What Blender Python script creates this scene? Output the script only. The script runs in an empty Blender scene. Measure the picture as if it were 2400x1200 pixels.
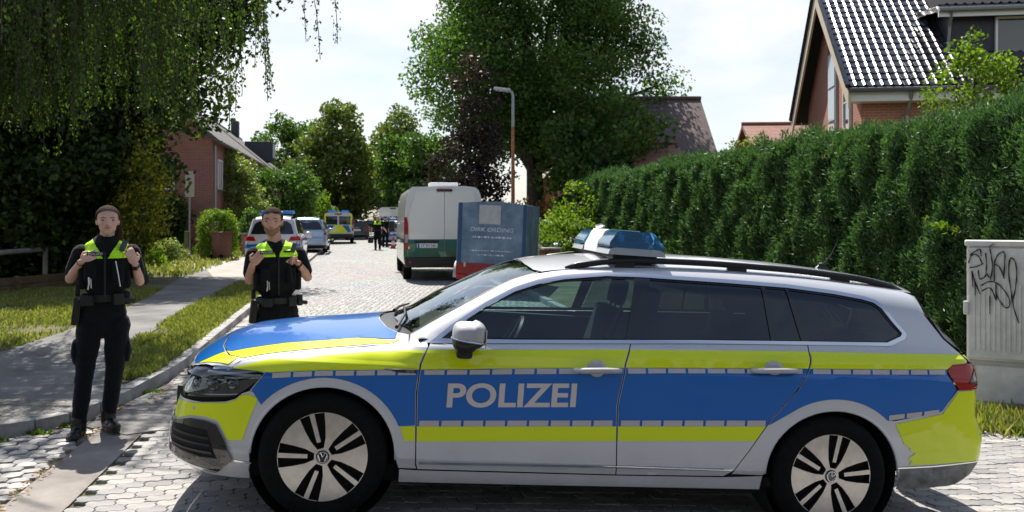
import bpy, bmesh, math, random
import numpy as np
from mathutils import Vector, Matrix, Euler
from mathutils.geometry import tessellate_polygon
R = math.radians
scene = bpy.context.scene
COL = scene.collection
# ------------------------------------------------------------------ camera, sky, sun, exposure
CAM_H = 1.62; FPX = 2000.0; HOR = 511.0
cam_d = bpy.data.cameras.new("camera"); cam = bpy.data.objects.new("camera", cam_d); COL.objects.link(cam)
cam.location = (0, 0, CAM_H); cam.rotation_euler = (R(90), 0, 0)
cam_d.sensor_width = 36; cam_d.lens = 36 * FPX / 2400; cam_d.shift_y = -(600 - HOR) / 2400
cam_d.clip_start = .1; cam_d.clip_end = 3000
cam_d.dof.use_dof = True; cam_d.dof.focus_distance = 5.2; cam_d.dof.aperture_fstop = 5.0
scene.camera = cam
SUN_EL = R(57); SUN_AZ = R(20)           # azimuth measured from +Y towards -X: the sun stands behind the street, a little left
sun_dir = Vector((-math.sin(SUN_AZ) * math.cos(SUN_EL), math.cos(SUN_AZ) * math.cos(SUN_EL), math.sin(SUN_EL)))
sd = bpy.data.lights.new("sun", 'SUN'); sd.energy = 5.0; sd.angle = R(.53); sd.color = (1, .95, .87)
sun = bpy.data.objects.new("sun", sd); COL.objects.link(sun); sun.location = (0, 0, 60)
sun.rotation_euler = (-sun_dir).to_track_quat('-Z', 'Y').to_euler()
world = bpy.data.worlds.new("World"); scene.world = world; world.use_nodes = True
wn = world.node_tree; wn.nodes.clear()
def _wnode(t, **k):
    n = wn.nodes.new(t)
    for a, b in k.items(): setattr(n, a, b)
    return n
w_out = _wnode('ShaderNodeOutputWorld'); w_bg = _wnode('ShaderNodeBackground'); w_bg.inputs[1].default_value = .085
w_sky = _wnode('ShaderNodeTexSky'); w_sky.sky_type = 'NISHITA'; w_sky.sun_disc = False
w_sky.sun_elevation = SUN_EL; w_sky.sun_rotation = -SUN_AZ; w_sky.altitude = 20; w_sky.air_density = 1.0; w_sky.dust_density = 1.2
w_tc = _wnode('ShaderNodeTexCoord'); w_map = _wnode('ShaderNodeMapping'); w_map.inputs['Scale'].default_value = (1, 1, 2.6)
w_no = _wnode('ShaderNodeTexNoise'); w_no.inputs['Scale'].default_value = 2.3; w_no.inputs['Detail'].default_value = 7; w_no.inputs['Roughness'].default_value = .58
w_rp = _wnode('ShaderNodeValToRGB'); w_rp.color_ramp.elements[0].position = .40; w_rp.color_ramp.elements[1].position = .60
w_rp.color_ramp.elements[0].color = (.22, .22, .22, 1)
w_mix = _wnode('ShaderNodeMix'); w_mix.data_type = 'RGBA'; w_mix.inputs['B'].default_value = (7.2, 7.4, 7.6, 1)
L = wn.links.new
L(w_tc.outputs['Generated'], w_map.inputs[0]); L(w_map.outputs[0], w_no.inputs['Vector']); L(w_no.outputs['Fac'], w_rp.inputs[0])
# cloud lies in banks towards the horizon and thins out overhead
w_sep = _wnode('ShaderNodeSeparateXYZ'); L(w_tc.outputs['Generated'], w_sep.inputs[0]); w_el = _wnode('ShaderNodeMapRange'); w_el.inputs[1].default_value = .28; w_el.inputs[2].default_value = .70; w_el.inputs[3].default_value = 1.0; w_el.inputs[4].default_value = .10; L(w_sep.outputs[2], w_el.inputs[0])
w_cv = _wnode('ShaderNodeMath'); w_cv.operation = 'MULTIPLY'; L(w_rp.outputs[0], w_cv.inputs[0]); L(w_el.outputs[0], w_cv.inputs[1]); L(w_cv.outputs[0], w_mix.inputs['Factor']); L(w_sky.outputs[0], w_mix.inputs['A']); L(w_mix.outputs['Result'], w_bg.inputs[0]); L(w_bg.outputs[0], w_out.inputs[0])
vs = scene.view_settings; vs.view_transform = 'Standard'; vs.look = 'None'; vs.exposure = 0.74; vs.gamma = 1; vs.use_curve_mapping = False
scene.cycles.use_denoising = True
try: scene.cycles.denoiser = 'OPENIMAGEDENOISE'
except Exception: pass
scene.cycles.max_bounces = 8; scene.cycles.transparent_max_bounces = 10; scene.cycles.transmission_bounces = 6; scene.cycles.glossy_bounces = 4
scene.cycles.sample_clamp_indirect = 6; scene.cycles.caustics_reflective = False; scene.cycles.caustics_refractive = False
# ------------------------------------------------------------------ helpers
def lin(c):
    """sRGB 0..255 -> linear"""
    return tuple((v / 255 / 12.92 if v / 255 <= .04045 else ((v / 255 + .055) / 1.055) ** 2.4) for v in c)
MATS = {}
def mat(name, col=(.5, .5, .5), rough=.6, metal=0, spec=.5, coat=0, var=.0, vs=4, bump=0, bs=60, trans=0, alpha=1, emit=None, es=1, col2=None, sheen=0, dirt=None, ior=1.45, coords='Object', detail=5, rnd=0.0, dust=None):
    if name in MATS: return MATS[name]
    m = bpy.data.materials.new(name); m.use_nodes = True; MATS[name] = m
    nt = m.node_tree; b = nt.nodes['Principled BSDF']
    b.inputs['Base Color'].default_value = (*col, 1); b.inputs['Roughness'].default_value = rough; b.inputs['Metallic'].default_value = metal
    b.inputs['Specular IOR Level'].default_value = spec; b.inputs['Coat Weight'].default_value = coat; b.inputs['Coat Roughness'].default_value = .03
    b.inputs['Transmission Weight'].default_value = trans; b.inputs['Alpha'].default_value = alpha; b.inputs['IOR'].default_value = ior
    b.inputs['Sheen Weight'].default_value = sheen
    if emit: b.inputs['Emission Color'].default_value = (*emit, 1); b.inputs['Emission Strength'].default_value = es
    tc = nt.nodes.new('ShaderNodeTexCoord')
    if var or col2:
        no = nt.nodes.new('ShaderNodeTexNoise'); no.inputs['Scale'].default_value = vs; no.inputs['Detail'].default_value = detail; no.inputs['Roughness'].default_value = .65
        nt.links.new(tc.outputs[coords], no.inputs['Vector'])
        rp = nt.nodes.new('ShaderNodeValToRGB'); rp.color_ramp.elements[0].position = .32; rp.color_ramp.elements[1].position = .68
        c1 = tuple(max(0, v * (1 - var)) for v in col); c2 = col2 or tuple(min(1, v * (1 + var)) for v in col)
        rp.color_ramp.elements[0].color = (*c1, 1); rp.color_ramp.elements[1].color = (*c2, 1)
        nt.links.new(no.outputs['Fac'], rp.inputs[0]); nt.links.new(rp.outputs[0], b.inputs['Base Color'])
    src = b.inputs['Base Color'].links[0].from_socket if b.inputs['Base Color'].links else None
    def base_mix(fac_socket, other, mode, fac=1.0):
        nonlocal src
        mx = nt.nodes.new('ShaderNodeMix'); mx.data_type = 'RGBA'; mx.blend_type = mode; mx.inputs['Factor'].default_value = fac
        if src is None: mx.inputs['A'].default_value = (*col, 1)
        else: nt.links.new(src, mx.inputs['A'])
        if fac_socket is not None: nt.links.new(fac_socket, mx.inputs['Factor'])
        if hasattr(other, 'is_output'): nt.links.new(other, mx.inputs['B'])
        else: mx.inputs['B'].default_value = (*other, 1)
        src = mx.outputs['Result']; nt.links.new(src, b.inputs['Base Color'])
    if rnd:      # tone differs from piece to piece
        oi = nt.nodes.new('ShaderNodeObjectInfo'); mr = nt.nodes.new('ShaderNodeMapRange'); mr.inputs[3].default_value = 1 - rnd; mr.inputs[4].default_value = 1 + rnd * .6; nt.links.new(oi.outputs['Random'], mr.inputs[0])
        cc = nt.nodes.new('ShaderNodeCombineColor'); [nt.links.new(mr.outputs[0], cc.inputs[k]) for k in range(3)]; base_mix(None, cc.outputs[0], 'MULTIPLY')
        rr_ = nt.nodes.new('ShaderNodeMapRange'); rr_.inputs[3].default_value = rough * .8; rr_.inputs[4].default_value = min(1, rough * 1.5); nt.links.new(oi.outputs['Random'], rr_.inputs[0]); nt.links.new(rr_.outputs[0], b.inputs['Roughness'])
    if dust:     # road dust thrown up on the lower body: (colour, height where it ends, strength)
        sp = nt.nodes.new('ShaderNodeSeparateXYZ'); nt.links.new(tc.outputs['Object'], sp.inputs[0]); dr = nt.nodes.new('ShaderNodeMapRange'); dr.inputs[1].default_value = dust[1]; dr.inputs[2].default_value = .18; dr.inputs[4].default_value = dust[2]; nt.links.new(sp.outputs[2], dr.inputs[0])
        dn = nt.nodes.new('ShaderNodeTexNoise'); dn.inputs['Scale'].default_value = 6; dn.inputs['Detail'].default_value = 8; dn.inputs['Roughness'].default_value = .7; nt.links.new(tc.outputs['Object'], dn.inputs['Vector'])
        mm = nt.nodes.new('ShaderNodeMath'); mm.operation = 'MULTIPLY'; nt.links.new(dr.outputs[0], mm.inputs[0]); nt.links.new(dn.outputs['Fac'], mm.inputs[1]); base_mix(mm.outputs[0], dust[0], 'MIX')
        ra = nt.nodes.new('ShaderNodeMath'); ra.operation = 'ADD'; ra.inputs[1].default_value = rough; nt.links.new(mm.outputs[0], ra.inputs[0]); nt.links.new(ra.outputs[0], b.inputs['Roughness'])
        cs = nt.nodes.new('ShaderNodeMath'); cs.operation = 'SUBTRACT'; cs.inputs[0].default_value = coat; cs.use_clamp = True; nt.links.new(mm.outputs[0], cs.inputs[1]); nt.links.new(cs.outputs[0], b.inputs['Coat Weight'])
    if bump:
        n2 = nt.nodes.new('ShaderNodeTexNoise'); n2.inputs['Scale'].default_value = bs; n2.inputs['Detail'].default_value = 4
        nt.links.new(tc.outputs[coords], n2.inputs['Vector'])
        bp = nt.nodes.new('ShaderNodeBump'); bp.inputs['Strength'].default_value = bump; bp.inputs['Distance'].default_value = .02
        nt.links.new(n2.outputs['Fac'], bp.inputs['Height']); nt.links.new(bp.outputs[0], b.inputs['Normal'])
    return m
def leaf_mat(name, c1, c2, c3, trans=.45, rough=.5, scale=3.0):
    """leaf: colour per leaf island, thin translucent blade"""
    if name in MATS: return MATS[name]
    m = bpy.data.materials.new(name); m.use_nodes = True; MATS[name] = m; nt = m.node_tree; b = nt.nodes['Principled BSDF']; out = nt.nodes['Material Output']
    g = nt.nodes.new('ShaderNodeNewGeometry'); rp = nt.nodes.new('ShaderNodeValToRGB')
    rp.color_ramp.elements[0].color = (*c1, 1); rp.color_ramp.elements[1].color = (*c3, 1); e = rp.color_ramp.elements.new(.5); e.color = (*c2, 1)
    nt.links.new(g.outputs['Random Per Island'], rp.inputs[0]); nt.links.new(rp.outputs[0], b.inputs['Base Color'])
    b.inputs['Roughness'].default_value = rough; b.inputs['Specular IOR Level'].default_value = .35
    t = nt.nodes.new('ShaderNodeBsdfTranslucent'); hs = nt.nodes.new('ShaderNodeMix'); hs.data_type = 'RGBA'; hs.blend_type = 'MULTIPLY'; hs.inputs['Factor'].default_value = 1
    hs.inputs['B'].default_value = (1.5, 1.6, .55, 1); nt.links.new(rp.outputs[0], hs.inputs['A']); nt.links.new(hs.outputs['Result'], t.inputs['Color'])
    mx = nt.nodes.new('ShaderNodeMixShader'); mx.inputs[0].default_value = trans
    nt.links.new(b.outputs[0], mx.inputs[1]); nt.links.new(t.outputs[0], mx.inputs[2]); nt.links.new(mx.outputs[0], out.inputs['Surface'])
    return m
def glass_mat(name, tint=(.75, .85, .82), dens=.35, rough=.0):
    """thin pane: fresnel mirror over a tinted see-through"""
    if name in MATS: return MATS[name]
    m = bpy.data.materials.new(name); m.use_nodes = True; MATS[name] = m; nt = m.node_tree; nt.nodes.remove(nt.nodes['Principled BSDF']); out = nt.nodes['Material Output']
    tr = nt.nodes.new('ShaderNodeBsdfTransparent'); tr.inputs[0].default_value = (*[t * dens for t in tint], 1)
    gl = nt.nodes.new('ShaderNodeBsdfGlossy'); gl.inputs['Roughness'].default_value = rough; gl.inputs[0].default_value = (.9, .95, 1, 1)
    fr = nt.nodes.new('ShaderNodeFresnel'); fr.inputs[0].default_value = 1.52
    # both faces of the pane mirror: 2F/(1+F)
    m2 = nt.nodes.new('ShaderNodeMath'); m2.operation = 'MULTIPLY'; m2.inputs[1].default_value = 2; nt.links.new(fr.outputs[0], m2.inputs[0]); ad = nt.nodes.new('ShaderNodeMath'); ad.inputs[1].default_value = 1; nt.links.new(fr.outputs[0], ad.inputs[0])
    dv = nt.nodes.new('ShaderNodeMath'); dv.operation = 'DIVIDE'; nt.links.new(m2.outputs[0], dv.inputs[0]); nt.links.new(ad.outputs[0], dv.inputs[1])
    mx = nt.nodes.new('ShaderNodeMixShader'); nt.links.new(dv.outputs[0], mx.inputs[0]); nt.links.new(tr.outputs[0], mx.inputs[1]); nt.links.new(gl.outputs[0], mx.inputs[2])
    nt.links.new(mx.outputs[0], out.inputs['Surface']); return m
def tag(o, label=None, cat=None, group=None, kind=None):
    if label: o['label'] = label
    if cat: o['category'] = cat
    if group: o['group'] = group
    if kind: o['kind'] = kind
    return o
def empty(name, loc=(0, 0, 0), rz=0, label=None, cat=None, group=None):
    o = bpy.data.objects.new(name, None); COL.objects.link(o); o.location = loc; o.rotation_euler = (0, 0, rz); o.empty_display_size = .1
    return tag(o, label, cat, group)
def link(o, parent=None):
    COL.objects.link(o)
    if parent is not None: o.parent = parent
    return o
def copy_tree(o, parent=None):
    c = o.copy(); COL.objects.link(c); c.parent = parent
    for ch in list(o.children): copy_tree(ch, c)
    return c
class MB:
    """collects geometry for one mesh object"""
    def __init__(s): s.v = []; s.f = []; s.m = []; s.n = 0
    def add(s, vs, fs, mi=0):
        o = s.n; s.v.extend([tuple(v) for v in vs]); s.n += len(vs)
        for f in fs: s.f.append(tuple(i + o for i in f)); s.m.append(mi)
        return s
    def box(s, c, d, b=0.0, rot=None, mi=0, tap=(1, 1)):
        """box centred at c, dims d, chamfer b, optional Euler rotation, top scaled by tap"""
        hx, hy, hz = d[0] / 2, d[1] / 2, d[2] / 2; c = Vector(c)
        M = Euler(rot).to_matrix() if rot else None
        if b <= 0:
            vs = [Vector((x * hx * (tap[0] if z > 0 else 1), y * hy * (tap[1] if z > 0 else 1), z * hz)) for z in (-1, 1) for y in (-1, 1) for x in (-1, 1)]
            fs = [(0, 2, 3, 1), (4, 5, 7, 6), (0, 1, 5, 4), (2, 6, 7, 3), (0, 4, 6, 2), (1, 3, 7, 5)]
        else:
            bm = bmesh.new(); bmesh.ops.create_cube(bm, size=1)
            for v in bm.verts:
                t = v.co.z > 0; v.co = Vector((v.co.x * d[0] * (tap[0] if t else 1), v.co.y * d[1] * (tap[1] if t else 1), v.co.z * d[2]))
            bmesh.ops.bevel(bm, geom=list(bm.edges), offset=min(b, min(d) * .45), segments=2, affect='EDGES', profile=.6)
            bm.verts.index_update(); vs = [v.co.copy() for v in bm.verts]; fs = [tuple(v.index for v in f.verts) for f in bm.faces]; bm.free()
        return s.add([(M @ v if M else v) + c for v in vs], fs, mi)
    def tube(s, pts, r, n=8, mi=0, cap=True, flat=1.0):
        pts = [Vector(p) for p in pts]; rs = r if isinstance(r, (list, tuple)) else [r] * len(pts)
        o = s.n; up = None; ring = []
        for i, p in enumerate(pts):
            t = (pts[min(i + 1, len(pts) - 1)] - pts[max(i - 1, 0)])
            t = t.normalized() if t.length > 1e-9 else Vector((0, 0, 1))
            if up is None:
                up = Vector((0, 0, 1)) if abs(t.z) < .9 else Vector((1, 0, 0))
            a = t.cross(up); a = a.normalized() if a.length > 1e-6 else t.orthogonal().normalized(); b2 = a.cross(t).normalized(); up = b2
            ring += [p + (a * math.cos(2 * math.pi * k / n) + b2 * math.sin(2 * math.pi * k / n) * flat) * rs[i] for k in range(n)]
        fs = [(i * n + k, i * n + (k + 1) % n, (i + 1) * n + (k + 1) % n, (i + 1) * n + k) for i in range(len(pts) - 1) for k in range(n)]
        if cap: fs += [tuple(range(n))[::-1], tuple((len(pts) - 1) * n + k for k in range(n))]
        return s.add(ring, fs, mi)
    def lathe(s, prof, n=32, c=(0, 0, 0), axis='z', mi=0):
        """prof: (r, h) pairs turned about an axis through c"""
        vs = []
        for r, h in prof:
            for k in range(n):
                a = 2 * math.pi * k / n; u, w = r * math.cos(a), r * math.sin(a)
                p = (u, w, h) if axis == 'z' else ((u, h, w) if axis == 'y' else (h, u, w))
                vs.append((p[0] + c[0], p[1] + c[1], p[2] + c[2]))
        fs = [(i * n + k, i * n + (k + 1) % n, (i + 1) * n + (k + 1) % n, (i + 1) * n + k) for i in range(len(prof) - 1) for k in range(n)]
        return s.add(vs, fs, mi)
    def prism(s, poly, h0, h1, plane='xy', mi=0):
        """polygon extruded from h0 to h1 along the third axis"""
        n = len(poly)
        mp = {'xy': lambda a, b, h: (a, b, h), 'xz': lambda a, b, h: (a, h, b), 'yz': lambda a, b, h: (h, a, b)}[plane]
        vs = [mp(a, b, h0) for a, b in poly] + [mp(a, b, h1) for a, b in poly]
        fs = [(i, (i + 1) % n, n + (i + 1) % n, n + i) for i in range(n)]
        tr = tessellate_polygon([[Vector((a, b, 0)) for a, b in poly]])
        fs += [tuple(t) for t in tr] + [tuple(n + i for i in t[::-1]) for t in tr]
        return s.add(vs, fs, mi)
    def quad(s, a, b, c, d, mi=0): return s.add([a, b, c, d], [(0, 1, 2, 3)], mi)
    def mesh(s, name, mats, smooth=False, fix=True):
        me = bpy.data.meshes.new(name); me.from_pydata(s.v, [], s.f)
        for m in (mats if isinstance(mats, (list, tuple)) else [mats]): me.materials.append(m)
        if any(s.m): me.polygons.foreach_set('material_index', s.m)
        if fix and len(s.f) < 60000:
            bm = bmesh.new(); bm.from_mesh(me); bmesh.ops.recalc_face_normals(bm, faces=bm.faces); bm.to_mesh(me); bm.free()
        if smooth is True: me.shade_smooth()
        elif smooth:
            me.shade_smooth(); me.set_sharp_from_angle(angle=R(smooth))
        me.update(); return me
    def build(s, name, mats, parent=None, smooth=False, loc=None, fix=True):
        o = bpy.data.objects.new(name, s.mesh(name, mats, smooth, fix))
        if loc is not None: o.location = loc
        return link(o, parent)
def np_mesh(name, V, Fq, mats, midx=None, smooth=False, normals=None):
    """V (n,3), Fq (m,k) arrays -> mesh, fast"""
    V = np.asarray(V, np.float32); Fq = np.asarray(Fq, np.int32); k = Fq.shape[1]
    me = bpy.data.meshes.new(name); me.vertices.add(len(V)); me.vertices.foreach_set('co', V.ravel())
    me.loops.add(Fq.size); me.loops.foreach_set('vertex_index', Fq.ravel()); me.polygons.add(len(Fq))
    me.polygons.foreach_set('loop_start', np.arange(0, Fq.size, k, dtype=np.int32))
    for m in (mats if isinstance(mats, (list, tuple)) else [mats]): me.materials.append(m)
    if midx is not None: me.polygons.foreach_set('material_index', np.asarray(midx, np.int32))
    me.update(calc_edges=True); me.validate()
    if smooth: me.shade_smooth()
    if normals is not None: me.normals_split_custom_set_from_vertices([tuple(n) for n in normals])
    return me
def text_mesh(txt, size, depth, mtl, name='text', bold=0.0, shear=0.0, align='CENTER', fit=None):
    """lettering as a mesh; fit=(w,h) scales to that box, origin at its centre"""
    cu = bpy.data.curves.new('tmp', 'FONT'); cu.body = txt; cu.size = size; cu.extrude = depth; cu.offset = bold; cu.shear = shear; cu.align_x = align; cu.resolution_u = 8
    o = bpy.data.objects.new('tmp', cu); COL.objects.link(o); dg = bpy.context.evaluated_depsgraph_get()
    me = bpy.data.meshes.new_from_object(o.evaluated_get(dg)); bpy.data.objects.remove(o); bpy.data.curves.remove(cu); me.name = name
    me.materials.clear(); me.materials.append(mtl)
    co = np.array([v.co for v in me.vertices]); mn, mx = co.min(0), co.max(0); co[:, :2] -= (mn[:2] + mx[:2]) / 2
    if fit: co[:, 0] *= fit[0] / (mx[0] - mn[0]); co[:, 1] *= fit[1] / (mx[1] - mn[1])
    me.vertices.foreach_set('co', co.astype(np.float32).ravel()); me.update(); return me
def px(u, v, d=None, z=None):
    """photo pixel -> world point at depth d, or on the level z"""
    if d is None: d = (CAM_H - z) * FPX / (v - HOR)
    return Vector(((u - 1200) / FPX * d, d, CAM_H - (v - HOR) / FPX * d))
def gz(x, y):
    """height of the ground: the mouth of the street falls to the right"""
    a = np.interp(x, [-3, -2.2, -1.5, -1.11, 2.0, 2.6, 3.5, 7], [0, .02, .046, .044, -.174, -.212, -.235, -.2])
    t = np.clip((np.asarray(y, float) - 8) / 12, 0, 1); return a * (1 - t * t * (3 - 2 * t))
SDX, SDY = -.177 / math.hypot(1, .177), 1 / math.hypot(1, .177)    # direction the street runs in
def kerbL(y): return -4.48 - .177 * (y - 14.5)
def kerbR(y): return -.35 - .177 * (y - 21.7)
def hedgeX(y): return 5.4 - .177 * (y - 9.0)
# ---- implicit car body: local x rearward from the front axle, y lateral, z up ----
def _ip(x, xs, ys): return np.interp(x, xs, ys)
def _smax(a, b, k):
    h = np.maximum(k - np.abs(a - b), 0.0) / k
    return np.maximum(a, b) + h * h * k * 0.25
def _cr(xs, ys, n=400):
    """smooth (monotone cubic) resampling of a profile"""
    xs = np.array(xs, float); ys = np.array(ys, float); d = np.diff(ys) / np.diff(xs)
    m = np.zeros(len(xs)); m[0] = d[0]; m[-1] = d[-1]
    for i in range(1, len(xs) - 1):
        m[i] = 0 if d[i-1] * d[i] <= 0 else 2 * d[i-1] * d[i] / (d[i-1] + d[i])
    X = np.linspace(xs[0], xs[-1], n); k = np.clip(np.searchsorted(xs, X) - 1, 0, len(xs) - 2)
    h = xs[k+1] - xs[k]; t = (X - xs[k]) / h
    Y = (2*t**3-3*t**2+1)*ys[k] + (t**3-2*t**2+t)*h*m[k] + (-2*t**3+3*t**2)*ys[k+1] + (t**3-t**2)*h*m[k+1]
    return X, Y
class Shape:
    def __init__(s, top, crown, side, plan, nose, tail, belt, zref, bown, bowt, kst=.10, kfs=.26, krs=.2, kft=.12, krt=.06, half=.916, yr=.7, gt=.0):
        s.top = _cr(*zip(*top)); s.crown = list(zip(*crown)); s.side = list(zip(*side)); s.plan = _cr(*zip(*plan))
        s.nose = _cr(*zip(*nose)); s.tail = _cr(*zip(*tail)); s.belt = list(zip(*belt)); s.zref = zref; s.bown = bown; s.bowt = bowt
        s.kst, s.kfs, s.krs, s.kft, s.krt = kst, kfs, krs, kft, krt; s.half = half; s.yr = yr
    def f(s, x, y, z):
        ay = np.abs(y)
        zz = z - (_ip(x, *s.belt) - s.zref) * np.clip((z - .45) / (s.zref - .45), 0, 1)
        W = _ip(zz, *s.side) + _ip(x, *s.plan)
        a = ay - W
        b = (z - (_ip(x, *s.top) - _ip(x, *s.crown) * (ay / s.yr) ** 2))
        sl = np.where(x < 1.05, .85, 1.0); b = b * sl
        c = (_ip(z, *s.nose) + s.bown * (ay / .6) ** 2) - x
        d = x - (_ip(z, *s.tail) - s.bowt * (ay / .6) ** 2)
        r = _smax(a, b, s.kst); r = _smax(r, c * .9, np.where(z > .7, s.kft, s.kfs)); r = _smax(r, d, s.krt)
        return r
    def _bis(s, g, lo, hi, n=34):
        lo = np.array(lo, float); hi = np.array(hi, float)
        for _ in range(n):
            m = .5 * (lo + hi); v = g(m) < 0
            lo = np.where(v, m, lo); hi = np.where(v, hi, m)
        return .5 * (lo + hi)
    def side_y(s, x, z): return s._bis(lambda m: s.f(x, m, z), np.zeros_like(x), np.full_like(x, 1.4))
    def top_z(s, x, y): return s._bis(lambda m: s.f(x, y, m), np.full_like(x, .3), np.full_like(x, 3.2))
    def front_x(s, y, z): return s._bis(lambda m: s.f(-m, y, z), np.full_like(y, -1.2), np.full_like(y, 1.6))*-1
    def rear_x(s, y, z): return s._bis(lambda m: s.f(m, y, z), np.full_like(y, 1.5), np.full_like(y, 5.5))
    def normal(s, P):
        e = 2e-3; x, y, z = P.T
        g = np.stack([s.f(x+e, y, z)-s.f(x-e, y, z), s.f(x, y+e, z)-s.f(x, y-e, z), s.f(x, y, z+e)-s.f(x, y, z-e)], 1)
        return g / np.maximum(np.linalg.norm(g, axis=1, keepdims=True), 1e-9)
PASSAT = Shape(
    top=[(-1.1,.70),(-.9,.735),(-.78,.79),(-.68,.835),(-.55,.872),(-.3,.915),(0,.952),(.2,.978),(.30,1.0),(.6,1.172),(.85,1.305),(1.0,1.37),(1.15,1.412),(1.4,1.445),(1.75,1.478),(2.2,1.487),(2.6,1.483),(3.0,1.463),(3.3,1.437),(3.47,1.412),(3.9,1.34)],
    crown=[(-1.1,.05),(-.6,.06),(.2,.055),(.4,.08),(1.0,.08),(1.6,.095),(3.5,.10)],
    side=[(0,.80),(.17,.84),(.24,.872),(.30,.886),(.345,.902),(.36,.898),(.5,.9),(.7,.908),(.82,.914),(.855,.916),(.875,.906),(.93,.892),(.965,.872),(.985,.85),(1.02,.83),(1.2,.745),(1.365,.668),(1.47,.61),(1.8,.40)],
    plan=[(-1.2,-.34),(-.9,-.13),(-.75,-.085),(-.6,-.052),(-.4,-.02),(-.1,0),(.5,0),(2.4,0),(2.8,-.005),(3.2,-.022),(3.5,-.05),(3.7,-.085),(4.0,-.17)],
    nose=[(0,-.66),(.14,-.74),(.20,-.83),(.27,-.90),(.36,-.90),(.5,-.885),(.62,-.88),(.72,-.855),(.80,-.78),(.9,-.60),(1.0,-.4),(1.6,-.2)],
    tail=[(0,3.5),(.22,3.58),(.27,3.70),(.38,3.85),(.46,3.885),(.56,3.895),(.62,3.87),(.7,3.83),(.85,3.825),(.97,3.80),(1.02,3.765),(1.34,3.51),(1.36,3.52),(1.42,3.50),(1.6,3.4)],
    belt=[(-1,.93),(.5,.945),(1.6,.985),(2.6,1.01),(3.2,1.03),(4,1.03)], zref=.985, bown=.055, bowt=.075)
# ================================================================== ground, road, paving
rng = np.random.default_rng(7); random.seed(7)
def stone_mat(name, c1, c2, scale, joint=(.16, .15, .13), bump=.5):
    """small setts: cells with their own tone and sunk joints (for paving too far off to pick apart)"""
    if name in MATS: return MATS[name]
    m = bpy.data.materials.new(name); m.use_nodes = True; MATS[name] = m; nt = m.node_tree; b = nt.nodes['Principled BSDF']; b.inputs['Roughness'].default_value = .62
    tc = nt.nodes.new('ShaderNodeTexCoord'); vo = nt.nodes.new('ShaderNodeTexVoronoi'); vo.inputs['Scale'].default_value = scale; vo.inputs['Randomness'].default_value = .55
    ve = nt.nodes.new('ShaderNodeTexVoronoi'); ve.feature = 'DISTANCE_TO_EDGE'; ve.inputs['Scale'].default_value = scale; ve.inputs['Randomness'].default_value = .55
    for v in (vo, ve): nt.links.new(tc.outputs['Object'], v.inputs['Vector'])
    rp = nt.nodes.new('ShaderNodeValToRGB'); rp.color_ramp.elements[0].color = (*c1, 1); rp.color_ramp.elements[1].color = (*c2, 1); sx = nt.nodes.new('ShaderNodeSeparateColor'); nt.links.new(vo.outputs['Color'], sx.inputs[0]); nt.links.new(sx.outputs[0], rp.inputs[0])
    st = nt.nodes.new('ShaderNodeMapRange'); st.inputs[1].default_value = .02; st.inputs[2].default_value = .12; nt.links.new(ve.outputs['Distance'], st.inputs[0])
    no = nt.nodes.new('ShaderNodeTexNoise'); no.inputs['Scale'].default_value = .35; no.inputs['Detail'].default_value = 6; nt.links.new(tc.outputs['Object'], no.inputs['Vector'])
    m2 = nt.nodes.new('ShaderNodeMix'); m2.data_type = 'RGBA'; m2.blend_type = 'MULTIPLY'; m2.inputs['Factor'].default_value = .35; nt.links.new(rp.outputs[0], m2.inputs['A']); nt.links.new(no.outputs['Color'], m2.inputs['B'])
    mx = nt.nodes.new('ShaderNodeMix'); mx.data_type = 'RGBA'; mx.inputs['A'].default_value = (*joint, 1); nt.links.new(m2.outputs['Result'], mx.inputs['B']); nt.links.new(st.outputs[0], mx.inputs['Factor']); nt.links.new(mx.outputs['Result'], b.inputs['Base Color'])
    bp = nt.nodes.new('ShaderNodeBump'); bp.inputs['Strength'].default_value = bump; bp.inputs['Distance'].default_value = .02; nt.links.new(st.outputs[0], bp.inputs['Height']); nt.links.new(bp.outputs[0], b.inputs['Normal'])
    return m
M_SOIL = mat('soil_and_turf', (.075, .085, .03), .95, var=.5, vs=1.3, bump=.6, bs=25, col2=(.16, .14, .07))
M_SETT = stone_mat('far_setts', (.26, .26, .25), (.46, .45, .43), 9.0, (.12, .115, .10), .9)
M_PATH = mat('worn_asphalt', (.165, .16, .155), .9, var=.38, vs=1.2, bump=.35, bs=140, detail=9)
M_PATH2 = mat('path_slabs', (.36, .33, .30), .9, var=.2, vs=1.5, bump=.2, bs=120, detail=8)
M_STRIP = mat('concrete_band', (.25, .225, .205), .9, var=.3, vs=2.5, bump=.4, bs=160, detail=9)
M_JOINT = mat('joint_sand', (.10, .09, .065), .95, var=.5, vs=9, bump=.5, bs=90, col2=(.12, .13, .05))
M_KERB = mat('granite_kerb', (.30, .29, .28), .8, var=.3, vs=6, bump=.4, bs=70, detail=9)
PAVE = [mat('paver_a', (.31, .30, .29), .75, var=.16, vs=14, bump=.4, bs=150, detail=9, rnd=.18), mat('paver_b', (.36, .345, .325), .75, var=.16, vs=12, bump=.4, bs=150, detail=9, rnd=.18), mat('paver_c', (.26, .255, .25), .75, var=.18, vs=16, bump=.4, bs=150, detail=9, rnd=.18)]
GRAN = [mat('sett_a', (.34, .33, .315), .6, var=.2, vs=25, bump=.5, bs=60, detail=8, rnd=.2), mat('sett_b', (.27, .265, .255), .6, var=.2, vs=25, bump=.5, bs=60, detail=8, rnd=.2), mat('sett_c', (.42, .40, .38), .6, var=.2, vs=25, bump=.5, bs=60, detail=8, rnd=.2)]
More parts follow.
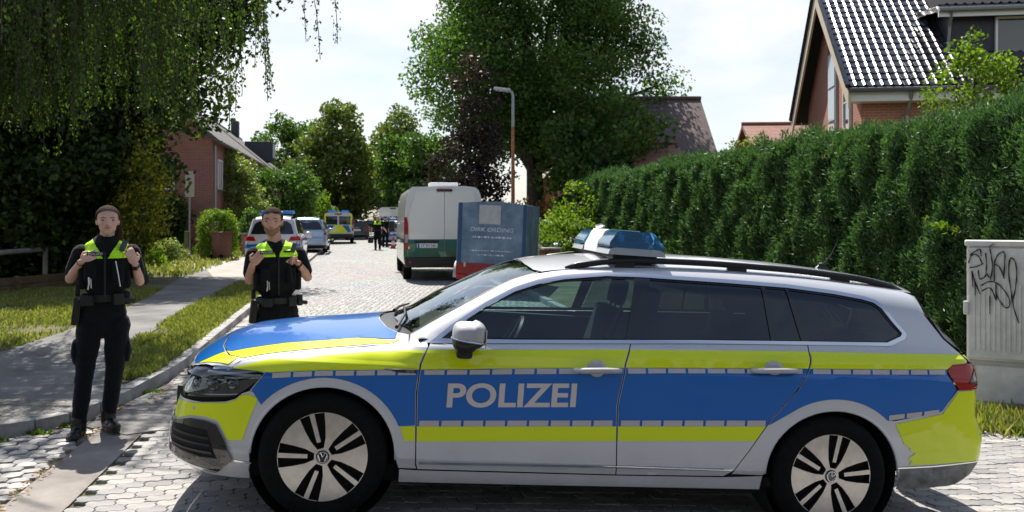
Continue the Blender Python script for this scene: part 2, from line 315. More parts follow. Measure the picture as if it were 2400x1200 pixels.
def grid_sheet(name, xs, ys, zf, m):
    xs = np.asarray(xs, float); ys = np.asarray(ys, float); X, Y = np.meshgrid(xs, ys); Z = zf(X, Y); n = len(xs)
    V = np.stack([X.ravel(), Y.ravel(), np.broadcast_to(Z, X.shape).ravel()], 1)
    F = [(j * n + i, j * n + i + 1, (j + 1) * n + i + 1, (j + 1) * n + i) for j in range(len(ys) - 1) for i in range(n - 1)]
    return tag(link(bpy.data.objects.new(name, np_mesh(name, V, F, m, smooth=True))), kind='structure')
grid_sheet('ground', np.r_[-900, -300, -100, -40, np.linspace(-16, 16, 65), 40, 100, 300, 900], np.r_[-300, -60, -20, -8, 0, np.linspace(2, 24, 45), 30, 60, 120, 300, 1500], lambda X, Y: gz(X, Y) - .05 - .02 * (np.abs(X) > 30), M_SOIL)
# street of small setts, receding
ys = np.r_[np.linspace(8.2, 24, 33), 30, 40, 60, 90, 130]
V = []; F = []
for j, y in enumerate(ys):
    for k in range(9):
        x = kerbL(y) + .02 + (kerbR(y) - kerbL(y)) * k / 8 if y > 11 else (kerbL(y) + .02) + (4.4 - kerbL(y)) * k / 8 if y < 9.5 else (kerbL(y) + .02) + ((4.4 if y < 9.6 else np.interp(y, [9.6, 11], [4.4, kerbR(11)])) - kerbL(y)) * k / 8
        V.append((x, y, float(gz(x, y)) - .004 + .03 * (1 - ((k - 4) / 4) ** 2) * (y > 12)))
for j in range(len(ys) - 1):
    for k in range(8): F.append((j * 9 + k, j * 9 + k + 1, (j + 1) * 9 + k + 1, (j + 1) * 9 + k))
tag(link(bpy.data.objects.new('road', np_mesh('road', V, F, M_SETT, smooth=True))), kind='structure')
# bed under the near paving
jr = grid_sheet('junction_road', np.linspace(-14, 9, 93), np.linspace(-6, 8.4, 59), lambda X, Y: gz(X, Y) - .022, M_JOINT)
sn_ = stone_mat('near_setts', (.24, .235, .225), (.40, .39, .37), 8.0, (.10, .09, .075), .8)
grid_sheet('cross_street', np.linspace(-30, 30, 61), np.r_[-9.5, -6, -3, 0, 1.5, 2.6, 3.35], lambda X, Y: gz(X, Y) - .008, mat('cross_asphalt', (.062, .06, .058), .9, var=.25, vs=2, bump=.4, bs=120))
# ---- raised left side: turf, footpath, kerb stones
KERB = [(-20, 4.9), (-9, 4.9), (-6.5, 5.0), (-5.2, 5.3), (-4.4, 5.75), (-3.85, 6.2), (-3.6, 6.45), (-3.46, 6.69), (-3.40, 7.06), (-3.38, 7.6)] + [(kerbL(y) + .02, y) for y in np.r_[9.0, np.arange(10, 60, 1.0), 80, 120]]
HL = .10
V = []; F = []
for (x, y) in KERB:
    for o in (.06, 1.2, 3, 6, 12, 30, 80): V.append((x - o if y > 6 else x - o * .3, y if y > 6.3 else y + o * .5, float(gz(x, y)) + HL - .02))
n = 7
for j in range(len(KERB) - 1):
    for k in range(n - 1): F.append((j * n + k, (j + 1) * n + k, (j + 1) * n + k + 1, j * n + k + 1))
tag(link(bpy.data.objects.new('left_turf_ground', np_mesh('left_turf_ground', V, F, M_SOIL, smooth=True))), kind='structure')
def flat_poly(name, poly, z, m):
    B = MB(); P = [Vector((a, b, 0)) for a, b in poly]; B.add([(a, b, z) for a, b in poly], [tuple(t) for t in tessellate_polygon([P])]); o = B.build(name, m); return tag(o, kind='structure')
near = [p for p in KERB if 5.2 < p[1] < 8 and p[0] > -5.3]
flat_poly('footpath', [(-22, 5.0), (-9, 5.0), (-6.5, 5.1)] + [(x - .11, y) for x, y in near] + [(-3.76, 8.22), (-4.57, 10.16), (-5.1, 12.76), (-5.7, 15.9), (-6.4, 20.0), (kerbL(21.5) - .12, 21.6)] + [(kerbL(y) - .12, y) for y in (30, 45, 60)] + [(kerbL(60) - 2.6, 60), (kerbL(40) - 3.0, 40), (kerbL(36) - 6.0, 36), (kerbL(30) - 6.5, 30), (kerbL(26) - 3.2, 26), (-8.4, 21.5), (-6.9, 16), (-6.66, 14.8), (-6.04, 11.6), (-5.82, 9.7), (-7, 8.9), (-22, 8.2)], HL - .006, M_PATH)
flat_poly('driveway', [(kerbL(22) - .13, 22.2)] + [(kerbL(y) - .13, y) for y in (30, 40, 52)] + [(kerbL(52) - 2.4, 52), (kerbL(36) - 2.8, 36), (kerbL(35) - 5.8, 35), (kerbL(30) - 6.0, 30), (kerbL(25) - 2.6, 25), (-7.7, 22)], HL - .002, M_PATH2)
flat_poly('corner_paving', [(-9, 5.05), (-6.5, 5.15)] + [(x - .12, y) for x, y in near if y < 7.2] + [(-4.2, 7.25), (-5.4, 6.9), (-9, 6.4)], HL - .002, stone_mat('corner_setts', (.15, .145, .135), (.25, .24, .22), 16.0, (.10, .095, .08), .5))
kb = empty('kerb', (0, 0, 0)); tag(kb, kind='structure')
def kerb_run(pts, step=.98, w=.13, drop=()):
    """single kerb stones along a line"""
    P = [Vector((a, b, 0)) for a, b in pts]; k = 0
    for a, b in zip(P[:-1], P[1:]):
        n = max(1, round((b - a).length / step))
        for i in range(n):
            p, q = a.lerp(b, i / n), a.lerp(b, (i + 1) / n); d = (q - p); c = (p + q) / 2
            if c.y > 58 or c.x < -14: continue
            B = MB(); h = HL * (1 if not (drop and drop[0] < c.y < drop[1]) else .45) + random.uniform(-.006, .006)
            B.box((0, 0, -.15 + h / 2), (d.length - .010, w, .30 + h), .014)
            o = B.build('kerb_stone', M_KERB, kb, smooth=30); o.location = (c.x - w / 2 * d.y / d.length, c.y + w / 2 * d.x / d.length, float(gz(c.x, c.y))); o.rotation_euler = (0, 0, math.atan2(d.y, d.x) + random.uniform(-.006, .006))
kerb_run([p for p in KERB if p[1] < 60 and p[0] > -14], drop=(22, 31))
kerb_run([(kerbR(y) + .0, y) for y in range(56, 11, -1)])
# right-hand footpath and garden strip
V = []; F = []; ys = np.r_[8.6, np.linspace(9.5, 20, 12), 30, 45, 70]
for y in ys:
    x0 = max(kerbR(y) + .12, -9) if y > 11 else 3.6
    for k in range(5): V.append((x0 + (hedgeX(y) + 6 - x0) * [0, .12, .3, .6, 1][k], y, float(gz(x0, y)) + (HL - .008 if k or y > 11 else 0.0)))
for j in range(len(ys) - 1):
    for k in range(4): F.append((j * 5 + k, j * 5 + k + 1, (j + 1) * 5 + k + 1, (j + 1) * 5 + k))
tag(link(bpy.data.objects.new('right_verge', np_mesh('right_verge', V, F, M_SOIL, smooth=True))), kind='structure')
# ---- interlocking pavers of the street mouth
E1 = np.array([.9847, .1743]); E2 = np.array([-.1743, .9847]); PL, PW = .160, .104
def paver_mesh(v):
    L2, a, bz, gp = PL, .007, .009, .0022
    def outline(ins):
        xs = [0, 1/8, 3/8, 1/2, 5/8, 7/8, 1]; zs = [0, a, -a, 0, a, -a, 0]
        bot = [(-L2/2 + L2*x, -PW/2 + z) for x, z in zip(xs, zs)]; top = [(-L2/2 + L2*x, PW/2 + z) for x, z in reversed(list(zip(xs, zs)))]
        rt = [(L2/2 + bz, -PW/6), (L2/2 - bz, PW/6)]; lf = [(-L2/2 - bz, PW/6), (-L2/2 + bz, -PW/6)]
        lf = [(-L2/2 - bz, PW/6), (-L2/2 + bz, -PW/6)]; rt = [(L2/2 + bz, -PW/6), (L2/2 - bz, PW/6)]
        rt = [(L2/2 + bz, -PW/6), (L2/2 - bz, PW/6)]; lf = [(-L2/2 - bz, PW/6), (-L2/2 + bz, -PW/6)]
        P = bot + rt + top + lf
        return [(x * (1 - 2 * ins / L2), y * (1 - 2 * ins / PW)) for x, y in P]
    o1 = outline(gp); o2 = outline(gp + .0026); n = len(o1); r = random.Random(v)
    vs = [(x, y, -.05) for x, y in o1] + [(x, y, -.004) for x, y in o1] + [(x, y, r.uniform(-.0006, .0006)) for x, y in o2]
    tri = tessellate_polygon([[Vector((x, y, 0)) for x, y in o2]])
    return np.array(vs), [(i, (i + 1) % n, n + (i + 1) % n, n + i) for i in range(n)] + [(n + i, n + (i + 1) % n, 2 * n + (i + 1) % n, 2 * n + i) for i in range(n)] + [tuple(2 * n + i for i in t) for t in tri]
pv, pf = paver_mesh(1); pmeshes = []
for m_ in PAVE:
    B = MB(); B.add(pv, pf); pmeshes.append(B.mesh('paver', m_))
pave = empty('pavers', (0, 0, 0)); pave.name = 'paved_street_mouth'; tag(pave, kind='structure')
def strip_x(y): return -2.85 - .18 * (y - 4.79)
cand = []
for j in range(-20, 80):
    for i in range(-40, 60):
        c = E1 * (i * PL + (j % 2) * PL / 2) + E2 * (j * PW) + np.array([0, 3.2])
        x, y = c
        if y < 3.4 or y > 8.3 or x < strip_x(y) + .435 or x > 4.4: continue
        z = float(gz(x, y)); u = 1200 + FPX * x / y; v = HOR + FPX * (CAM_H - z) / y
        seen = -60 < u < 2460 and v < 1230 and ((u < 640 and v > 800) or (u > 2080 and v > 950))
        cand.append((seen, y, x, z))
vis = sorted([c for c in cand if c[0]], key=lambda c: c[1])[:300]; rest = [c for c in cand if c not in set(vis)]
def slope_rot(x, y):
    e = .05; return (math.atan2(float(gz(x, y + e) - gz(x, y - e)), 2 * e), -math.atan2(float(gz(x + e, y) - gz(x - e, y)), 2 * e))
for k, (s_, y, x, z) in enumerate(vis):
    o = bpy.data.objects.new('paver', pmeshes[random.choice((0, 0, 1, 1, 2))]); rx, ry = slope_rot(x, y)
    o.location = (x, y, z + random.uniform(-.003, .003)); o.rotation_euler = (rx + random.uniform(-.012, .012), ry + random.uniform(-.012, .012), math.atan2(.1743, .9847) + random.uniform(-.01, .01)); link(o, pave)
def joined(name, items, base_v, base_f, mats, parent, rz=0.0, jit=.01, smin=1, smax=1):
    V = []; Fs = []; mi = []; off = 0
    for (x, y, z) in items:
        a = rz + random.uniform(-jit, jit); c, s = math.cos(a), math.sin(a); sc = random.uniform(smin, smax); v = base_v * sc
        rx, ry = slope_rot(x, y)
        V.append(np.stack([v[:, 0] * c - v[:, 1] * s + x, v[:, 0] * s + v[:, 1] * c + y, v[:, 2] + z + random.uniform(-.003, .003) - ry * (v[:, 0] * c - v[:, 1] * s)], 1)); k = random.randrange(len(mats))
        for f in base_f: Fs.append(tuple(i + off for i in f)); mi.append(k)
        off += len(v)
    me = bpy.data.meshes.new(name); me.from_pydata(np.concatenate(V).tolist(), [], Fs)
    for m in mats: me.materials.append(m)
    me.polygons.foreach_set('material_index', mi); me.update(); o = link(bpy.data.objects.new(name, me), parent); o['kind'] = 'stuff'; return o
joined('outlying_pavers', [(x, y, z) for s_, y, x, z in rest], pv, pf, PAVE, pave, math.atan2(.1743, .9847))
# concrete band beside the pavers
bd = MB(); yy = np.linspace(3.2, 7.4, 9)
for k in range(8):
    a, b = yy[k] + .003, yy[k + 1] - .003
    P = [(strip_x(a), a), (strip_x(a) + .36, a), (strip_x(b) + .36, b), (strip_x(b), b)]
    s = MB(); s.prism(P, -.06, .0); o = s.build('band_slab', M_STRIP, pave); o.location.z = float(gz(strip_x(a), a)) + .002
ap = MB(); P = [(-3.30, 6.6), (strip_x(6.9) + .36, 6.35), (-2.35, 6.75), (-2.3, 7.5), (-2.5, 8.3), (-3.34, 8.3), (-3.36, 7.3)]
ap.prism(P, -.05, .009); tag(ap.build('asphalt_patch', mat('patch_asphalt', (.17, .165, .16), .9, var=.25, vs=3, bump=.4, bs=150)), kind='structure')
# split setts: the pale corner by the kerb and the gutter rows
def sett_mesh(seed, lx, ly):
    r = random.Random(seed); n = 8; ang = [2 * math.pi * (k + .5) / n for k in range(n)]
    sq = [(lx / 2 * max(-1, min(1, 1.35 * math.cos(a))) * r.uniform(.9, 1), ly / 2 * max(-1, min(1, 1.35 * math.sin(a))) * r.uniform(.9, 1)) for a in ang]
    vs = [(x, y, -.06) for x, y in sq] + [(x, y, -.007) for x, y in sq] + [(x * .93, y * .93, r.uniform(-.003, .002)) for x, y in sq] + [(0, 0, .001)]
    fs = [(i, (i + 1) % n, n + (i + 1) % n, n + i) for i in range(n)] + [(n + i, n + (i + 1) % n, 2 * n + (i + 1) % n, 2 * n + i) for i in range(n)] + [(2 * n + i, 2 * n + (i + 1) % n, 3 * n) for i in range(n)]
    return vs, fs
def sett_bank(lx, ly, count):
    out = []
    for s_ in range(count):
        for m_ in GRAN:
            B = MB(); B.add(*sett_mesh(s_, lx, ly)); out.append(B.mesh('sett', m_, smooth=50))
    return out
setts = empty('sett_paving', (0, 0, 0)); tag(setts, kind='structure')
bank = sett_bank(.131, .110, 4); n = 0
for j in range(0, 40):
    y = 4.3 + j * .108; kx = np.interp(y, [4.9, 5.3, 5.75, 6.2, 6.45, 6.69, 7.06], [-6, -5.2, -4.4, -3.85, -3.6, -3.46, -3.40])
    x = strip_x(y) - .07 - (.05 if j % 2 else 0)
    while x > kx + .05 and x > -4.6 and y < 7.0:
        u, v = 1200 + FPX * x / y, HOR + FPX * CAM_H / y
        if u > -40 and v < 1220:
            o = bpy.data.objects.new('sett', random.choice(bank)); o.location = (x, y + random.uniform(-.012, .012), float(gz(x, y)) + random.uniform(-.006, .004)); o.rotation_euler = (random.uniform(-.05, .05), random.uniform(-.05, .05), .17 + random.uniform(-.15, .15)); link(o, setts); n += 1
        x -= .132 + random.uniform(-.008, .012)
bank2 = sett_bank(.20, .15, 4); gut = empty('gutter_setts', (0, 0, 0)); tag(gut, kind='structure')
for r_ in range(5):
    y = 8.35
    while y < 17 - r_ * .7:
        x = kerbL(y) + .14 + r_ * .205; o = bpy.data.objects.new('sett', random.choice(bank2)); o.location = (x, y, float(gz(x, y)) + random.uniform(-.004, .006) + .012); o.rotation_euler = (random.uniform(-.03, .03), random.uniform(-.03, .03), .17 + random.uniform(-.06, .06)); link(o, gut); y += .158
# ================================================================== houses
def brick_mat(name, c1, c2, mortar, sx=4.2, coords='Object', bump=.4, rh=.075, rough=.85, bw=.24):
    """courses of brick or tile too far off to pick apart"""
    if name in MATS: return MATS[name]
    m = bpy.data.materials.new(name); m.use_nodes = True; MATS[name] = m; nt = m.node_tree; b = nt.nodes['Principled BSDF']; b.inputs['Roughness'].default_value = rough
    tc = nt.nodes.new('ShaderNodeTexCoord'); sp = nt.nodes.new('ShaderNodeSeparateXYZ'); nt.links.new(tc.outputs[coords], sp.inputs[0]); ad = nt.nodes.new('ShaderNodeMath'); ad.operation = 'ADD'; nt.links.new(sp.outputs[0], ad.inputs[0]); nt.links.new(sp.outputs[1], ad.inputs[1])
    cb = nt.nodes.new('ShaderNodeCombineXYZ'); nt.links.new(ad.outputs[0], cb.inputs[0]); nt.links.new(sp.outputs[2], cb.inputs[1])
    bk = nt.nodes.new('ShaderNodeTexBrick'); bk.inputs['Scale'].default_value = 1; bk.inputs['Brick Width'].default_value = bw; bk.inputs['Row Height'].default_value = rh; bk.inputs['Mortar Size'].default_value = .008; bk.inputs['Color1'].default_value = (*c1, 1); bk.inputs['Color2'].default_value = (*c2, 1); bk.inputs['Mortar'].default_value = (*mortar, 1)
    nt.links.new(cb.outputs[0], bk.inputs['Vector']); no = nt.nodes.new('ShaderNodeTexNoise'); no.inputs['Scale'].default_value = .7; no.inputs['Detail'].default_value = 6; nt.links.new(tc.outputs[coords], no.inputs['Vector'])
    mx = nt.nodes.new('ShaderNodeMix'); mx.data_type = 'RGBA'; mx.blend_type = 'OVERLAY'; mx.inputs['Factor'].default_value = .25; nt.links.new(bk.outputs['Color'], mx.inputs['A']); nt.links.new(no.outputs['Color'], mx.inputs['B']); nt.links.new(mx.outputs['Result'], b.inputs['Base Color'])
    bp = nt.nodes.new('ShaderNodeBump'); bp.inputs['Strength'].default_value = bump; bp.inputs['Distance'].default_value = .01; bp.invert = True; nt.links.new(bk.outputs['Fac'], bp.inputs['Height']); nt.links.new(bp.outputs[0], b.inputs['Normal']); return m
M_BRICK = brick_mat('red_brick', (.30, .10, .07), (.24, .075, .055), (.26, .22, .19))
M_BRICK2 = brick_mat('light_brick', (.40, .15, .10), (.34, .12, .08), (.36, .28, .23))
M_RTILE = brick_mat('grey_roof_tile', (.085, .08, .08), (.12, .11, .105), (.03, .03, .03), rh=.16, bw=.22, rough=.8)
M_BTILE = brick_mat('brown_roof_tile', (.085, .055, .05), (.11, .07, .06), (.018, .014, .014), rh=.19, bw=.20, rough=.5)
M_OTILE = brick_mat('red_roof_tile', (.30, .13, .09), (.24, .10, .07), (.09, .04, .03), rh=.19, bw=.22, rough=.6)
M_CREAM = mat('cream_board', (.55, .47, .36), .6, var=.06, vs=3); M_WFR = mat('white_frame', (.78, .79, .80), .4); M_ZINC = mat('zinc', (.28, .30, .31), .45, .6)
M_PANE = mat('house_pane', (.03, .04, .05), .05, coat=1); M_SLATE = mat('slate_cladding', (.030, .032, .045), .5, var=.25, vs=8); M_CURT = mat('net_curtain', (.62, .66, .70), .9)
def window(par, c, w, h, nrm='-y', mullion=True, depth=.10, reveal=.06):
    """frame, panes and sill; nrm = outward direction of the wall in house axes"""
    t = empty('window', c); t.parent = par; t.rotation_euler = (0, 0, {'-y': 0, '-x': -math.pi / 2, 'x': math.pi / 2, 'y': math.pi}[nrm]); f = .06
    B = MB(); B.box((-w / 2 + f / 2, 0, 0), (f, depth, h), .008); B.box((w / 2 - f / 2, 0, 0), (f, depth, h), .008); B.box((0, 0, h / 2 - f / 2), (w - 2 * f, depth, f), .008); B.box((0, 0, -h / 2 + f / 2), (w - 2 * f, depth, f), .008)
    if mullion: B.box((0, 0, 0), (f * .8, depth * .8, h - 2 * f), .006)
    B.build('frame', M_WFR, t)
    for k in ((-1, 1) if mullion else (0,)):
        P = MB(); ww = (w - 2 * f) / (2 if mullion else 1) - .04; P.box((k * (ww / 2 + .02), .0, 0), (ww, .02, h - 2 * f - .01)); P.build('pane', M_PANE, t)
    S = MB(); S.box((0, -.06, -h / 2 - .03), (w + .12, .20, .05), .01); S.build('sill', M_ZINC, t); return t
def gable_house(name, label, org, ang, ln, dp, eave, ridge, mw, mr, ov=.35, gov=.25, zb=-.2, rt=.16, group=None):
    """local x along the ridge, y across; walls, two roof slopes, gutters"""
    h = empty(name, (*org, 0), ang, label, 'house', group)
    W = MB(); x0, x1, y0, y1 = gov, ln - gov, ov, dp - ov; sl = (ridge - eave) / (dp / 2); ez = eave + ov * sl - .10; rz = ridge - .10
    vs = [(x0, y0, zb), (x1, y0, zb), (x1, y1, zb), (x0, y1, zb), (x0, y0, ez), (x1, y0, ez), (x1, y1, ez), (x0, y1, ez), (x0, dp / 2, rz), (x1, dp / 2, rz)]
    W.add(vs, [(0, 1, 5, 4), (2, 3, 7, 6), (3, 0, 4, 8, 7), (1, 2, 6, 9, 5)]); W.build('wall', mw, h)
    for s in (0, 1):
        B = MB(); ya, yb = (0, dp / 2) if s == 0 else (dp, dp / 2)
        P = [(0, ya, eave), (ln, ya, eave), (ln, yb, ridge), (0, yb, ridge)]; n = (Vector(P[1]) - Vector(P[0])).cross(Vector(P[3]) - Vector(P[0])).normalized(); n = n if n.z > 0 else -n; Q = [tuple(Vector(p) - n * rt) for p in P]
        B.add(P + Q, [(0, 1, 2, 3), (7, 6, 5, 4), (0, 4, 5, 1), (1, 5, 6, 2), (2, 6, 7, 3), (3, 7, 4, 0)]); B.build('roof_slope', mr, h)
    R_ = MB(); R_.tube([(-.02, dp / 2, ridge + .01), (ln + .02, dp / 2, ridge + .01)], .10, 8); R_.build('ridge_cap', mr, h)
    for y in (-.06, dp + .06):
        G = MB(); G.tube([(0, y, eave - .08), (ln, y, eave - .08)], .065, 8); G.build('gutter', mat('dull_gutter', (.10, .10, .10), .7), h)
    return h
def lrow(y): return (-15 + .02 - .177 * (y - 50), y)
AL = math.atan2(SDY, SDX)
h1 = gable_house('brick_house', 'red brick house with grey roof behind the signpost', lrow(37), AL, 19, 8.6, 5.0, 8.5, M_BRICK, M_RTILE)
for x, z in ((2.2, 3.6), (7.0, 3.6), (12.0, 3.6), (2.2, 1.2), (12.0, 1.2)): window(h1, (x, .33, z), 1.1, 1.35)
for y, z in ((2.4, 3.5), (5.6, 3.5), (2.4, 1.1), (4.3, 6.6)): window(h1, (.23, y, z), 1.0, 1.3, '-x')
for x in (.45, 9.4, 18.4):
    B = MB(); B.tube([(x, .26, eave_) for eave_ in (0, 4.8)], .05, 8); B.build('downpipe', M_ZINC, h1)
B = MB(); B.box((9.5, -.35, 2.1), (2.6, 1.3, 4.6)); B.build('entrance_bay', M_BRICK, h1); B = MB(); B.box((9.5, -1.02, 1.2), (1.0, .06, 2.1), .01); d = B.build('door', mat('dark_door', (.05, .05, .05), .5), h1)
B = MB(); B.box((14.0, 4.3, 8.7), (.5, .5, 1.0), .02); B.build('chimney', M_SLATE, h1)
h2 = gable_house('brick_house', 'farther red brick house with chimney at the left of the street', lrow(58), AL, 18, 8.6, 5.0, 8.5, M_BRICK, M_RTILE)
for x, z in ((2.2, 3.6), (7.0, 3.6), (12.0, 3.6)): window(h2, (x, .33, z), 1.1, 1.35)
B = MB(); B.box((12.0, 4.0, 8.8), (.6, .6, 1.3), .02); B.build('chimney', M_SLATE, h2)
B = MB(); B.box((7.0, 1.5, 6.6), (1.7, 2.0, 1.5), .02); B.build('dormer', M_SLATE, h2); window(h2, (7.0, .47, 6.65), 1.0, 1.0)
# --- house on the right: glazed dark tiles, dormer, brick gable
def right_house():
    org = (8.69, 22.0); ang = math.atan2(-.134, .991); ln, dp, eave, ridge = 11.0, 7.77, 4.99, 8.63
    mt = mat('glazed_tile', (.030, .034, .048), .22, 0, coat=.45, var=.2, vs=3, rnd=.35)
    h = gable_house('tiled_house', 'brick house with glossy dark tiled roof and dormer above the hedge', org, ang, ln, dp, eave, ridge, M_BRICK2, mat('roof_underlay', (.02, .02, .024), .8), ov=.55, gov=.45, rt=.10)
    sl = math.atan2(ridge - eave, dp / 2); L_ = math.hypot(ridge - eave, dp / 2); tw, tg = .22, .285
    # one S-shaped pantile, shared
    n = 10; prof = [(tw * (k / n), -.010 * math.sin(math.pi * (k / n) / .62) if k / n < .62 else .030 * math.sin(math.pi * (k / n - .62) / .38)) for k in range(n + 1)]; T = MB()
    le = tg + .05; vs = []
    for y, dz in ((0, .022), (0, .040), (le, .012)):
        vs += [(x + .002, y, z + dz) for x, z in prof]
    T.add(vs, [(j * (n + 1) + i, j * (n + 1) + i + 1, (j + 1) * (n + 1) + i + 1, (j + 1) * (n + 1) + i) for j in range(2) for i in range(n)]); tm = T.mesh('roof_tile', mt, smooth=40, fix=False)
    M = Euler((0, 0, ang)).to_matrix(); rest = []; cnt = 0; items = []
    slope = empty('tiled_slope', (0, 0, 0)); slope.parent = h
    for r in range(int(L_ / tg)):
        for c in range(int(ln / tw)):
            x, s = c * tw, r * tg; p = Vector((x, s * math.cos(sl), eave + s * math.sin(sl) + .01)); w = M @ p + Vector((*org, 0)); u, v = 1200 + FPX * w.x / w.y, HOR - FPX * (w.z - CAM_H) / w.y
            if 2.7 < x < 6.4 and 1.0 < s * math.cos(sl) < 3.4: continue
            items.append((-30 < v < 260 and u < 2430, x, p))
    vis_ = [i for i in items if i[0]][:298]; k = 0
    for vsb, x, p in items:
        if vsb and k < 298:
            o = bpy.data.objects.new('roof_tile', tm); link(o, h); o.location = p + Vector((0, 0, random.uniform(-.003, .004))); o.rotation_euler = (sl + random.uniform(-.008, .008), random.uniform(-.012, .012), random.uniform(-.006, .006)); k += 1
        else: rest.append(p)
    bpy.data.objects.remove(slope)
    tv = np.array(T.v); c_, s_ = math.cos(sl), math.sin(sl); rt_ = np.stack([tv[:, 0], tv[:, 1] * c_ - tv[:, 2] * s_, tv[:, 1] * s_ + tv[:, 2] * c_], 1); V = np.concatenate([rt_ + np.array(p) for p in rest]); Fq = np.array(T.f); F = np.concatenate([Fq + i * len(tv) for i in range(len(rest))]); o = link(bpy.data.objects.new('far_tiles', np_mesh('far_tiles', V, F, mt, smooth=True)), h); o['kind'] = 'stuff'
    # verge boards, fascia, gutter
    for s in (0, 1):
        B = MB(); ya = 0 if s == 0 else dp; P = [(-.02, ya, eave - .12), (-.02, dp / 2, ridge - .12), (-.02, dp / 2, ridge - .62), (-.02, ya, eave - .55)]; B.add(P + [(x + .06, y, z) for x, y, z in P], [(0, 1, 2, 3), (4, 7, 6, 5), (0, 4, 5, 1), (1, 5, 6, 2), (2, 6, 7, 3), (3, 7, 4, 0)]); B.build('verge_board', M_CREAM, h)
        B = MB(); P = [(-.03, ya, eave + .03), (-.03, dp / 2, ridge + .03)]; B.tube(P, .07, 6); B.build('verge_tile', mt, h)
    B = MB(); B.box((ln / 2, .14, eave - .22), (ln, .06, .26)); B.build('fascia', M_WFR, h)
    B = MB(); B.box((ln / 2, .36, eave - .34), (ln, .44, .03)); B.build('soffit', M_WFR, h)
    B = MB(); B.tube([(1.55, .0, eave - .12), (1.55, .28, eave - .5), (1.55, .45, eave - .7), (1.55, .47, 0)], .05, 8); B.build('downpipe', M_ZINC, h)
    # gable: glazed strip and small side window
    B = MB(); B.box((.42, 3.55, 4.0), (.08, .95, 7.6)); st = B.build('stair_glazing', mat('strip_frame', (.35, .37, .38), .5), h)
    for k in range(7):
        B = MB(); B.box((.375, 3.55, .9 + k * 1.02), (.03, .80, .94)); B.build('pane', mat('frosted_pane', (.40, .47, .52), .25, coat=.5) if k % 3 else mat('clear_strip_pane', (.10, .13, .16), .08, coat=1), st)
    window(h, (.42, 1.9, 4.7), .7, 1.25, '-x', False)
    window(h, (3.2, .53, 3.7), 2.0, 1.0)
    # dormer
    D = empty('dormer', (0, 0, 0)); D.parent = h
    B = MB(); B.prism([(1.15, 5.9), (1.15, 7.05), (3.9, 7.25), (3.9, 8.2), (3.0, 7.6)][:4] + [(2.2, 6.9)], 2.85, 6.6, 'yz'); B.build('cladding', M_SLATE, D)
    B = MB(); B.prism([(.75, 7.05), (.75, 7.20), (3.9, 7.62), (3.9, 7.45)], 2.45, 7.0, 'yz'); B.build('dormer_roof', mt, D)
    B = MB(); B.box((4.7, .80, 6.99), (4.5, .05, .16)); B.build('dormer_fascia', M_WFR, D); B = MB(); B.tube([(2.42, .66, 7.08), (7.0, .66, 7.08)], .06, 8); B.build('dormer_gutter', M_ZINC, D)
    for k in range(21):
        T2 = bpy.data.objects.new('dormer_tile', tm); link(T2, D); T2.location = (2.45 + k * tw, .72, 7.19); T2.rotation_euler = (R(7.6), 0, 0)
    B = MB(); B.tube([(2.75, .70, 7.05), (2.80, .98, 6.7), (2.80, 1.08, 6.3), (2.80, 1.08, 5.75)], .04, 8); B.build('dormer_downpipe', M_ZINC, D)
    w = window(h, (4.55, 1.12, 6.45), 1.15, .98, '-y', False); B = MB(); B.box((0, .03, -.2), (.98, .008, .45)); B.build('curtain', M_CURT, w)
    B = MB(); B.box((4.6, .9, 5.75), (3.6, .5, .35), .02); B.build('dormer_base', M_SLATE, h)
    return h
right_house()
h4 = gable_house('brown_roof_house', 'house with steep brown tiled roof right of the oak', (1.8, 31.4), 0, 5.9, 7.0, 3.6, 6.5, M_BRICK2, M_BTILE)
h5 = gable_house('red_annex', 'low annex with weathered red roof at the edge of the oak', (4.2, 29.3), 0, 1.9, 4.4, 3.45, 4.35, M_BRICK2, M_OTILE)
h6 = gable_house('red_roof_house', 'small red roofed house between hedge and the glossy tiled house', (10.3, 36), R(-4), 5.5, 6.0, 4.3, 5.9, M_BRICK2, M_OTILE)
h7 = gable_house('orange_house', 'brick house half hidden behind the oak', (1.2, 42), R(-8), 7, 8.0, 3.6, 6.6, M_BRICK2, M_OTILE)
